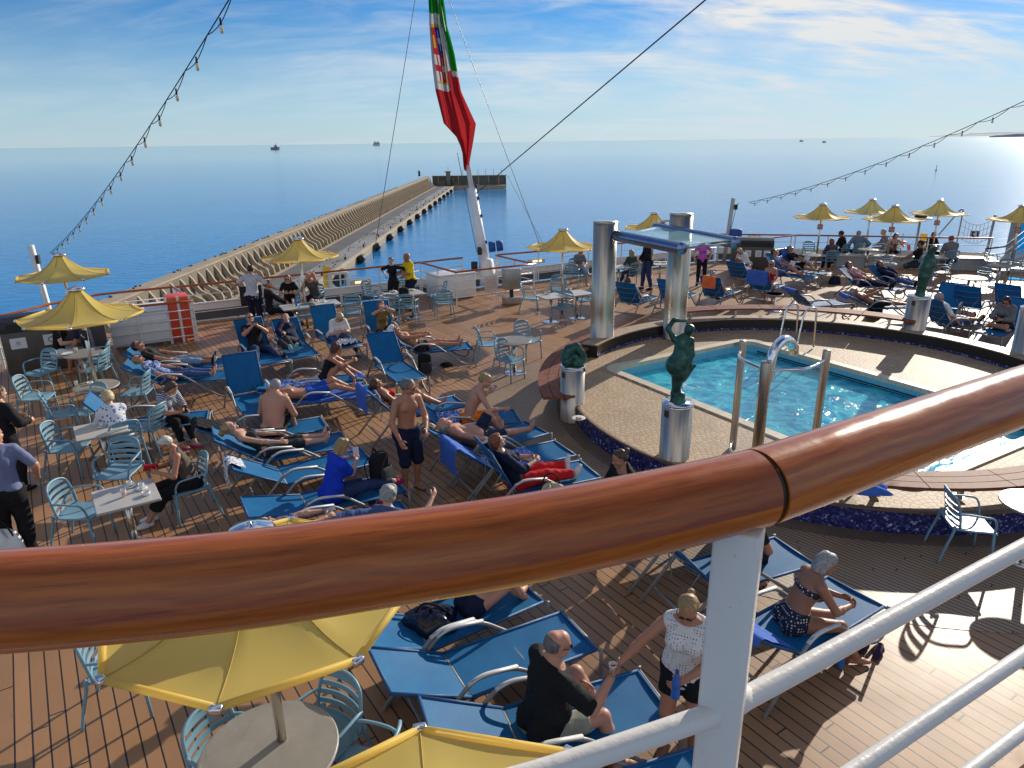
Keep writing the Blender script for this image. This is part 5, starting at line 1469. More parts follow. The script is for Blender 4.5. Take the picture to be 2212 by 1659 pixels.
    tag(obj('ensign_flag', me, n.m, None, base), 'green, white and red ensign with a quartered crest, hanging in folds from the mast', 'flag')
    wire = mat('stay_wire', (.05, .05, .055), .4, .6)
    cable('stay_wire', 'thin stay at the left of the flag running down to the stern rail', [Vector((-2.999, 27, 9.947)), Vector((-4.325, 22.4, 1.347))], .010, wire)
    cable('stay_wire', 'thin stay at the right of the flag running down beside the parasol', [Vector((-2.187, 27, 9.938)), Vector((1.139, 25.2, 1.086))], .010, wire)
    cable('stay_wire', 'second thin stay right of the flag, close beside the first', [Vector((-0.055, 25.7, 3.672)), Vector((1.341, 25.3, 1.02))], .008, wire)
    cable('stay_wire', 'dark stay from the top of the picture to the flag mast head', [Vector((3.659, 14, 7.253)), Vector((-1.129, 24.5, 3.172))], .016, wire, .0)
    cable('halyard', 'halyard hanging in front of the flag mast', [Vector((-1.694, 24.4, 4.477)), Vector((-1.157, 24.6, 1.202))], .010, wire, .0, 'rope')
flag()
def festoon(lab, top, out, sag, n, pend, mast=None, mlab=None, bulbs=.035, rad=.011):
    wire = mat('festoon_wire', (.012, .012, .014), .6)
    top, out = Vector(top), Vector(out)
    f = thing('festoon_lights', lab, 'string lights', top, 0, 'strings of festoon lights')
    pt = lambda t: top.lerp(out, t) - top - Vector((0, 0, sag * 4 * t * (1 - t)))
    mb = MB(); mb.tube([pt(i / 40) for i in range(41)], rad, 5); obj('support_wire', mb, wire, f)
    low = []
    for i in range(n):
        a, b = pt(i / n), pt((i + 1) / n)
        low += [a.lerp(b, k / 5) - Vector((0, 0, pend * math.sin(PI * k / 5))) for k in range(5)]
    low.append(pt(1)); mb = MB(); mb.tube(low, rad * .8, 5); obj('lamp_cable', mb, wire, f)
    g = NT('bulb_glass'); g.set(Base_Color=(.75, .70, .52), Roughness=.08, Transmission_Weight=.4)
    for i in range(n):
        p = pt((i + .5) / n) - Vector((0, 0, pend * .97))
        mb = MB(); mb.lathe([(0, -.10), (bulbs * .8, -.085), (bulbs, -.055), (bulbs * .5, -.02), (bulbs * .5, 0)], 10, p); bo = obj('bulb', mb, g.m, f)
        mb = MB(); mb.lathe([(bulbs * .55, -.02), (bulbs * .55, .04), (0, .045)], 8, p); obj('socket', mb, wire, bo)
def masts():
    # left light mast and its lights
    x, y = -12.05, 18.1
    r = thing('light_mast', 'short white light mast behind the left parasols', 'mast', (x, y, 0)); zt = 2.472
    mb = MB(); mb.tube([(.08, 0, -.3), (-.06, 0, zt)], .078, 4, up=(1, 1, 0)); obj('mast', mb, WHITE(), r)
    mb = MB(); mb.box(.10, -.08, zt - .35, .08, .08, .22); mb.box(.13, -.08, zt - .8, .07, .07, .3); obj('pulley', mb, DARK(), r)
    festoon('string of festoon bulbs rising from the left light mast to the top of the picture', Vector((-11.597, 18, 2.29)), Vector((-2.465, 7.2, 6.11)), .20, 17, .07, bulbs=.021, rad=.006)
    x, y = 8.9, 29.3
    r = thing('light_mast', 'short grey light mast with a blue winch cover at the right stern', 'mast', (x, y, 0)); zt = 2.554
    mb = MB(); mb.tube([(-.08, 0, 0), (.08, 0, zt)], .09, 4, up=(1, 1, 0)); obj('mast', mb, mat('mast_grey', (.48, .48, .47), .45), r)
    mb = MB(); mb.box(.28, -.1, 1.12, .46, .35, .46, bev=.10); obj('winch_cover', mb, mat('blue_cover', (.012, .07, .30), .55, bump=.2, bscale=12), r)
    mb = MB(); mb.tube([(.06, -.1, 1.3), (.22, -.1, 2.3), (.3, -.1, zt - .2)], .012, 5); mb.box(.2, -.05, zt - .35, .12, .1, .2); obj('pulley', mb, DARK(), r)
    festoon('string of small festoon bulbs running from the right light mast to the right edge', Vector((9.597, 29.2, 2.386)), Vector((12.337, 17.5, 5.76)), .30, 14, .10, bulbs=.026, rad=.010)
masts()

# =================================================================== breakwater
def pier():
    rx = R(-.45)
    O = Vector((-45.2, 110, SEA))
    r = thing('breakwater', 'long concrete breakwater with a row of curved buttresses and black fenders', 'breakwater', O, 0)
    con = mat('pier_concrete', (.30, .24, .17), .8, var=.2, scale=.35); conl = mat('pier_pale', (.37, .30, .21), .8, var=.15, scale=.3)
    asp = mat('pier_asphalt', (.115, .115, .118), .85, var=.2, scale=.12); apron = mat('pier_apron', (.25, .245, .235), .75, var=.3, scale=.10); dk = mat('pier_shade', (.17, .135, .095), .85, var=.25, scale=.5)  # dk: shadow behind the buttresses painted into the wall colour
    # plan coordinates: x across (0 = quay edge, negative seaward), y along
    Y0, Y1 = -70, 437
    K = .0
    def sh(y): return .0105 * y
    def strip(x0, x1, z0, z1, m, name, y0=Y0, y1=Y1):
        mb = MB(); vs = [(x + sh(y), y, z) for y in (y0, y1) for (x, z) in ((x0, z0), (x1, z0), (x1, z1), (x0, z1))]
        mb.add(vs, [[0, 1, 2, 3], [7, 6, 5, 4], [0, 4, 5, 1], [1, 5, 6, 2], [2, 6, 7, 3], [3, 7, 4, 0]]); return obj(name, mb, m, r)
    strip(-22.5, 0, -2, 2.45, con, 'quay'); strip(-.45, .02, 1.7, 2.75, conl, 'quay_edge')
    strip(-6.6, -.5, 2.455, 2.50, apron, 'apron'); strip(-12.6, -6.65, 2.455, 2.52, asp, 'roadway'); strip(-13.6, -12.65, 2.455, 2.62, conl, 'kerb')
    # wave wall: thin wall leaning back, coping on top
    mb = MB(); prof = [(-15.6, 2.45), (-17.2, 4.2), (-18.0, 6.4), (-18.3, 8.5), (-18.4, 9.0), (-21.2, 9.2), (-21.4, 8.6), (-22.4, 0)]
    m = len(prof); vs = [(x + sh(y), y, z) for y in (Y0, Y1) for (x, z) in prof]
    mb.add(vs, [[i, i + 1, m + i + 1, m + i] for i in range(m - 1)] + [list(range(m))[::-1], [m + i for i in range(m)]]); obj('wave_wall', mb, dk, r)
    strip(-21.3, -18.25, 9.0, 9.35, conl, 'coping')
    # S-shaped buttresses from the coping down to the roadway
    bp = bez([(-18.35, 8.75), (-17.55, 7.7), (-17.0, 6.6), (-16.2, 5.6), (-14.9, 4.9), (-14.0, 4.1), (-13.75, 2.5)], 3)
    bk = [(-18.2, 8.75)] + [(-18.1, 6.4), (-17.4, 4.2), (-15.7, 2.5)]
    def buttress():
        mb = MB(); th = .27
        front = [(p.x, p.y) for p in bp]; w = .95
        inner = [(x - w, max(2.46, z - .35)) if i else (x - .2, z) for i, (x, z) in enumerate(front)]; n_ = len(front)
        vs = [(x, t, z) for t in (-th, th) for (x, z) in front + inner]; M = 2 * n_
        fs = []
        for i in range(n_ - 1):
            fs += [[i, i + 1, M + i + 1, M + i], [n_ + i, M + n_ + i, M + n_ + i + 1, n_ + i + 1], [i, n_ + i, n_ + i + 1, i + 1], [M + i, M + i + 1, M + n_ + i + 1, M + n_ + i]]
        fs += [[0, M, M + n_, n_]]
        mb.add(vs, fs)
        mb.box(-14.6, 0, 3.6, .5, .55, 1.5); mb.box(-14.95, 0, 4.55, 1.0, .5, .4)
        return mb
    me = None; ys = [y for y in np.arange(Y0 + 55, Y1 - 12, 4.0)]
    for y in ys[:100]:
        if me is None: o = obj('buttress', buttress(), conl, r, (sh(y), y, 0)); me = o.data
        else: o = obj('buttress', me, conl, r, (sh(y), y, 0))
    if len(ys) > 100:
        mb = MB(); b1 = buttress()
        for y in ys[100:]: mb.add([(v[0] + sh(y), v[1] + y, v[2]) for v in b1.v], b1.f)
        tag(obj('buttress_row', mb, conl, r), kind='stuff')
    # fenders, bollards and lamp rods along the quay
    fm = None
    fend = mat('fender_rubber', (.02, .02, .022), .6)
    for k in range(16):
        y = 22 + k * 24.8
        if fm is None:
            mb = MB(); mb.tube([(.9, -1.7, 1.15), (.9, 1.7, 1.15)], 1.15, 16); mb.tube([(.9, -1.72, 1.15), (.9, -1.75, 1.15)], [.5, .45], 12); fm = obj('fender', mb, fend, r, (sh(y), y, 0)).data
        else: obj('fender', fm, fend, r, (sh(y), y, 0))
    bm_ = None
    for k in range(16):
        y = 12 + k * 24.8
        if bm_ is None:
            mb = MB(); mb.lathe([(.32, 0), (.24, .15), (.22, .5), (.42, .62), (.36, .78), (0, .82)], 12); bm_ = obj('bollard', mb, fend, r, (-1.3 + sh(y), y, 2.5)).data
        else: obj('bollard', bm_, fend, r, (-1.3 + sh(y), y, 2.5))
    # gulls and debris read as dark flecks on coping and apron
    mb = MB(); rr = random.Random(8)
    for k in range(240):
        y = rr.uniform(-20, 300); x = rr.choice([rr.uniform(-21.1, -20.4), rr.uniform(-6.2, -1.6)]); z = 9.35 if x < -18 else 2.5
        mb.box(x + sh(y), y, z + .13, .22, .34, .24, rr.uniform(0, 3))
    tag(obj('roosting_gulls', mb, mat('gull_dark', (.05, .05, .05), .8), r), kind='stuff')
    rod = MB(); rod.tube([(0, 0, 0), (0, 0, 3.2)], .06, 6); rme = None
    for k in range(22):
        y = Y0 + 70 + k * 18.4
        if rme is None: rme = obj('rod', rod, fend, r, (-13.1 + sh(y), y, 2.6)).data
        else: obj('rod', rme, fend, r, (-13.1 + sh(y), y, 2.6))
    # head of the breakwater
    h = thing('pier_head', 'dark quay head with a small signal tower at the end of the breakwater', 'pier head', (-41, 549, SEA))
    mb = MB(); mb.box(9, -4, 1.2, 58, 9, 2.6); obj('quay', mb, conl, h)
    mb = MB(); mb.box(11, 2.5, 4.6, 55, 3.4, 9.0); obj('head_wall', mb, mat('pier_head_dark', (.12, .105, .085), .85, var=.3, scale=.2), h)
    mb = MB(); mb.box(11, 2.5, 9.25, 56, 4.2, .35); obj('coping', mb, conl, h)
    for k in range(7):
        mb = MB(); mb.box(-12 + k * 7.5, .7, 4.6, .7, .8, 8.6); obj('pilaster', mb, conl, h)
    mb = MB(); mb.box(-4.5, 0, 6, 3.2, 3.2, 12); mb.box(-4.5, 0, 12.3, 4.4, 4.4, .6); mb.box(-4.5, 0, 14, .25, .25, 3.4); obj('signal_tower', mb, mat('tower_grey', (.20, .185, .16), .8), h)
    for (x_, z_, sx_, sz_) in ((-9, 4.2, 5, 3.4), (1.8, 3.6, 6, 2.4), (-.5, 5.2, .5, 5)):
        mb = MB(); mb.box(x_, -4, z_, sx_, 3, sz_); obj('shed', mb, mat('shed_brown', (.16, .12, .085), .85), h)
    lp = MB(); lp.tube([(0, 0, 9.3), (0, 0, 14)], .12, 6)
    lme = lp.mesh('lamp_rod')
    for k in range(6): obj('lamp_rod', lme, DARK(), h, (6 + k * 5.8, 2.5, 0))
    mb = MB(); mb.lathe([(.9, 9.3), (.7, 11.6), (1.0, 12.0), (.6, 13.2), (0, 13.6)], 12, (-26, 0, 0)); obj('beacon', mb, mat('beacon_green', (.03, .09, .07), .6), h)
pier()

# =================================================================== boats, buoy, far shore
def at_sea(px_, py_): return None
def boats():
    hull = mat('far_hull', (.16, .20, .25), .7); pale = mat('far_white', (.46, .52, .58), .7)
    def vessel(name, lab, cat, loc, L, parts, rz=0):
        r = thing(name, lab, cat, loc, rz)
        for nm, m, boxes in parts:
            mb = MB()
            for (x, z, sx, sz, sy) in boxes:
                if nm == 'hull':
                    a = sx / 2; b = sz / 2
                    pr = [(x - a, z + b), (x + a * 1.06, z + b * 1.3), (x + a * .82, z - b), (x - a * .93, z - b)]
                    vs = [(p[0], y, p[1]) for y in (-sy / 2, sy / 2) for p in pr]; mb.add(vs, [[0, 1, 2, 3], [7, 6, 5, 4]] + [[i, 4 + i, 4 + (i + 1) % 4, (i + 1) % 4] for i in range(4)])
                else: mb.box(x, 0, z, sx, sy, sz)
            obj(nm, mb, m, r)
    p = (-1506.615, 4816.556); u = p[1] / 1530.0
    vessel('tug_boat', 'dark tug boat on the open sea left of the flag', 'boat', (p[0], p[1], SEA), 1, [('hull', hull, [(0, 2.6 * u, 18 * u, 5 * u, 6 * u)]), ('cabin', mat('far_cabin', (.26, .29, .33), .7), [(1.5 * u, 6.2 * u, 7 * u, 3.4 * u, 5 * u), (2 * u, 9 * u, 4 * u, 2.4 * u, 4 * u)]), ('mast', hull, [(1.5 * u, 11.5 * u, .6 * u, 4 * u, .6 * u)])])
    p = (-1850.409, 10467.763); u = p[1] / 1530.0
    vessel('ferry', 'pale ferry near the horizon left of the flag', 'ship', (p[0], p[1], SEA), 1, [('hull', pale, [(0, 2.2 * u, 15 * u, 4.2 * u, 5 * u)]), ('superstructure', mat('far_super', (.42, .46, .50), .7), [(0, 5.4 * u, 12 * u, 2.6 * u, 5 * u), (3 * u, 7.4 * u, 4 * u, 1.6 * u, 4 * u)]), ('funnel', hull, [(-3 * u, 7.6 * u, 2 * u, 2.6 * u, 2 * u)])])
    for (px_, lab) in (((2802.361, 7164.787), 'tiny far motor boat at the right, left of a second one'), ((2262.949, 5366.483), 'tiny far white boat at the right near the horizon, the right of two')):
        u = px_[1] / 1530.0
        vessel('motor_boat', lab, 'boat', (px_[0], px_[1], SEA), 1, [('hull', hull, [(0, 1 * u, 8 * u, 1.6 * u, 3 * u)]), ('cabin', pale, [(-.5 * u, 2.6 * u, 3.4 * u, 1.6 * u, 2 * u)])])
    p = (435.052, 752.053); u = p[1] / 1530.0
    r = thing('buoy', 'small dark spar buoy on the sea at the right', 'buoy', (p[0], p[1], SEA))
    mb = MB(); mb.lathe([(1.6 * u, 0), (1.6 * u, 1.4 * u), (.5 * u, 2 * u)], 8); obj('float', mb, hull, r)
    mb = MB(); mb.lathe([(.5 * u, 2 * u), (.45 * u, 8 * u), (1.1 * u, 8.4 * u), (0, 11 * u)], 8); obj('spar', mb, hull, r)
    # headland at the right horizon
    D = 16000; w = D / 1530; mb = MB(); rr = random.Random(3)
    x0 = (2090 - 1106) * w * 1.0; n_ = 60
    ridge = []
    for i in range(n_ + 1):
        t = i / n_; ridge.append((x0 + t * 900 * w, (2.5 + 12 * min(1, t * 1.4) + rr.uniform(-1.2, 1.4) + 3 * math.sin(t * 11)) * w))
    vs = []
    for (x, z) in ridge: vs += [(x, D, SEA), (x, D + 60, SEA + z), (x, D + 2500, SEA + z * 1.1)]
    fs = []
    for i in range(n_): fs += [[i * 3, i * 3 + 3, i * 3 + 4, i * 3 + 1], [i * 3 + 1, i * 3 + 4, i * 3 + 5, i * 3 + 2]]
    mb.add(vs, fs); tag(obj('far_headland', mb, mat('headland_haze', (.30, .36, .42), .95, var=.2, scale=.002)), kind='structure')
boats()

# =================================================================== wind screen, stair rails and far-right fittings
def far_right():
    gl = NT('blue_glass'); gl.t.nodes.remove(gl.b); tr = gl.n('BsdfTransparent'); tr.inputs[0].default_value = (.03, .50, .82, 1); df = gl.n('BsdfTranslucent'); df.inputs[0].default_value = (.01, .36, .66, 1)
    gs = gl.n('BsdfDiffuse'); gs.inputs[0].default_value = (.01, .34, .62, 1); m1 = gl.n('MixShader'); m1.inputs[0].default_value = .45; m2 = gl.n('MixShader'); m2.inputs[0].default_value = .5
    gl.l(df.outputs[0], m2.inputs[1]); gl.l(gs.outputs[0], m2.inputs[2]); gl.l(tr.outputs[0], m1.inputs[1]); gl.l(m2.outputs[0], m1.inputs[2]); gl.l(m1.outputs[0], gl.out.inputs[0])
    r = thing('wind_screen', 'blue glass wind screen in a grey frame behind the right parasol', 'wind screen', (19.75, 27.9, 0), R(-14))
    mb = MB(); mb.box(2.2, 0, .74, 4.3, .03, 1.56); obj('glass', mb, gl.m, r)
    mb = MB()
    mb.box(-.12, 0, .82, .30, .16, 1.64); mb.box(2.2, 0, 1.58, 4.4, .14, .10); obj('frame', mb, mat('screen_frame', (.30, .31, .32), .5), r)
    s = thing('stair_railing', 'dark-topped stair rail rising in front of the blue wind screen', 'railing', (17.1, 25.6, 0), R(6))
    for k, dz in enumerate((0, .28, .52)):
        mb = MB(); mb.tube([(0, 0, .95 - dz), (.9, .2, .98 - dz * .9), (4.4, 1.2, 3.0 - dz)], .03 if k == 0 else .016, 8); obj('handrail' if k == 0 else 'bar', mb, (mat('rail_black', (.015, .013, .012), .3) if k == 0 else GREY()), s)
    for t in (.0, .35, .7, 1):
        mb = MB(); mb.tube([(4.4 * t, 1.2 * t, max(0, 2.0 * t - .6)), (4.4 * t, 1.2 * t, .95 + 2.05 * max(0, (t - .18)) / .82)], .02, 6); obj('post', mb, GREY(), s)
    w = thing('steel_ramp', 'sloping white ramp wall at the foot of the blue wind screen', 'ramp', (18.3, 26.2, 0), R(-8))
    mb = MB(); mb.add([(0, 0, 0), (5, .6, 0), (5, .6, 2.2), (0, 0, .35), (0, .8, 0), (5, 1.4, 0), (5, 1.4, 2.2), (0, .8, .35)], [[0, 1, 2, 3], [7, 6, 5, 4], [3, 2, 6, 7], [0, 3, 7, 4], [1, 5, 6, 2]]); obj('wall', mb, mat('ramp_grey', (.36, .38, .40), .5), w)
    b = thing('deck_bench', 'long pale grey bench box against the far right rail', 'bench', (15.4, 27.2, 0), R(-14))
    mb = MB(); mb.box(0, 0, .22, 5.4, .5, .42); obj('box', mb, mat('bench_grey', (.33, .34, .35), .6), b)
    mb = MB(); mb.box(0, 0, .46, 5.5, .6, .05, bev=.01); obj('seat', mb, mat('bench_top', (.5, .5, .5), .5), b)
    lb = thing('lifebuoy', 'orange-red lifebuoy with white bands on a stand behind the woman in the tank top', 'lifebuoy', (15.981, 29.001, 0), R(20))
    for k in range(8):
        a0, a1 = 2 * PI * k / 8, 2 * PI * (k + 1) / 8
        mb = MB(); mb.tube([(.33 * math.cos(a0 + (a1 - a0) * i / 6), 0, .42 + .33 * math.sin(a0 + (a1 - a0) * i / 6)) for i in range(7)], .075, 10, flat=.7)
        obj('band' if k % 2 else 'ring', mb, mat('buoy_white', (.7, .68, .64), .5) if k % 2 else mat('buoy_red', (.55, .06, .03), .5), lb)
    mb = MB(); mb.box(-.05, .05, .55, .06, .04, 1.1); mb.box(0, .05, .03, .5, .3, .05); obj('stand', mb, WHITE(), lb)
    fr = thing('net_frame', 'grey davit frame with a slack safety net at the far right rail', 'frame', (18.617, 29.747, 0), R(-14))
    mb = MB(); mb.tube(fillet([(-.75, 0, .9), (-.1, 0, 1.95), (.0, 0, 1.95), (-.02, 0, 0)], .1, 3), .03, 8); mb.tube([(1.15, 0, 0), (1.2, 0, 1.75)], .05, 8); obj('davit', mb, GREY(), fr)
    mb = MB(); k = lambda t, z: (.05 + t * 1.1, 0, z - .22 * math.sin(PI * t))
    for z in (1.55, 1.3, 1.05, .8): mb.tube([k(t / 8, z) for t in range(9)], .010, 4)
    for t in range(1, 8): mb.tube([k(t / 8, z) for z in (1.55, 1.3, 1.05, .8)], .010, 4)
    obj('net', mb, mat('net_white', (.5, .5, .5), .7), fr)
    sg = thing('arrow_sign', 'small dark blue sign with a white arrow on the net frame', 'sign', (19.252, 29.696, 0), R(-14))
    mb = MB(); mb.box(0, 0, .95, .34, .02, .30); obj('board', mb, mat('sign_navy', (.02, .03, .10), .5), sg)
    mb = MB(); mb.add([(-.08, -.013, .95), (.06, -.013, 1.05), (.06, -.013, .85)], [[0, 2, 1]]); obj('arrow', mb, mat('sign_white', (.7, .7, .7), .5), sg)
    sp = thing('deck_searchlight', 'searchlight with a dark dome on a thin post behind the far right rail', 'searchlight', (16.989, 29.879, 0))
    mb = MB(); mb.lathe([(.05, 0), (.045, 1.5)], 10); obj('post', mb, GREY(), sp)
    mb = MB(); mb.lathe([(.05, 1.5), (.42, 1.56), (.44, 1.62), (.1, 1.64)], 16); obj('plate', mb, WHITE(), sp)
    mb = MB(); mb.lathe([(.24, 1.645), (.2, 1.78), (0, 1.86)], 14); obj('dome', mb, DARK(), sp)
    for (loc, rz, lab) in (((-6.044, 23.278, 0), R(25), 'yellow wet-floor sign hung on the stern rail beside the bald seated man'), ((17.237, 29.859, 0), R(-10), 'yellow wet-floor sign behind the far right tables')):
        sgn = thing('wet_floor_sign', lab, 'sign', loc, rz, 'yellow wet-floor signs')
        mb = MB()
        ol = [(-.15, .30), (.15, .30), (.13, .96), (.07, .99), (-.07, .99), (-.13, .96)]
        vs = [(x, y, z) for y in (-.015, .015) for (x, z) in ol]; m_ = len(ol)
        mb.add(vs, [list(range(m_)), list(range(2 * m_ - 1, m_ - 1, -1))] + [[i, m_ + i, m_ + (i + 1) % m_, (i + 1) % m_] for i in range(m_)]); obj('panel', mb, mat('sign_yellow', (.75, .42, .015), .45), sgn)
        mb = MB()
        for (x, z, w_, h_, a_) in ((0, .84, .16, .02, 0), (0, .80, .12, .014, 0), (-.01, .66, .04, .04, 0), (.0, .59, .03, .10, .5), (.04, .53, .10, .02, .4), (-.03, .50, .08, .02, -.5), (0, .40, .14, .016, 0)):
            mb.box(x, -.018, z, w_, .003, h_)
        obj('pictogram', mb, mat('sign_ink', (.10, .06, .02), .6), sgn)
    for (loc, lab) in (((-4.971, 23.307, 0), 'lit oblong deck lamp on the stern rail left of the standing couple'), ((0.999, 27.199, 0), 'lit oblong deck lamp on the stern rail beyond the flag mast railing'), ((10.851, 30.377, 0), 'oblong deck lamp on the rail beside the right recycling bin')):
        l = thing('deck_lamp', lab, 'lamp', loc, R(28), 'oblong lamps on the stern rail')
        mb = MB(); mb.box(0, 0, .46, .72, .10, .18, bev=.02); obj('housing', mb, mat('lamp_case', (.42, .38, .30), .5), l)
        e = NT('lamp_glow'); e.set(Base_Color=(.9, .7, .35), Emission_Color=(1, .78, .4), Emission_Strength=1.2); mb = MB(); mb.box(0, -.055, .47, .40, .012, .08); obj('diffuser', mb, e.m, l)
    for (loc, lab) in (((-5.629, 22.977, 0), 'roller fairlead in a white frame beside the yellow wet-floor sign'), ((10.563, 31.014, 0), 'roller fairlead in a pale frame behind the right recycling bin')):
        l = thing('fairlead', lab, 'fairlead', loc, R(28), 'roller fairleads at the stern')
        mb = MB(); mb.box(-.28, 0, .55, .08, .2, .5); mb.box(.28, 0, .55, .08, .2, .5); mb.box(0, 0, .82, .64, .2, .08, bev=.03); mb.box(0, 0, .30, .64, .2, .08); obj('frame', mb, mat('fairlead_frame', (.55, .53, .46), .5), l)
        mb = MB(); mb.tube([(0, -.14, .55), (0, -.06, .55), (0, .1, .55)], [.10, .17, .17], 18); obj('roller', mb, DARK(), l)
far_right()

# =================================================================== furniture on the deck
L = lounger
L('A', (-6.269, 11.049), (-5.259, 11.385), 50, 'light blue lounger with raised back beside the woman in the striped top')
L('B', (-7.084, 14.388), (-6.143, 14.598), 32, 'lounger under the man in the black tee with rolled jeans')
L('Cc', (-6.73, 13.483), (-5.737, 13.741), 32, 'lounger under the fair woman in blue jeans, left of the raised empty back')
L('D', (-4.91, 12.451), (-4.321, 11.509), 72, 'empty lounger with a steep dark blue back behind the heavy bare-backed man', anchor='hinge', shift=(0, -0.14))
L('E', (-5.849, 15.572), (-5.068, 14.511), 62, 'lounger with a raised back under the reclining man in black tee and jeans')
L('F', (-5.294, 16.29), (-4.535, 14.918), 40, 'lounger under the curled-up sleeper in a dark jacket')
L('G', (-4.436, 16.726), (-3.81, 15.916), 70, 'steep-backed lounger under the blond woman in the white tee', anchor='hinge')
L('H', (-3.252, 17.057), (-2.854, 16.175), 72, 'steep-backed lounger under the red-haired woman with the yellow bag', anchor='hinge')
L('I', (-2.078, 15.402), (-0.968, 15.687), 32, 'lounger under the man in the white cap, black backpack beneath it')
L('J', (-2.573, 14.322), (-1.982, 13.259), 48, 'empty bright blue lounger with raised back behind the bather in the red bikini', anchor='hinge')
L('K', (-4.211, 12.987), (-2.992, 13.401), 8, 'flat lounger with blue-white towel under the woman in the black swimsuit')
L('M', (-3.624, 12.278), (-2.627, 12.658), 8, 'flat lounger under the man in bright blue trunks')
L('N', (-4.091, 10.55), (-3.162, 11.015), 28, 'lounger with black cloth on its back under the heavy bare-backed man')
L('O', (-3.568, 9.881), (-2.655, 10.294), 36, 'lounger under the woman in dark grey top and leggings')
L('P', (-3.173, 9.078), (-2.181, 9.672), 30, 'lounger with a patterned white towel over its back, just behind the blue-tee woman')
L('Q', (-2.529, 8.277), (-1.59, 8.783), 12, 'low-backed lounger under the woman in the bright blue tee')
L('Rr', (-2.429, 7.711), (-1.511, 8.251), 20, 'lounger under the lying person with a camera, next to the near handrail', shift=(-0.34, 0))
L('S', (-1.72, 11.558), (-0.94, 11.997), 48, 'lounger with a blue towel on its back under the bather in the red bikini')
L('T', (-1.122, 10.922), (0.033, 11.143), 36, 'lounger with a crumpled blue towel under the man in orange shorts', shift=(0.06, 0.05))
L('U', (-0.529, 10.048), (0.388, 10.696), 30, 'lounger under the bald man with navy shorts')
L('V', (-0.252, 9.513), (0.71, 10.01), 38, 'lounger draped with a long striped blue towel beside the person in red trousers', shift=(-0.16, 0))
L('W', (0.142, 8.736), (1.087, 9.125), 62, 'dark-backed lounger under the person in red trousers, cream bag at its side')
L('X', (-0.786, 5.571), (0.187, 6.222), 26, 'lounger with a dark shiny bag just under the near handrail', shift=(0.13, 0))
L('Y', (-0.482, 5.182), (0.551, 5.715), 26, 'empty bright blue lounger below the near handrail, behind the man in the black polo', shift=(-.10, 0))
L('Z', (0.061, 4.391), (1.171, 4.775), 26, 'lounger under the man in the black polo')
L('Z2', (0.583, 3.94), (1.423, 4.21), 14, 'lounger in the foreground partly behind the white post, in front of the black polo man', shift=(-0.28, 0))
L('BA', (1.91, 6.425), (3.161, 6.956), 48, 'dark-backed lounger just left of the white post')
L('BB', (1.716, 6.96), (2.929, 7.474), 40, 'lounger half hidden under the near handrail, left of the white post', shift=(0.32, 0))
L('BC', (2.558, 5.574), (3.491, 6.183), 34, 'lounger with a blue towel under the woman in the spotted bikini')
L('CA', (3.375, 19.877), (4.173, 20.954), 58, 'dark-backed lounger between the two tall steel columns')
L('CB', (4.367, 20.366), (5.2, 21.497), 58, 'dark-backed lounger half hidden behind the right tall column', shift=(-0.28, 0))
L('CD', (6.007, 20.675), (6.815, 21.665), 58, 'lounger with an orange and a blue towel over its back')
L('CE', (7.422, 21.205), (8.482, 22.522), 58, 'lounger with a wide blue towel over its back, sunlit blond woman beyond')
L('CF', (8.316, 23.553), (9.294, 24.593), 50, 'lounger behind the bent woman in the white shirt', shift=(0.5, -0.55))
L('CG', (8.339, 19.44), (9.431, 19.755), 40, 'empty lounger with a bunched blue towel along its back, behind the pool ladder')
L('CH', (9.314, 24.165), (10.083, 23.431), 62, 'lounger under the reading man in the blue shirt')
L('CI', (10.121, 24.974), (10.866, 24.196), 62, 'lounger with a towelled back under the second reader')
L('CJ', (11.029, 22.354), (11.875, 21.367), 40, 'lounger under the man in the plaid shirt')
L('CK', (11.794, 22.735), (12.315, 21.565), 34, 'lounger under the sleeper in the dark blue jacket', shift=(0.36, 0.2))
L('CL', (10.221, 19.149), (11.15, 19.096), 24, 'lounger with blue towel under the tanned bather left of the draped bronze')
L('CM', (11.714, 19.247), (10.778, 18.166), 52, 'empty lounger facing the pool just right of the draped bronze', shift=(0.35, 0))
L('CN', (11.037, 17.185), (11.913, 17.381), 58, 'lounger under the grey-haired man in the white shirt')
L('CO', (12.43, 18.845), (13.219, 19.534), 58, 'empty lounger with a dark back beyond the man in the white shirt', shift=(0, 0.2))
L('CP', (13.877, 19.123), (14.636, 19.642), 58, 'dark-backed lounger cut by the right edge')
L('CQ', (12.518, 17.108), (11.189, 16.11), 55, 'lounger under the woman in the grey sweater at the right edge')

T = table
T('round', (-8.932, 14.203), 0, 'round table under the farther left parasol with ashtray and glass')
T('round', (-7.481, 12.075), 0, 'round table under the nearer left parasol with one ashtray')
T('square', (-6.267, 10.003), 34, 'square table in front of the woman in the floral blouse')
T('square', (-4.77, 7.82), 34, 'square table with cups and ashtray beside the white-haired woman in the brown top')
T('square', (-5.731, 18.436), 28, 'square table with papers and a tall beer, in front of the light-tee man')
T('square', (-5.005, 18.85), 28, 'square table in front of the bald bearded man resting his chin')
T('long', (-3.132, 19.969), 28, 'long table laid with plates near the standing couple')
T('round', (0.055, 14.789), 0, 'small round-ended table among three chairs left of the pool')
T('square', (1.113, 19.381), 28, 'square table with an orange drink left of the steel column')
T('square', (1.877, 19.764), 28, 'square table with glasses right beside the steel column')
T('square', (5.212, 24.645), 20, 'square table crowded with dishes seen between the steel columns')
T('square', (3.674, 24.037), 20, 'square table behind the left column by the blond woman in green')
T('round', (11.104, 26.053), 0, 'round table under the leftmost cream parasol at the right stern')
T('low', (7.683, 20.345), 0, 'small round side table between blue-towelled loungers')
T('round', (12.726, 24.051), 0, 'round table with a glass in front of the woman in the tank top')
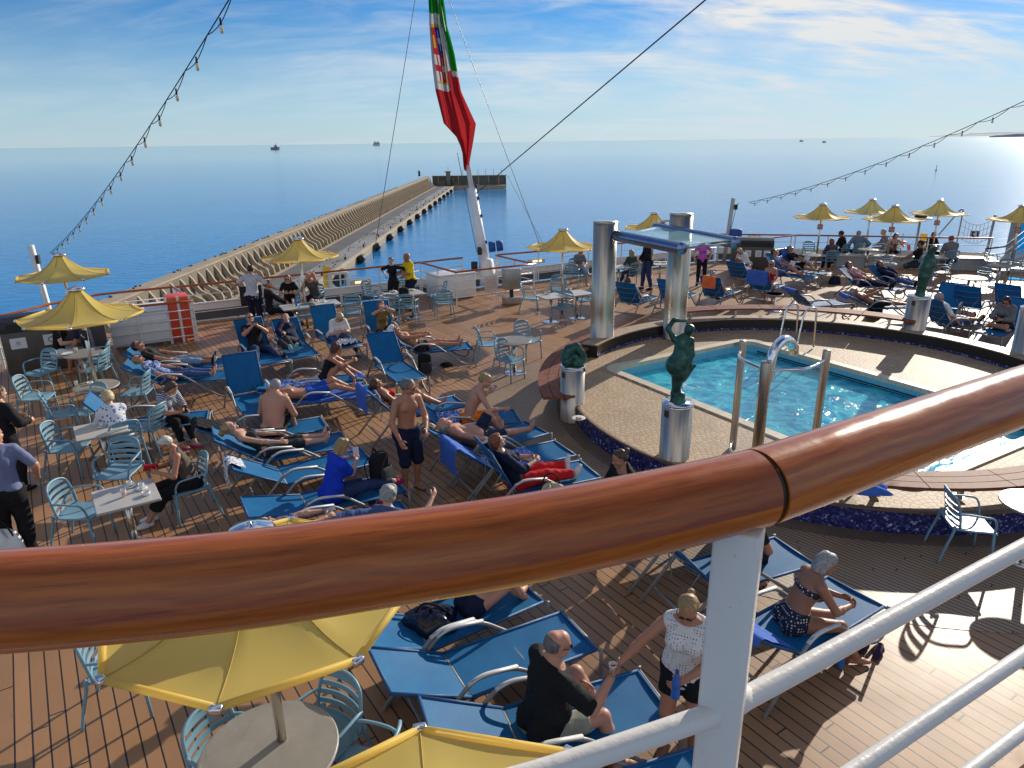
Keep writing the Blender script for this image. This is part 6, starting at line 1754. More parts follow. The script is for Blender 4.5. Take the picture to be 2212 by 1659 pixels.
T('round', (13.722, 27.303), 0, 'round table at the rail left of the grey-haired man in grey')
T('square', (15.142, 25.294), -14, 'square table beside the grey-backed man near the far right rail')
T('big', (13.924, 21.324), 0, 'wide round table half in shade, right of the draped bronze')
T('round', (16.239, 23.412), 0, 'round table under the rightmost parasol')
T('round', (6.10, 7.33), 0, 'round table glaring white in the sun at the right edge')
T('big', (-1.751, 3.915), 0, 'round grey table with water drops under the big near parasol')
T('round', (-.31, 1.87), 0, 'round table under the foreground parasol at the bottom edge')

Pp = parasol
Pp((-10.458, 16.538), 8, 'farther of the two yellow parasols at the left')
Pp((-7.629, 12.324), 20, 'nearer of the two yellow parasols at the left')
Pp((-5.591, 18.938), 12, 'yellow parasol in front of the breakwater road')
Pp((1.486, 20.227), 0, 'yellow parasol just left of the tall steel column')
_c = (4.9, 24.6)
Pp(_c, 15, 'parasol mostly hidden behind the tall right column')
Pp((11.731, 27.23), 10, 'leftmost of the cream sunlit parasols at the right stern, no-smoking sign on its pole')
Pp((14.423, 28.937), 0, 'farthest cream parasol in the right stern group, second from the left')
Pp((13.874, 26.129), 18, 'cream parasol third from the left in the right stern group, over the tank-top woman')
Pp((16.616, 28.049), 5, 'cream parasol beyond the draped bronze, over the man with the grey back')
Pp((18.053, 25.535), 22, 'rightmost cream parasol in front of the blue wind screen')
_t = (-1.751, 3.915)
Pp((-1.69, 4.01), 5.4, 'big yellow parasol below the near handrail at the left')
Pp((-.31, 1.87), 10.5, 'foreground yellow parasol cut by the bottom edge')
def pole_sign(lab, p, z, kind, rz=0):
    s_ = thing('smoking_sign', lab, 'sign', (p[0], p[1], z), R(rz), 'signs on the parasol poles')
    mb = MB(); mb.box(0, -.045, 0, .19, .02, .19, bev=.01); obj('board', mb, BLACK() if kind else mat('sign_red', (.38, .035, .03), .5), s_)
    mb = MB()
    if kind:
        mb.box(.01, -.058, -.02, .09, .003, .014, M=Matrix.Rotation(.5, 4, 'Y')); mb.box(-.02, -.058, .03, .05, .003, .010, M=Matrix.Rotation(-.8, 4, 'Y'))
    else:
        ring_pts = [(.065 * math.cos(2 * PI * i / 16), -.058, .065 * math.sin(2 * PI * i / 16)) for i in range(16)]
        mb.tube(ring_pts, .010, 5, closed=True); mb.box(0, -.058, 0, .12, .004, .014, M=Matrix.Rotation(.75, 4, 'Y')); mb.box(0, -.057, 0, .08, .003, .014)
    obj('pictogram', mb, mat('sign_white', (.7, .7, .7), .5), s_)
pole_sign('black smoking sign on the pole of the nearer left parasol', (-7.629, 12.324), 1.62, 1, -20)
pole_sign('red no-smoking sign on the pole of the leftmost cream parasol', (11.731, 27.23), 1.62, 0, -25)
pole_sign('red no-smoking sign on the pole over the tank-top woman', (13.874, 26.129), 1.62, 0, -25)
pole_sign('red no-smoking sign on the pole beyond the draped bronze', (16.616, 28.049), 1.62, 0, -25)
pole_sign('red no-smoking sign on the pole of the rightmost parasol', (18.053, 25.535), 1.62, 0, -30)

K = chair
K((-9.647, 13.9), 200, 'chair in front of the left recycling bin, its back to the bin')
K((-8.623, 14.007), 265, 'chair between the two left round tables')
K((-8.908, 14.665), 250, 'chair at the far right of the farther left round table')
K((-7.026, 12.528), 262, 'chair facing left at the right of the nearer left round table')
K((-8.799, 12.351), 80, 'leftmost sunlit chair facing the nearer left round table')
K((-7.767, 11.442), 55, 'chair with its slatted back to us left of the floral-blouse table')
K((-7.389, 11.638), 205, 'chair facing us across the floral-blouse table')
K((-6.828, 10), 82, 'chair with a shaded blue seat left of the floral-blouse table')
K((-5.966, 10.801), 280, 'chair right of the floral-blouse table, facing left')
K((-6.076, 10.186), 315, 'chair under the woman in the floral blouse')
K((-5.577, 9.138), 180, 'chair facing us across the table with cups')
K((-5.476, 7.981), 88, 'front left chair with a blue seat, just above the handrail')
K((-4.384, 8.64), 235, 'chair under the white-haired woman in the brown top')
K((-4.362, 19.069), 175, 'empty chair right of the bald bearded man')
K((-4.218, 21.281), 115, 'chair at the left end of the long table')
K((-3.314, 19.546), 5, 'left of two chairs on the near side of the long table')
K((-2.885, 19.523), 2, 'right of two chairs on the near side of the long table')
K((-3.333, 21.799), 185, 'chair with a black bag on the far side of the long table')
K((-2.18, 21.088), 255, 'chair facing left beside the boxed-in white locker')
K((-1.931, 20.029), 345, 'chair with its back to us beside the boxed-in white locker')
K((-6.566, 19.311), 60, 'chair under the person in black at the papers table')
K((-5.489, 18.558), 330, 'empty chair on the near side of the papers table')
K((-6.491, 20.563), 182, 'chair under the woman in the black tee at the rail')
K((-5.819, 20.751), 190, 'chair under the bald bearded man resting his chin')
K((-0.539, 15.58), 80, 'chair left of the small round-ended table, facing it')
K((0.368, 15.886), 140, 'chair behind the small round-ended table, facing right')
K((-0.056, 14.354), 128, 'blue-seated chair in front of the small round-ended table')
K((0.557, 20.55), 95, 'chair left of the orange-drink table')
K((1.42, 19.264), 215, 'chair in front of the orange-drink table')
K((2.158, 20.191), 255, 'chair hard against the tall left column')
K((1.488, 21.795), 180, 'chair behind the orange-drink table')
K((2.318, 24.993), 172, 'chair under the seated woman with crossed legs by the stern rail')
K((2.084, 24.166), 5, 'chair with its back to us in front of the woman with crossed legs')
K((4.227, 24.337), 345, 'chair under the blond woman in the green jacket')
K((3.725, 24.9), 80, 'chair peeping out right of the tall left column')
K((12.019, 28.578), 185, 'chair at the round table left of the seated couple')
K((11.98, 26.572), 5, 'chair with its back to us under the woman in the flowered jacket')
K((13.157, 28.313), 330, 'chair under the man in the black tee of the seated couple')
K((13.773, 28.266), 2, 'chair under the bald man in the blue-grey shirt')
K((13.307, 25.284), 3, 'chair with its back to us in front of the tank-top table')
K((14.41, 25.352), 300, 'chair under the man in the black tee near the lifebuoy')
K((14.998, 27.997), 185, 'chair under the woman in the tank top')
K((15.123, 28.883), 250, 'chair under the grey-haired man in grey at the rail')
K((16.614, 28.225), 180, 'chair under the red-haired woman behind the draped bronze')
K((16.249, 26.266), 3, 'chair under the man with the grey back')
K((14.587, 23.845), 290, 'sunlit chair between the draped bronze and the wide round table')
K((17.701, 26.009), 110, 'chair left of the rightmost parasol table')
K((16.827, 24.22), 5, 'chair with its back to us below the rightmost parasol')
K((15.217, 22.468), 60, 'chair right of the wide round table')
K((17.55, 24.44), 330, 'chair at the right of the rightmost parasol')
_a, _b = (5.127, 7.484), (5.675, 7.37)
K(((_a[0] + _b[0]) / 2, (_a[1] + _b[1]) / 2), math.degrees(math.atan2(_b[0] - _a[0], _b[1] - _a[1])), 'single white-lit chair in front of the blue mosaic at the right')
def chair_to(back, tgt, lab):
    d = Vector((tgt[0] - back[0], tgt[1] - back[1])).normalized(); c_ = Vector(back) + d * .24
    K((c_.x, c_.y), math.degrees(math.atan2(d.x, d.y)), lab)
chair_to((-2.313, 4.159), _t, 'near chair left of the big grey table, slatted back to us')
chair_to((-1.362, 4.514), _t, 'near chair right of the big grey table, facing it')
K((-3.518, 5.178), 75, 'chair mostly hidden beneath the big near parasol')
K((-1.123, 3.969), 285, 'chair whose arm shows between the big grey table and the foreground parasol')

# =================================================================== people
navy = cloth('navy', (.012, .016, .045)); blk = cloth('black', (.012, .012, .014)); wht = cloth('white', (.70, .70, .68)); lgrey = cloth('light_grey', (.46, .49, .56))
denim = cloth('denim', (.055, .10, .24)); dkdenim = cloth('dark_denim', (.025, .045, .11)); lblue = cloth('light_blue', (.30, .42, .62)); royal = cloth('royal', (.01, .045, .50)); dgrey = cloth('charcoal', (.035, .037, .042))
red = cloth('red', (.52, .015, .02)); orange = cloth('orange', (.85, .20, .01)); yellow = cloth('yellow', (.75, .52, .01)); slate = cloth('slate', (.16, .18, .30)); khaki = cloth('khaki', (.30, .31, .25)); brown = cloth('taupe', (.12, .09, .07)); pink = cloth('pink', (.55, .10, .16)); purple = cloth('violet', (.50, .10, .48)); green = cloth('bottle', (.03, .07, .06)); grey = cloth('mid_grey', (.16, .165, .17)); jeanl = cloth('pale_jeans', (.22, .30, .42)); trunkb = cloth('trunk_blue', (.012, .07, .42))
stripe = pattern_cloth('navy_stripe', (.02, .03, .08), (.62, .64, .66), 'stripe'); dots = pattern_cloth('polka', (.012, .014, .035), (.68, .68, .68), 'dots'); floral = pattern_cloth('floral', (.68, .69, .72), (.05, .08, .34), 'floral'); plaid = pattern_cloth('plaid', (.40, .05, .07), (.50, .46, .48), 'plaid'); tiny = pattern_cloth('tiny_motif', (.70, .70, .69), (.05, .05, .06), 'dots'); bluewhite = pattern_cloth('blue_white', (.05, .13, .42), (.66, .68, .70), 'blot')
wsh, bsh, psh, gsh, magenta = cloth('shoe_white', (.68, .68, .66)), cloth('shoe_black', (.015, .015, .016)), cloth('sandal_pink', (.62, .03, .25)), cloth('shoe_teal', (.28, .48, .50)), cloth('shoe_magenta', (.35, .01, .07))
tankmat = cloth('tank_taupe', (.10, .085, .07))
P = person
W_ = lambda *a: list(a)
# ---- left edge
P('man in slate tee and black trousers walking off at the left edge, seen from behind', (-6.086, 7.62), R(30), 'stand', 'm', 1.76, 1.16, skin='pink', hair=('crop', 'salt'), wear=[('shirt', slate, {'sleeve': .95, 'hem': .10}), ('trousers', blk, {'infl': .03})], shoes=('shoe', bsh), lean=6, hands=[(-.32, .20, .86), (.34, .22, .98)], heady=50)
P('woman in a black jacket with short brown hair standing at the left edge', (-7.321, 9.435), R(-25), 'stand', 'f', 1.66, 1.2, skin='fair', hair=('crop', 'brown'), wear=[('jacket', blk, {'sleeve': 2, 'hem': .16, 'infl': .025}), ('trousers', blk)], shoes=('shoe', bsh), hands=[(-.16, .30, 1.06), (.16, .30, 1.04)])
P('person in black with a hand over the face, seated at the farther left table', (-9.966, 15.156), az2rz(80), 'sit', 'm', 1.74, 1.0, skin='fair', hair=('crop', 'brown'), wear=[('shirt', blk, {'sleeve': .6}), ('shorts', wht)], hands=[(-.06, .22, 1.12), (.16, .35, .76)], headp=8)
P('second diner at the farther left table, half hidden by the parasol pole', (-9.443, 15.219), az2rz(270), 'sit', 'm', 1.70, 1.0, skin='tan', hair=('crop', 'salt'), wear=[('shirt', navy), ('shorts', khaki)])
lie_on('B', 'man lying in a black tee and rolled pale jeans, trainers toward the right', sex='m', H=1.76, skin='tan', hair=('crop', 'dark'), glasses='sun', wear=[('shirt', cloth('washed_black', (.03, .028, .028)), {'sleeve': .7}), ('trousers', jeanl, {'leg': 1.55, 'infl': .018})], shoes=('trainer', bsh), hands=[(-.20, .42, .56), (.22, .40, .52)])
lie_on('Cc', 'fair woman asleep in a blue and white top and blue jeans', sex='f', H=1.64, skin='pink', hair=('crop', 'blond'), glasses='sun', wear=[('shirt', bluewhite, {'sleeve': .8}), ('trousers', denim)], hands=[(-.12, .35, .56), (.44, .50, .40)])
stripw = sit_on('A', 'woman in a navy striped top with black leggings looking at her phone', t=.62, turn=40, sex='f', H=1.66, fat=1.12, skin='pink', hair=('bob', 'brown'), wear=[('shirt', stripe, {'sleeve': .95, 'hem': .08, 'infl': .018}), ('trousers', blk, {'leg': 1.9})], shoes=('sandal', psh), lean=14, curl=16, headp=10, hands=[(-.02, .42, .66), (.10, .44, .64)], feet=[(-.02, .52, .085), (.12, .40, .085)])
flw = P('woman in a white floral blouse with short blond hair, seen from behind at a table', (-6.163, 10.23), az2rz(315), 'sit', 'f', 1.64, 1.15, skin='fair', hair=('curly', 'fairblond'), glasses='rim', wear=[('shirt', floral, {'sleeve': 1.2, 'infl': .02}), ('trousers', navy)], shoes=('shoe', bsh), lean=8, curl=14, headp=8, hands=[(-.12, .40, .64), (.02, .42, .66)], feet=[(-.1, .05, .085), (.14, -.02, .085)])
whw = P('white-haired woman in a brown strappy top and black skirt-like trousers with a red wallet', (-4.432, 8.641), az2rz(240), 'sit', 'f', 1.62, 1.0, skin='tan', hair=('crop', 'white'), glasses='rim', wear=[('shirt', tankmat, {'sleeve': 0, 'strap': .02, 'vee': .9, 'neck': -.02}), ('trousers', blk, {'leg': 1.5, 'infl': .035})], shoes=('trainer', wsh), lean=6, curl=14, headp=14, hands=[(-.10, .30, .76), (.10, .32, .74)], feet=[(-.06, .52, .085), (.10, .46, .085)])
# ---- rail side
P('man in a light tee and dark track trousers with arms spread, seen from behind', (-7.015, 19.01), az2rz(12), 'stand', 'm', 1.78, 1.05, skin='tan', hair=('crop', 'dark'), wear=[('shirt', lgrey, {'sleeve': .95, 'hem': .10, 'infl': .02}), ('trousers', navy, {'infl': .022})], shoes=('shoe', bsh), hands=[(-.62, .12, 1.12), (.60, .32, 1.02)], palm=[(0, 0, 1), (0, 0, 1)], curlf=10)
P('woman in a black tee with red-blond hair seated behind the papers table', (-6.455, 20.415), az2rz(165), 'sit', 'f', 1.66, 1.1, skin='fair', hair=('long', 'red'), glasses='sun', wear=[('shirt', blk, {'sleeve': .8}), ('trousers', blk)], hands=[(-.12, .34, .78), (.12, .34, .78)])
P('bald bearded man in a grey tee resting his chin on his hand', (-5.799, 20.675), az2rz(200), 'sit', 'm', 1.76, 1.1, skin='pink', hair=('bald', 'grey'), wear=[('shirt', cloth('dull_grey', (.10, .10, .10)), {'sleeve': .8}), ('shorts', navy)], lean=14, hands=[(.02, .30, 1.10), (.14, .36, .78)], headp=-4)
P('person slouched in black at the near left corner of the papers table', (-6.541, 19.179), az2rz(62), 'sit', 'm', 1.76, 1.0, skin='tan', hair=('crop', 'dark'), wear=[('jacket', blk, {'sleeve': 2, 'infl': .02}), ('trousers', blk)], shoes=('shoe', bsh), lean=-12, feet=[(-.1, .62, .085), (.12, .58, .085)])
P('dark-haired woman in black leaning back on the stern rail', (-3.527, 21.163), az2rz(200), 'stand', 'f', 1.64, 1.0, skin='fair', hair=('crop', 'dark'), wear=[('shirt', blk, {'sleeve': 1.3, 'hem': .10, 'infl': .012}), ('trousers', blk)], shoes=('shoe', bsh), hands=[(-.30, -.06, 1.05), (.24, .06, 1.06)], elbh=[(-1, -.3, .2), (1, -.5, 0)])
P('bald man in a yellow tee with a black shoulder strap standing at the stern rail', (-3.012, 21.135), az2rz(235), 'stand', 'm', 1.76, 1.12, 0.4, skin='brown', hair=('bald', 'grey'), wear=[('shirt', yellow, {'sleeve': .9, 'hem': .10, 'infl': .016}), ('trousers', navy, {'infl': .02})], shoes=('shoe', bsh), hands=[(-.06, .34, 1.12), (.10, .34, 1.16)])
# ---- centre left sunbathers
eman = lie_on('E', 'reclining man in black tee and jeans holding up a phone', sex='m', H=1.78, fat=1.1, skin='pink', hair=('crop', 'salt'), glasses='sun', wear=[('shirt', blk, {'sleeve': .8}), ('trousers', dkdenim)], shoes=('shoe', bsh), hands=[(-.06, .26, .98), (.10, .26, 1.0)], feet=[(-.26, .92, .34), (.26, .90, .40)])
lie_on('F', 'sleeper curled on the side in a dark jacket with pale teal shoes', sex='m', H=1.72, skin='fair', hair=('crop', 'dark'), wear=[('jacket', navy, {'sleeve': 2, 'infl': .025}), ('trousers', dgrey)], shoes=('shoe', gsh), twist=-35, hands=[(.18, .20, .70), (.24, .28, .66)], feet=[(.10, .72, .47), (.20, .80, .47)], kneeh=[(.8, .2, .6), (.8, .2, .5)])
sit_on('G', 'blond woman in a plain white tee bending over a cloth in her lap', t=.42, sex='f', H=1.66, fat=1.15, skin='fair', hair=('bob', 'fairblond'), glasses='rim', wear=[('shirt', wht, {'sleeve': .95, 'infl': .022}), ('trousers', denim)], shoes=('shoe', wsh), lean=20, curl=18, headp=8, hands=[(-.04, .40, .66), (.06, .42, .66)], feet=[(-.34, .34, .085), (.36, .40, .085)])
sit_on('H', 'red-haired woman in dark clothes shading her face with her hands', t=.34, sex='f', H=1.66, skin='fair', hair=('long', 'red'), glasses='sun', wear=[('shirt', cloth('gold_print', (.22, .14, .05)), {'sleeve': .5}), ('trousers', blk)], shoes=('shoe', bsh), lean=-8, hands=[(-.02, .20, 1.10), (.06, .22, 1.08)], feet=[(-.12, .62, LG + .08), (.22, .62, .20)], kneeh=[(0, .3, 1), (.3, .2, 1)])
lie_on('I', 'man in a white cap and dark trunks sunbathing barefoot', sex='m', H=1.80, skin='tan', hair=('crop', 'brown'), cap=('cap_white', 'round', (.66, .69, .76)), wear=[('trunks', cloth('dark_trunks', (.025, .02, .024)), {'leg': .4})], hands=[(-.04, .30, .74), (.08, .32, .74)], feet=[(-.16, 1.05, LG + .08), (.10, 1.12, LG + .08)])
sit_on('K', 'woman in a black swimsuit and sunglasses hugging her knees', t=.62, turn=0, sex='f', H=1.66, fat=1.05, skin='tan', hair=('bob', 'darkred'), glasses='sun', wear=[('swimsuit', blk)], lean=12, curl=14, hands=[(-.02, .48, .76), (.10, .46, .78)], feet=[(-.08, .60, LG + .07), (.10, .46, LG + .07)], kneeh=[(0, .2, 1), (0, .2, 1)], twist=20)
lie_on('M', 'man in bright blue trunks lying flat with his arms behind his head', sex='m', H=1.76, skin='tan', hair=('bald', 'grey'), wear=[('trunks', trunkb, {'leg': .75})], hands=[(-.16, -.68, .50), (.16, -.68, .50)], elbh=[(-1, 0, .1), (1, 0, .1)], back=8, feet=[(-.14, .86, LG + .06), (.08, .92, LG + .06)], kneeh=[(0, 0, 1), (0, 0, 1)])
sit_on('N', 'heavy bare-backed grey-haired man in black shorts seated with his back to us', t=.48, turn=-55, sex='m', H=1.78, fat=1.28, belly=.5, skin='pink', hair=('crop', 'grey'), glasses='sun', wear=[('shorts', blk, {'leg': .9, 'waist': .03})], lean=10, curl=12, headp=6, heady=-25, hands=[(-.14, .34, .62), (.14, .34, .60)], feet=[(-.30, .32, .45), (.16, .36, .30)])
lie_on('O', 'blond woman in a dark grey top and cropped leggings, hair in a bun', sex='f', H=1.68, skin='fair', hair=('messy', 'blond'), wear=[('shirt', dgrey, {'sleeve': 0, 'vee': .7, 'neck': -.03}), ('trousers', dgrey, {'leg': 1.25})], hands=[(-.10, .38, .60), (.20, .40, .58)], feet=[(-.12, 1.0, LG + .09), (.06, 1.06, LG + .09)])
bluew = sit_on('Q', 'woman in a bright blue tee with a blond bob, seen from behind with a phone', t=.42, turn=-8, sex='f', H=1.68, fat=1.2, skin='fair', hair=('bob', 'blond'), wear=[('shirt', royal, {'sleeve': .85, 'hem': .07, 'infl': .018}), ('trousers', dkdenim)], shoes=('shoe', magenta), lean=6, curl=12, headp=6, hands=[(-.24, .30, .78), (-.10, .34, .78)], feet=[(-.05, .52, .085), (.20, .95, LG + .08)], kneeh=[None, (0, .2, 1)])
camw = lie_on('Rr', 'person lying in a violet-grey top with a camera and a red wristband', sex='f', H=1.64, fat=1.15, skin='fair', hair=('bun', 'blond'), wear=[('shirt', cloth('mauve', (.12, .10, .17)), {'sleeve': .3}), ('trousers', denim)], shoes=('trainer', magenta), hands=[(-.10, .28, .66), (.06, .30, .66)], elbh=[(-.7, 0, .8), None])
P('grey curly-haired person lifting a hand, cut off by the handrail', (-1.392, 6.968), az2rz(20), 'sit', 'f', 1.66, 1.0, skin='fair', hair=('curly', 'grey'), wear=[('shirt', denim, {'sleeve': 1.2})], lean=0, hands=[(-.1, .3, .7), (.40, .30, 1.02)], headp=4, seat=.42)
P('bare-chested man in navy board shorts and blue slides standing among the loungers', (-1.495, 9.307), az2rz(140), 'stand', 'm', 1.77, 1.02, skin='tan', hair=('crop', 'salt'), glasses='sun', wear=[('shorts', navy, {'leg': 1.02, 'infl': .03, 'waist': .06})], shoes=('sandal', cloth('slide_blue', (.03, .07, .2))), lean=2, hands=[(-.10, .34, 1.04), (.24, .18, .92)], headp=2, heady=-35, elbh=[None, None])
lie_on('S', 'bather in a red bikini with knees drawn up', sex='f', H=1.68, skin='tan', hair=('tail', 'brown'), wear=[('bikini_top', red), ('bikini_bottom', blk)], hands=[(-.16, .22, .56), (.24, .24, .46)], feet=[(-.10, .66, LG + .07), (.12, .82, LG + .07)], kneeh=[(0, .1, 1), (0, .1, 1)])
oman = sit_on('T', 'man in orange shorts sitting with his back to us, sipping a drink', t=.50, turn=-2, sex='m', H=1.80, fat=.98, skin='pink', hair=('crop', 'blond'), wear=[('shorts', orange, {'leg': .72, 'waist': .05})], lean=8, curl=18, headp=0, heady=22, hands=[(.10, .26, .94), (.24, .46, .66)], feet=[(.05, .50, .085), (.30, .48, .085)], side=.10)
lie_on('U', 'bald man in navy shorts sunbathing with a round belly', sex='m', H=1.80, fat=1.12, belly=1.0, skin='pink', hair=('bald', 'grey'), wear=[('shorts', cloth('navy_shorts', (.016, .024, .06)), {'leg': .95, 'waist': .02})], hands=[(-.28, .20, .48), (.34, .34, .50)], feet=[(-.14, .62, LG + .07), (.14, 1.12, LG + .09)], kneeh=[(0, .1, 1), None])
lie_on('W', 'person in a dark jacket and red trousers with white trainers reclining', sex='f', H=1.66, fat=1.1, skin='fair', hair=('curly', 'red'), wear=[('jacket', navy, {'sleeve': 1.4, 'infl': .02}), ('trousers', red, {'infl': .03})], shoes=('trainer', wsh), hands=[(-.04, .34, .74), (.14, .32, .74)], feet=[(-.12, .98, LG + .08), (.18, .96, LG + .08)])
P('dark-haired woman in a black sweater seated by the blue mosaic, looking left', (1.377, 7.869), az2rz(250), 'sit', 'f', 1.68, 1.1, skin='tan', hair=('bun', 'brown'), wear=[('shirt', blk, {'sleeve': 2, 'infl': .03, 'vee': .9}), ('trousers', blk)], seat=.44, heady=0, hands=[(-.14, .3, .66), (.14, .3, .66)])
# ---- foreground
sit_on('X', 'sunbather bent over in a navy costume, cut off by the handrail', t=.66, turn=-5, sex='f', H=1.62, fat=1.0, skin='pink', hair=('bob', 'brown'), wear=[('bikini_bottom', navy, {'waist': .10})], lean=38, curl=16, hands=[(-.12, .55, .46), (.12, .55, .46)], feet=[(-.16, .60, .30), (.18, .55, .30)])
sit_on('Z', 'balding man in a black polo and pale shorts gesturing with one hand', t=.30, turn=-8, sex='m', H=1.80, fat=1.2, belly=.8, skin='pink', hair=('bald', 'salt'), glasses='sun', wear=[('shirt', blk, {'sleeve': .95, 'hem': .06, 'infl': .026}), ('shorts', khaki, {'leg': .72})], lean=2, curl=8, headp=0, heady=8, hands=[(-.12, .30, .60), (.27, .37, .90)], feet=[(-.10, .52, .30), (.30, .48, .085)], palm=[None, (-.7, -.3, .5)], curlf=[30, 22], elbh=[None, (.6, -.2, -1)])
tankw = P('woman in a white tank top with tiny motifs carrying a drink and a blue bottle', (1.34, 4.558), az2rz(205), 'stand', 'f', 1.64, 1.18, skin='tan', hair=('tail', 'blond'), glasses='sun', wear=[('shirt', tiny, {'sleeve': .0, 'strap': -.035, 'hem': .16, 'infl': .020, 'vee': .30, 'neck': .022}), ('shorts', blk, {'leg': .55})], shoes=('sandal', bsh), lean=4, headp=16, hands=[(-.05, .32, 1.02), (.46, .34, .98)], curlf=55)
sit_on('BC', 'grey-haired woman in a navy spotted bikini sitting with her back to us', t=.34, turn=28, sex='f', H=1.66, fat=1.18, skin='brown', hair=('bob', 'grey'), wear=[('bikini_top', dots), ('bikini_bottom', dots, {'waist': .13})], lean=10, curl=14, headp=4, heady=14, hands=[(-.04, .40, .64), (.10, .42, .62)], feet=[(-.05, .60, .10), (.16, .52, .085)])
sit_on('BA', 'person in black with a bare elbow, half hidden by the white post and the handrail', t=.42, turn=-20, sex='m', H=1.72, skin='tan', hair=('crop', 'brown'), wear=[('shirt', blk, {'sleeve': .6}), ('trousers', blk)], lean=14, hands=[(-.22, .30, .72), (.12, .36, .66)])
# ---- beyond the pool
P('woman in a grey tee with crossed legs seated at the stern rail', (2.42, 24.986), az2rz(165), 'sit', 'f', 1.66, 1.05, skin='tan', hair=('crop', 'dark'), glasses='sun', wear=[('shirt', grey, {'sleeve': .8}), ('trousers', jeanl)], heady=-40, feet=[(-.12, .46, .085), (-.10, .62, .46)], kneeh=[None, (0, .3, 1)])
P('blond woman in a bottle green jacket seen from behind between the columns', (4.167, 24.34), az2rz(345), 'sit', 'f', 1.66, 1.0, skin='fair', hair=('long', 'blond'), wear=[('jacket', green, {'sleeve': 2}), ('trousers', dkdenim)], feet=[(-.16, .5, .085), (.02, .48, .085)])
P('man in a black shirt and jeans standing between the tall columns', (4.593, 23.705), az2rz(265), 'stand', 'm', 1.80, 1.02, skin='fair', hair=('crop', 'brown'), wear=[('shirt', blk, {'sleeve': 1.9, 'hem': .12, 'infl': .02}), ('trousers', dkdenim, {'infl': .02})], shoes=('shoe', bsh), hands=[(-.16, .28, 1.0), (.18, .26, .98)], feet=[(-.08, -.12, .085), (.10, .14, .085)])
P('woman in a violet top and black trousers standing under the canopy edge', (6.591, 24.392), az2rz(190), 'stand', 'f', 1.68, 1.0, skin='fair', hair=('bob', 'brown'), wear=[('shirt', purple, {'sleeve': .6, 'hem': .10}), ('trousers', blk)], shoes=('shoe', bsh), hands=[(-.24, .12, .98), (.26, .10, .92)])
lie_on('CA', 'bather with pale jeans on the lounger between the columns', sex='m', H=1.72, skin='tan', hair=('crop', 'brown'), wear=[('shirt', lblue), ('trousers', jeanl, {'leg': 1.4})], feet=[(-.12, .62, LG + .07), (.12, .98, LG + .08)], kneeh=[(0, .1, 1), None])
lie_on('CD', 'bather with one knee up behind the orange and blue towels', sex='m', H=1.72, skin='tan', hair=('crop', 'grey'), wear=[('trunks', navy)], feet=[(-.12, .66, LG + .07), (.12, .98, LG + .08)], kneeh=[(0, .1, 1), None])
P('bent woman in a white shirt and blue shorts seated sideways near the brown bin', (8.535, 25.757), az2rz(245), 'sit', 'f', 1.66, 1.1, skin='tan', hair=('bob', 'fairblond'), wear=[('shirt', wht, {'sleeve': 1.7, 'infl': .03}), ('shorts', trunkb)], lean=24, curl=16, seat=.40)
lie_on('CF', 'sunbather in white with a knee raised behind the bent woman', sex='f', H=1.66, skin='tan', hair=('bob', 'red'), glasses='sun', wear=[('shirt', wht), ('shorts', wht)], feet=[(-.10, .60, LG + .07), (.10, .7, LG + .07)], kneeh=[(0, .1, 1), (0, .1, 1)])
sit_on('CE', 'blond woman in a red strappy top facing us, towel on her lap', t=.75, turn=160, sex='f', H=1.64, fat=1.05, skin='tan', hair=('bob', 'fairblond'), glasses='sun', wear=[('shirt', red, {'sleeve': 0, 'vee': .9, 'neck': -.03}), ('shorts', royal)], lean=-4)
rd1 = lie_on('CH', 'reading man in a blue shirt and shorts with knees up', sex='m', H=1.78, skin='tan', hair=('crop', 'dark'), glasses='sun', wear=[('shirt', cloth('steel_blue', (.10, .15, .32)), {'sleeve': .9}), ('shorts', cloth('steel_blue', (.10, .15, .32)))], hands=[(-.10, .42, .72), (.10, .42, .72)], feet=[(-.10, .72, LG + .07), (.10, .86, LG + .07)], kneeh=[(0, .1, 1), (0, .1, 1)])
rd2 = lie_on('CI', 'second reader in dark clothes with bare legs stretched out', sex='m', H=1.76, skin='tan', hair=('crop', 'salt'), glasses='sun', wear=[('shirt', blk, {'sleeve': .8}), ('shorts', blk)], hands=[(-.08, .42, .74), (.12, .42, .74)], feet=[(-.10, .74, LG + .07), (.12, 1.0, LG + .08)], kneeh=[(0, .1, 1), None])
P('woman in a dark flowered jacket seen from behind at the right stern', (11.98, 26.572), az2rz(5), 'sit', 'f', 1.64, 1.1, skin='fair', hair=('bob', 'red'), wear=[('jacket', pattern_cloth('dark_flowers', (.02, .02, .03), (.28, .12, .14), 'blot'), {'sleeve': 2, 'infl': .02}), ('trousers', blk)], heady=-30)
P('dark-haired man in a black tee beside the flowered jacket', (13.157, 28.313), az2rz(320), 'sit', 'm', 1.78, 1.15, skin='brown', hair=('crop', 'dark'), wear=[('shirt', blk, {'sleeve': .8}), ('trousers', navy)])
P('bald man in a blue-grey shirt seen from behind at the right stern', (13.773, 28.266), az2rz(2), 'sit', 'm', 1.80, 1.15, skin='pink', hair=('bald', 'grey'), wear=[('shirt', cloth('blue_grey', (.13, .19, .27)), {'sleeve': 1.9, 'infl': .025}), ('trousers', navy)], hands=[(-.34, .1, .66), (.34, .1, .66)])
P('grey-haired man in grey seated at the rail behind the third parasol', (15.123, 28.883), az2rz(290), 'sit', 'm', 1.74, 1.05, skin='fair', hair=('crop', 'grey'), wear=[('shirt', cloth('blue_grey2', (.17, .20, .25)), {'sleeve': 1.8}), ('trousers', grey)])
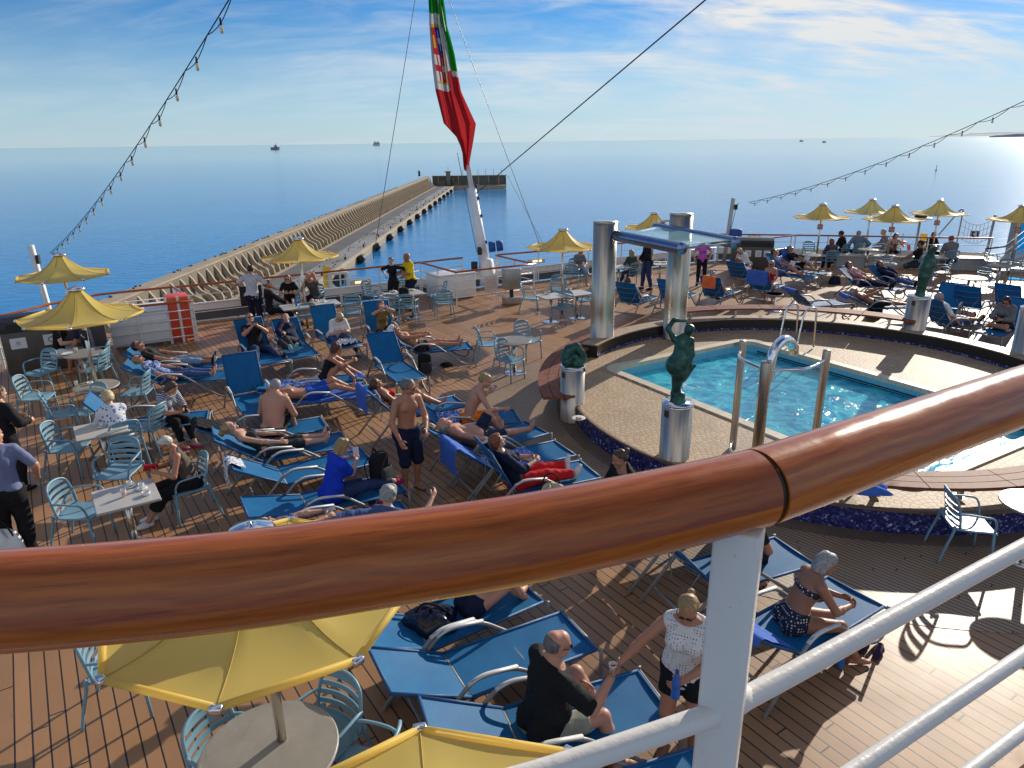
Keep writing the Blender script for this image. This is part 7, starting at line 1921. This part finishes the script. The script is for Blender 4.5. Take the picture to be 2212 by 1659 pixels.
P('auburn-haired woman in a tank top seated in front of the lifebuoy', (15.039, 27.994), az2rz(185), 'sit', 'f', 1.66, 1.1, skin='pink', hair=('long', 'darkred'), wear=[('shirt', cloth('mauve_tank', (.14, .10, .11)), {'sleeve': 0, 'vee': .9, 'neck': -.02}), ('shorts', blk)], hands=[(-.26, .30, .78), (.26, .30, .78)])
P('man in a black tee with a cap leaning back near the lifebuoy', (14.398, 25.281), az2rz(300), 'sit', 'm', 1.78, 1.12, skin='brown', hair=('crop', 'dark'), cap=('cap_dark', 'peak', (.03, .03, .03)), wear=[('shirt', blk, {'sleeve': .8}), ('shorts', dgrey)], lean=-14, feet=[(-.1, .7, .085), (.1, .66, .085)])
P('red-haired woman in black seated behind the draped bronze', (16.642, 28.223), az2rz(180), 'sit', 'f', 1.66, 1.05, skin='fair', hair=('bob', 'red'), wear=[('shirt', blk, {'sleeve': 1.6}), ('trousers', blk)])
P('broad man with a grey back seated alone near the far right rail', (16.249, 26.266), az2rz(2), 'sit', 'm', 1.82, 1.25, skin='pink', hair=('crop', 'red'), wear=[('shirt', cloth('warm_grey', (.17, .165, .18)), {'sleeve': .95, 'infl': .02}), ('shorts', navy)])
lie_on('CJ', 'man in a red plaid shirt and dark trousers dozing', sex='m', H=1.78, fat=1.1, skin='tan', hair=('crop', 'dark'), glasses='sun', wear=[('shirt', plaid, {'sleeve': 1.5, 'infl': .018}), ('trousers', navy)], shoes=('shoe', bsh), hands=[(-.06, .32, .60), (.10, .34, .60)])
lie_on('CK', 'sleeper in a dark blue jacket and jeans behind the plaid man', sex='m', H=1.76, fat=1.1, skin='brown', hair=('crop', 'dark'), wear=[('jacket', navy, {'sleeve': 2, 'infl': .025}), ('trousers', denim)], shoes=('shoe', bsh), hands=[(-.08, .32, .62), (.08, .34, .62)])
lie_on('CL', 'deeply tanned bather with hands raised left of the draped bronze', sex='m', H=1.76, skin='brown', hair=('crop', 'grey'), wear=[('trunks', blk)], hands=[(-.06, .2, .86), (.06, .24, .86)])
lie_on('CN', 'grey-haired man in a white shirt seen from behind, sandals up', sex='m', H=1.78, fat=1.1, skin='tan', hair=('crop', 'grey'), wear=[('shirt', wht, {'sleeve': .9}), ('shorts', slate)], shoes=('sandal', bsh))
sww = sit_on('CQ', 'dark-haired woman in a grey sweater with crossed legs and a phone at the right edge', t=.30, sex='f', H=1.66, fat=1.1, skin='tan', hair=('bob', 'black'), glasses='sun', wear=[('shirt', grey, {'sleeve': 1.8, 'infl': .03}), ('shorts', blk)], lean=4, curl=16, headp=14, hands=[(-.04, .34, .64), (.10, .34, .64)], feet=[(.22, .34, LG + .05), (-.22, .38, LG + .05)], kneeh=[(-1, .4, .2), (1, .4, .2)])

# =================================================================== small things
def towel(lab, key, y0, y1, m, on='seat', w=.28, drop=.0, fold=.018, seed=0, grp=None):
    """cloth laid on a lounger's seat or folded over the top of its back"""
    x, y, rz, back = LSPOT[key]; rr = random.Random(seed); a = R(back); mb = MB()
    ph = [rr.uniform(0, 6) for _ in range(6)]
    def f(u, v):
        s = y0 + (y1 - y0) * v; xx = (u - .5) * 2 * w * (1 + .06 * math.sin(v * 7 + ph[0]))
        wz = fold * (abs(math.sin(u * 9 + v * 4 + ph[1])) + .6 * abs(math.sin(u * 17 - v * 11 + ph[2])))
        if on == 'seat': return (xx + .02 * math.sin(v * 9 + ph[3]), s, LG + .004 + wz)
        # s runs from up the back (0..L) then over the top edge and down behind
        Lb = .76
        if s <= Lb: return (xx, -s * math.cos(a) + .012 * math.sin(a), LG + s * math.sin(a) + .014 + wz * .7)
        d = s - Lb; t = min(1, d / .06)
        return (xx, -Lb * math.cos(a) - .045 * t - wz * .5, LG + Lb * math.sin(a) + .03 * (1 - t) - max(0, d - .03))
    mb.grid(f, 22, 30)
    o = obj('towel', mb, m, None, (x, y, 0), (0, 0, rz)); return tag(o, lab, 'towel', grp or 'towels on the loungers')
tb = cloth('towel_blue', (.05, .13, .46)); tbw = pattern_cloth('towel_bluewhite', (.05, .14, .48), (.55, .62, .78), 'blot'); tst = pattern_cloth('towel_print', (.62, .63, .66), (.06, .07, .16), 'blot'); tor = cloth('towel_orange', (.80, .16, .05))
towel('plain blue towel folded over the lounger back of the red bikini bather', 'S', .52, 1.16, tb, 'back', .30, seed=1)
towel('long blue towel over the back and seat of the lounger beside the red trousers', 'V', .30, 1.16, tb, 'back', .30, seed=2)
towel('blue towel with white lines spread on the seat beside the red trousers', 'V', -.05, .72, tbw, 'seat', .29, seed=3)
towel('blue and white towel crumpled beside the black swimsuit woman', 'K', -.72, .55, tbw, 'seat', .29, fold=.035, seed=4)
towel('pale blue towel under the man in blue trunks', 'M', -.1, .92, tb, 'seat', .32, fold=.008, seed=5)
towel('bunched blue towel beside the man in orange shorts', 'T', -.10, .36, tbw, 'seat', .27, fold=.07, seed=6)
towel('white towel with dark print over the lounger back behind the blue tee woman', 'P', .56, 1.14, tst, 'back', .16, fold=.03, seed=7)
towel('blue towel over the lounger back of the man in the white cap', 'I', .40, .86, tb, 'back', .30, seed=8)
towel('white cloth on the knees of the blond woman in the white tee', 'G', .66, 1.15, wht, 'seat', .22, fold=.05, seed=9)
towel('blue towel over the lounger back under the spotted bikini woman', 'BC', .18, .84, tb, 'back', .30, seed=10)
towel('orange towel on the left half of a lounger back beyond the bench', 'CD', .40, 1.12, tor, 'back', .20, seed=11)
towel('wide royal blue towel hanging behind a lounger by the side table', 'CE', .40, 1.20, tb, 'back', .31, seed=12)
towel('long blue towel bunched along the empty lounger behind the pool ladder', 'CG', .1, .84, tb, 'back', .28, fold=.04, seed=13)
towel('blue towel under the tanned bather left of the draped bronze', 'CL', .40, .86, tb, 'back', .30, seed=14)
towel('blue towel on the back of the second reader\'s lounger', 'CI', .50, 1.0, tb, 'back', .30, seed=15)
towel('black cloth thrown over the lounger back behind the bare-backed heavy man', 'N', .30, .84, blk, 'back', .24, fold=.05, seed=16)
def heap(lab, loc, rz, sx, sy, sz, m, name='bag', cat='bag', seed=0, strap=None, grp=None):
    rr = random.Random(seed); mb = MB()
    def f(u, v):
        a = 2 * PI * u; t = v; r_ = math.sin(PI * min(.999, t * .5 + .0) if t < 1 else PI / 2) if False else math.cos(t * PI / 2) ** .6
        k = 1 + .16 * math.sin(3 * a + seed) * (.3 + t) + .10 * math.sin(5 * a + 2 * seed + 4 * t)
        return (sx * r_ * k * math.cos(a), sy * r_ * k * math.sin(a), sz * math.sin(t * PI / 2) * (1 + .12 * math.sin(4 * a + seed)))
    mb.grid(f, 22, 9)
    o = obj(name, mb, m, None, loc, (0, 0, rz)); tag(o, lab, cat, grp)
    if strap:
        m2 = MB(); m2.tube(bez([(-sx * .7, 0, sz * .6), (-sx * .3, .02, sz * 1.3), (sx * .3, -.02, sz * 1.3), (sx * .7, 0, sz * .6)], 5), .011, 6); obj('strap', m2, strap, o)
    return o
def onl(key, t, dx, z=LG):
    x, y, rz, b = LSPOT[key]; c_, s_ = math.cos(rz), math.sin(rz); return (x + dx * c_ - t * s_, y + dx * s_ + t * c_, z)
def backpack(lab, loc, rz):
    r = thing('backpack', lab, 'backpack', loc, rz, 'black backpacks')
    mb = MB(); mb.box(0, 0, .24, .30, .20, .46, bev=.08); obj('body', mb, blk, r)
    mb = MB(); mb.box(0, -.115, .16, .24, .07, .24, bev=.03); obj('pocket', mb, dgrey, r)
    for s_ in (-.08, .08):
        mb = MB(); mb.tube(bez([(s_, .10, .42), (s_ * 1.3, .16, .3), (s_ * 1.2, .13, .12), (s_, .10, .05)], 4), .016, 6, flat=.5); obj('strap', mb, blk, r)
    mb = MB(); mb.tube(bez([(-.05, .06, .46), (0, .06, .52), (.05, .06, .46)], 4), .010, 6); obj('handle', mb, blk, r)
backpack('black backpack standing under the lounger of the man in the white cap', (-1.902, 14.828, 0), R(15))
backpack('black backpack with white piping on the foot of the blue-tee woman\'s lounger', onl('Q', 1.02, -.05, LG + .01), R(70))
backpack('black rucksack on the chair behind the long table', (-3.042, 19.908, 0.45), R(0))
heap('yellow and black handbag by the red-haired woman', onl('H', .72, -.10), R(20), .20, .13, .24, pattern_cloth('gold_bag', (.42, .28, .03), (.05, .04, .02), 'blot'), 'handbag', 'handbag', 2, blk, 'bags on the deck')
heap('cream canvas bag beside the red trousers', onl('W', .42, .46, .0), R(10), .24, .18, .50, cloth('canvas', (.50, .45, .32)), 'canvas_bag', 'bag', 3, blk, 'bags on the deck')
heap('dark shiny bag on the lounger just under the handrail', onl('X', .16, -.02), R(0), .26, .20, .17, mat('shiny_navy', (.012, .014, .03), .18), 'bag', 'bag', 5, blk, 'bags on the deck')
heap('black cloth bundle on the legs of the grey top woman', onl('O', .62, -.26), R(0), .13, .11, .12, blk, 'bundle', 'bundle', 6, None, 'bags on the deck')
heap('white beach bag held by the man at the left edge', (-6.157, 7.52, 0), R(0), .22, .14, .42, wht, 'beach_bag', 'bag', 7, bsh, 'bags on the deck')
heap('black bag leaning under a lounger beyond the long bench', (10.225, 19.494, 0), R(0), .22, .16, .40, blk, 'tote_bag', 'bag', 8, None, 'bags on the deck')
heap('dark blue bag under the seated couple at the right stern', (11.222, 24.326, 0), R(0), .20, .16, .26, navy, 'tote_bag', 'bag', 9, None, 'bags on the deck')
heap('folded blue towel on the near right bench', ((4.343, 7.939)[0], (4.343, 7.939)[1], .635), R(-20), .36, .16, .10, tb, 'folded_towel', 'towel', 11, None, 'towels on the loungers')
heap('rolled blue towel on the foot of the black swimsuit woman\'s lounger', onl('K', 1.16, .0), R(60), .20, .10, .10, tb, 'rolled_towel', 'towel', 12, None, 'towels on the loungers')
heap('grey printed towel beside the head of the man in blue trunks', onl('M', -.42, .26, LG), R(20), .20, .12, .07, tst, 'crumpled_towel', 'towel', 13, None, 'towels on the loungers')
def shoes_pair(lab, loc, rz, m):
    r = thing('pair_of_shoes', lab, 'shoes', loc, rz, 'pairs of shoes on the deck')
    for k, (dx, a) in enumerate(((-.07, .15), (.07, -.1))):
        v, f = nets([Prim('s', (dx, -.08, .035), (dx, .06, .03), .038, .042, (0, 0, 1), 1.2), Prim('s', (dx, .06, .03), (dx + a * .1, .14, .025), .042, .03, (0, 0, 1), 1.3)], .009, k=.015, planes=[((0, 0, .0), (0, 0, -1)), ((0, -.02, .055), (0, -.5, 1))])
        obj('shoe', np_mesh('shoe', [(v, f, 0)], [m]), [], r)
shoes_pair('pale canvas shoes under the lounger of the man in blue trunks', (-2.832, 12.434, 0), R(-65), cloth('shoe_beige', (.42, .38, .30)))
shoes_pair('dark shoes on the deck behind the black backpack', (-1.517, 15.343, 0), R(-60), bsh)
shoes_pair('dark sandals by the feet of the spotted bikini woman', (3.493, 5.734, 0), R(-40), cloth('sandal_plum', (.05, .02, .05)))
shoes_pair('black shoes under the pool-side tanned bather', (10.738, 20.239, 0), R(40), bsh)
shoes_pair('white slippers below the orange-shorts lounger', (-1.465, 11.624, 0), R(30), wsh)
GLASS = NT('clear_glass'); GLASS.set(Base_Color=(.9, .93, .93), Roughness=.03, Alpha=.35); GLASS = GLASS.m
china = mat('white_china', (.74, .74, .72), .25, var=.03)
def cup(loc, lab, kind='glass', fill=None):
    r = thing({'glass': 'drinking_glass', 'cup': 'coffee_cup', 'ash': 'ashtray', 'plate': 'plate', 'bottle': 'water_bottle', 'beer': 'beer_glass'}[kind], lab, {'glass': 'glass', 'cup': 'cup', 'ash': 'ashtray', 'plate': 'plate', 'bottle': 'bottle', 'beer': 'glass'}[kind], loc, 0, 'things on the tables')
    if kind in ('glass', 'beer'):
        h_ = .10 if kind == 'glass' else .17
        mb = MB(); mb.lathe([(.024, .002), (.034, h_), (.031, h_), (.022, .01), (0, .01)], 16); obj('wall', mb, GLASS, r)
        if fill: mb = MB(); mb.lathe([(.022, .012), (.030, h_ * .72), (0, h_ * .73)], 14); obj('drink', mb, mat('drink_%d' % int(fill[1] * 1000), fill, .15), r)
    elif kind == 'cup':
        mb = MB(); mb.lathe([(0, .002), (.07, .012), (.068, .016), (.03, .008)], 22); obj('saucer', mb, china, r)
        mb = MB(); mb.lathe([(.022, .012), (.036, .075), (.032, .075), (.02, .02), (0, .02)], 16); obj('bowl', mb, china, r)
        mb = MB(); mb.tube(bez([(.033, 0, .062), (.056, 0, .056), (.052, 0, .032), (.028, 0, .028)], 4), .005, 5); obj('handle', mb, china, r)
    elif kind == 'ash':
        mb = MB(); mb.lathe([(.045, .002), (.052, .045), (.044, .045), (.036, .014), (0, .014)], 20); obj('dish', mb, china, r)
    elif kind == 'plate':
        mb = MB(); mb.lathe([(0, .004), (.07, .006), (.115, .022), (.117, .019), (.07, .001), (0, .001)], 26); obj('dish', mb, china, r)
        if fill:
            rr = random.Random(int(loc[0] * 100)); mb = MB()
            for k in range(9): mb.lathe([(.018, 0), (.012, .014), (0, .018)], 6, (rr.uniform(-.05, .05), rr.uniform(-.05, .05), .008))
            obj('food', mb, mat('food_%d' % int(fill[0] * 1000), fill, .5), r)
    else:
        mb = MB(); mb.lathe([(.03, .0), (.034, .01), (.034, .07), (.030, .085), (.034, .10), (.034, .15), (.012, .20), (.012, .225)], 16); obj('body', mb, mat('bottle_blue', (.03, .14, .50), .12), r)
        mb = MB(); mb.lathe([(.014, .222), (.014, .245), (0, .247)], 12); obj('cap', mb, mat('bottle_cap', (.02, .06, .4), .4), r)
    return r
TZ = .744
def on(v3): return v3
cup((-7.816, 12.044, 0.744), 'empty glass on the nearer left round table'); cup((-7.616, 12.132, 0.744), 'white ashtray on the nearer left round table', 'ash')
cup((-9.085, 14.239, 0.744), 'glass with an amber drink on the farther left round table', 'glass', (.45, .22, .05)); cup((-9.206, 14.117, 0.744), 'white plate on the farther left round table', 'plate')
cup((-6.282, 10.063, 0.744), 'white cup on the floral-blouse table', 'cup')
cup((-4.827, 8.045, 0.744), 'coffee cup at the back of the sunlit table with cups', 'cup'); cup((-4.648, 7.978, 0.744), 'second coffee cup beside the black glasses case', 'cup'); cup((-4.765, 7.782, 0.744), 'pink drink glass at the front of the table with cups', 'glass', (.65, .28, .22)); cup((-4.514, 7.82, 0.744), 'white ashtray at the right end of the table with cups', 'ash')
cup((-5.806, 18.591, 0.744), 'tall beer glass on the papers table', 'beer', (.50, .25, .03)); cup((-5.678, 18.443, 0.744), 'blue bottle on the papers table', 'bottle'); cup((-5.093, 18.954, 0.744), 'white cup before the bald bearded man', 'cup'); cup((-5.293, 19.025, 0.744), 'paper cup at the elbow of the bald bearded man', 'ash')
for k_, (X_, Y_, l_) in enumerate(((1350, 600, 'leftmost plate on the long table'), (1410, 608, 'second plate from the left on the long table'), (1460, 585, 'plate of leftovers in the middle of the long table'), (1620, 572, 'plate with greens at the right end of the long table'), (1550, 580, 'red-garnished plate right of the middle of the long table'))):
    cup(tuple(((-3.729, 19.987, 0.744), (-3.508, 19.843, 0.744), (-3.401, 20.214, 0.744), (-2.891, 20.4, 0.744), (-3.109, 20.279, 0.744))[k_]), l_, 'plate', ((.4, .25, .1), (.5, .4, .2), (.3, .2, .1), (.15, .3, .06), (.5, .08, .04))[k_])
cup((0.987, 19.638, 0.744), 'white cup on the orange-drink table', 'cup'); cup((1.071, 19.633, 0.744), 'orange drink on the square table left of the column', 'glass', (.75, .30, .02)); cup((1.588, 19.925, 0.744), 'left glass on the table beside the column'); cup((1.705, 19.951, 0.744), 'right glass on the table beside the column')
cup((5.137, 24.876, 0.744), 'left plate on the crowded table between the columns', 'plate', (.3, .2, .1)); cup((5.361, 24.783, 0.744), 'right plate on the crowded table between the columns', 'plate', (.5, .4, .3))
cup((13.114, 24.38, 0.744), 'glass in front of the tank-top woman', 'beer', (.5, .5, .5))
cup((1.118, 11.135, 0.352), 'white plate with leftovers on the pool terrace edge by the left pedestal', 'plate', (.45, .16, .08))
cup((3.11, 5.538, 0), 'dark blue cup on the deck near the spotted bikini woman', 'bottle')
# things held in the hands
def held(label, name, cat, loc, mb, m, rot=(0, 0, 0)): return tag(obj(name, mb, m, None, loc, rot), label, cat)
def hp(o_, i=None):
    A_, B_ = HANDS[o_.name]; return (A_ + B_) / 2 if i is None else (A_, B_)[i]
def slab(lab, name, cat, o_, i, size, m, rot, dz=0.0):
    mb = MB(); mb.box(0, 0, 0, *size, bev=.004); p_ = hp(o_, i) + Vector((0, 0, dz)); return held(lab, name, cat, p_, mb, m, rot)
slab('red wallet in the hands of the white-haired woman', 'wallet', 'wallet', whw, None, (.17, .025, .12), mat('wallet_red', (.60, .01, .015), .4), (.6, .2, .6), .05)
phm = mat('phone_dark', (.02, .02, .025), .15); paper = mat('page_white', (.74, .73, .70), .7, var=.04)
slab('phone held by the woman in the bright blue tee', 'phone', 'phone', bluew, None, (.075, .010, .15), mat('phone_white', (.62, .63, .64), .25), (-.5, 0, .3), .05)
slab('phone held by the woman in the striped top', 'phone', 'phone', stripw, None, (.08, .012, .15), phm, (-.9, 0, .5), .03)
slab('phone held up by the reclining man in black tee and jeans', 'phone', 'phone', eman, None, (.15, .010, .075), phm, (-.3, 0, .4), .04)
slab('camera on the chest of the person in the violet-grey top', 'camera', 'camera', camw, None, (.13, .07, .09), mat('camera_grey', (.16, .17, .18), .4), (.2, 0, .5), .0)
slab('open book of the reading man in the blue shirt', 'book', 'book', rd1, None, (.24, .018, .20), paper, (-.4, 0, -1.2), .08)
slab('open book of the second reader in dark clothes', 'book', 'book', rd2, None, (.24, .018, .20), paper, (-.4, 0, -1.2), .08)
slab('phone held by the woman in the grey sweater', 'phone', 'phone', sww, None, (.15, .012, .08), phm, (-.8, 0, .2), .03)
slab('phone held by the woman in the floral blouse', 'phone', 'phone', flw, 0, (.08, .012, .15), phm, (-.9, 0, .5), .03)
_p = hp(tankw, 1); cup((_p.x, _p.y, _p.z - .04), 'glass of dark red drink in the hand of the tank-top woman', 'glass', (.10, .012, .010))
_p = hp(tankw, 0); cup((_p.x, _p.y, _p.z - .12), 'blue water bottle in the hand of the tank-top woman', 'bottle')
_p = hp(oman, 0); cup((_p.x, _p.y, _p.z - .05), 'pink drink of the man in orange shorts', 'glass', (.60, .20, .14))
mb = MB(); mb.lathe([(.034, -.012), (.036, 0), (.034, .012)], 16); tag(obj('wristband', mb, red, None, hp(camw, 0) - Vector((0, 0, .06))), 'red wristband on the arm of the person in the violet-grey top', 'wristband')
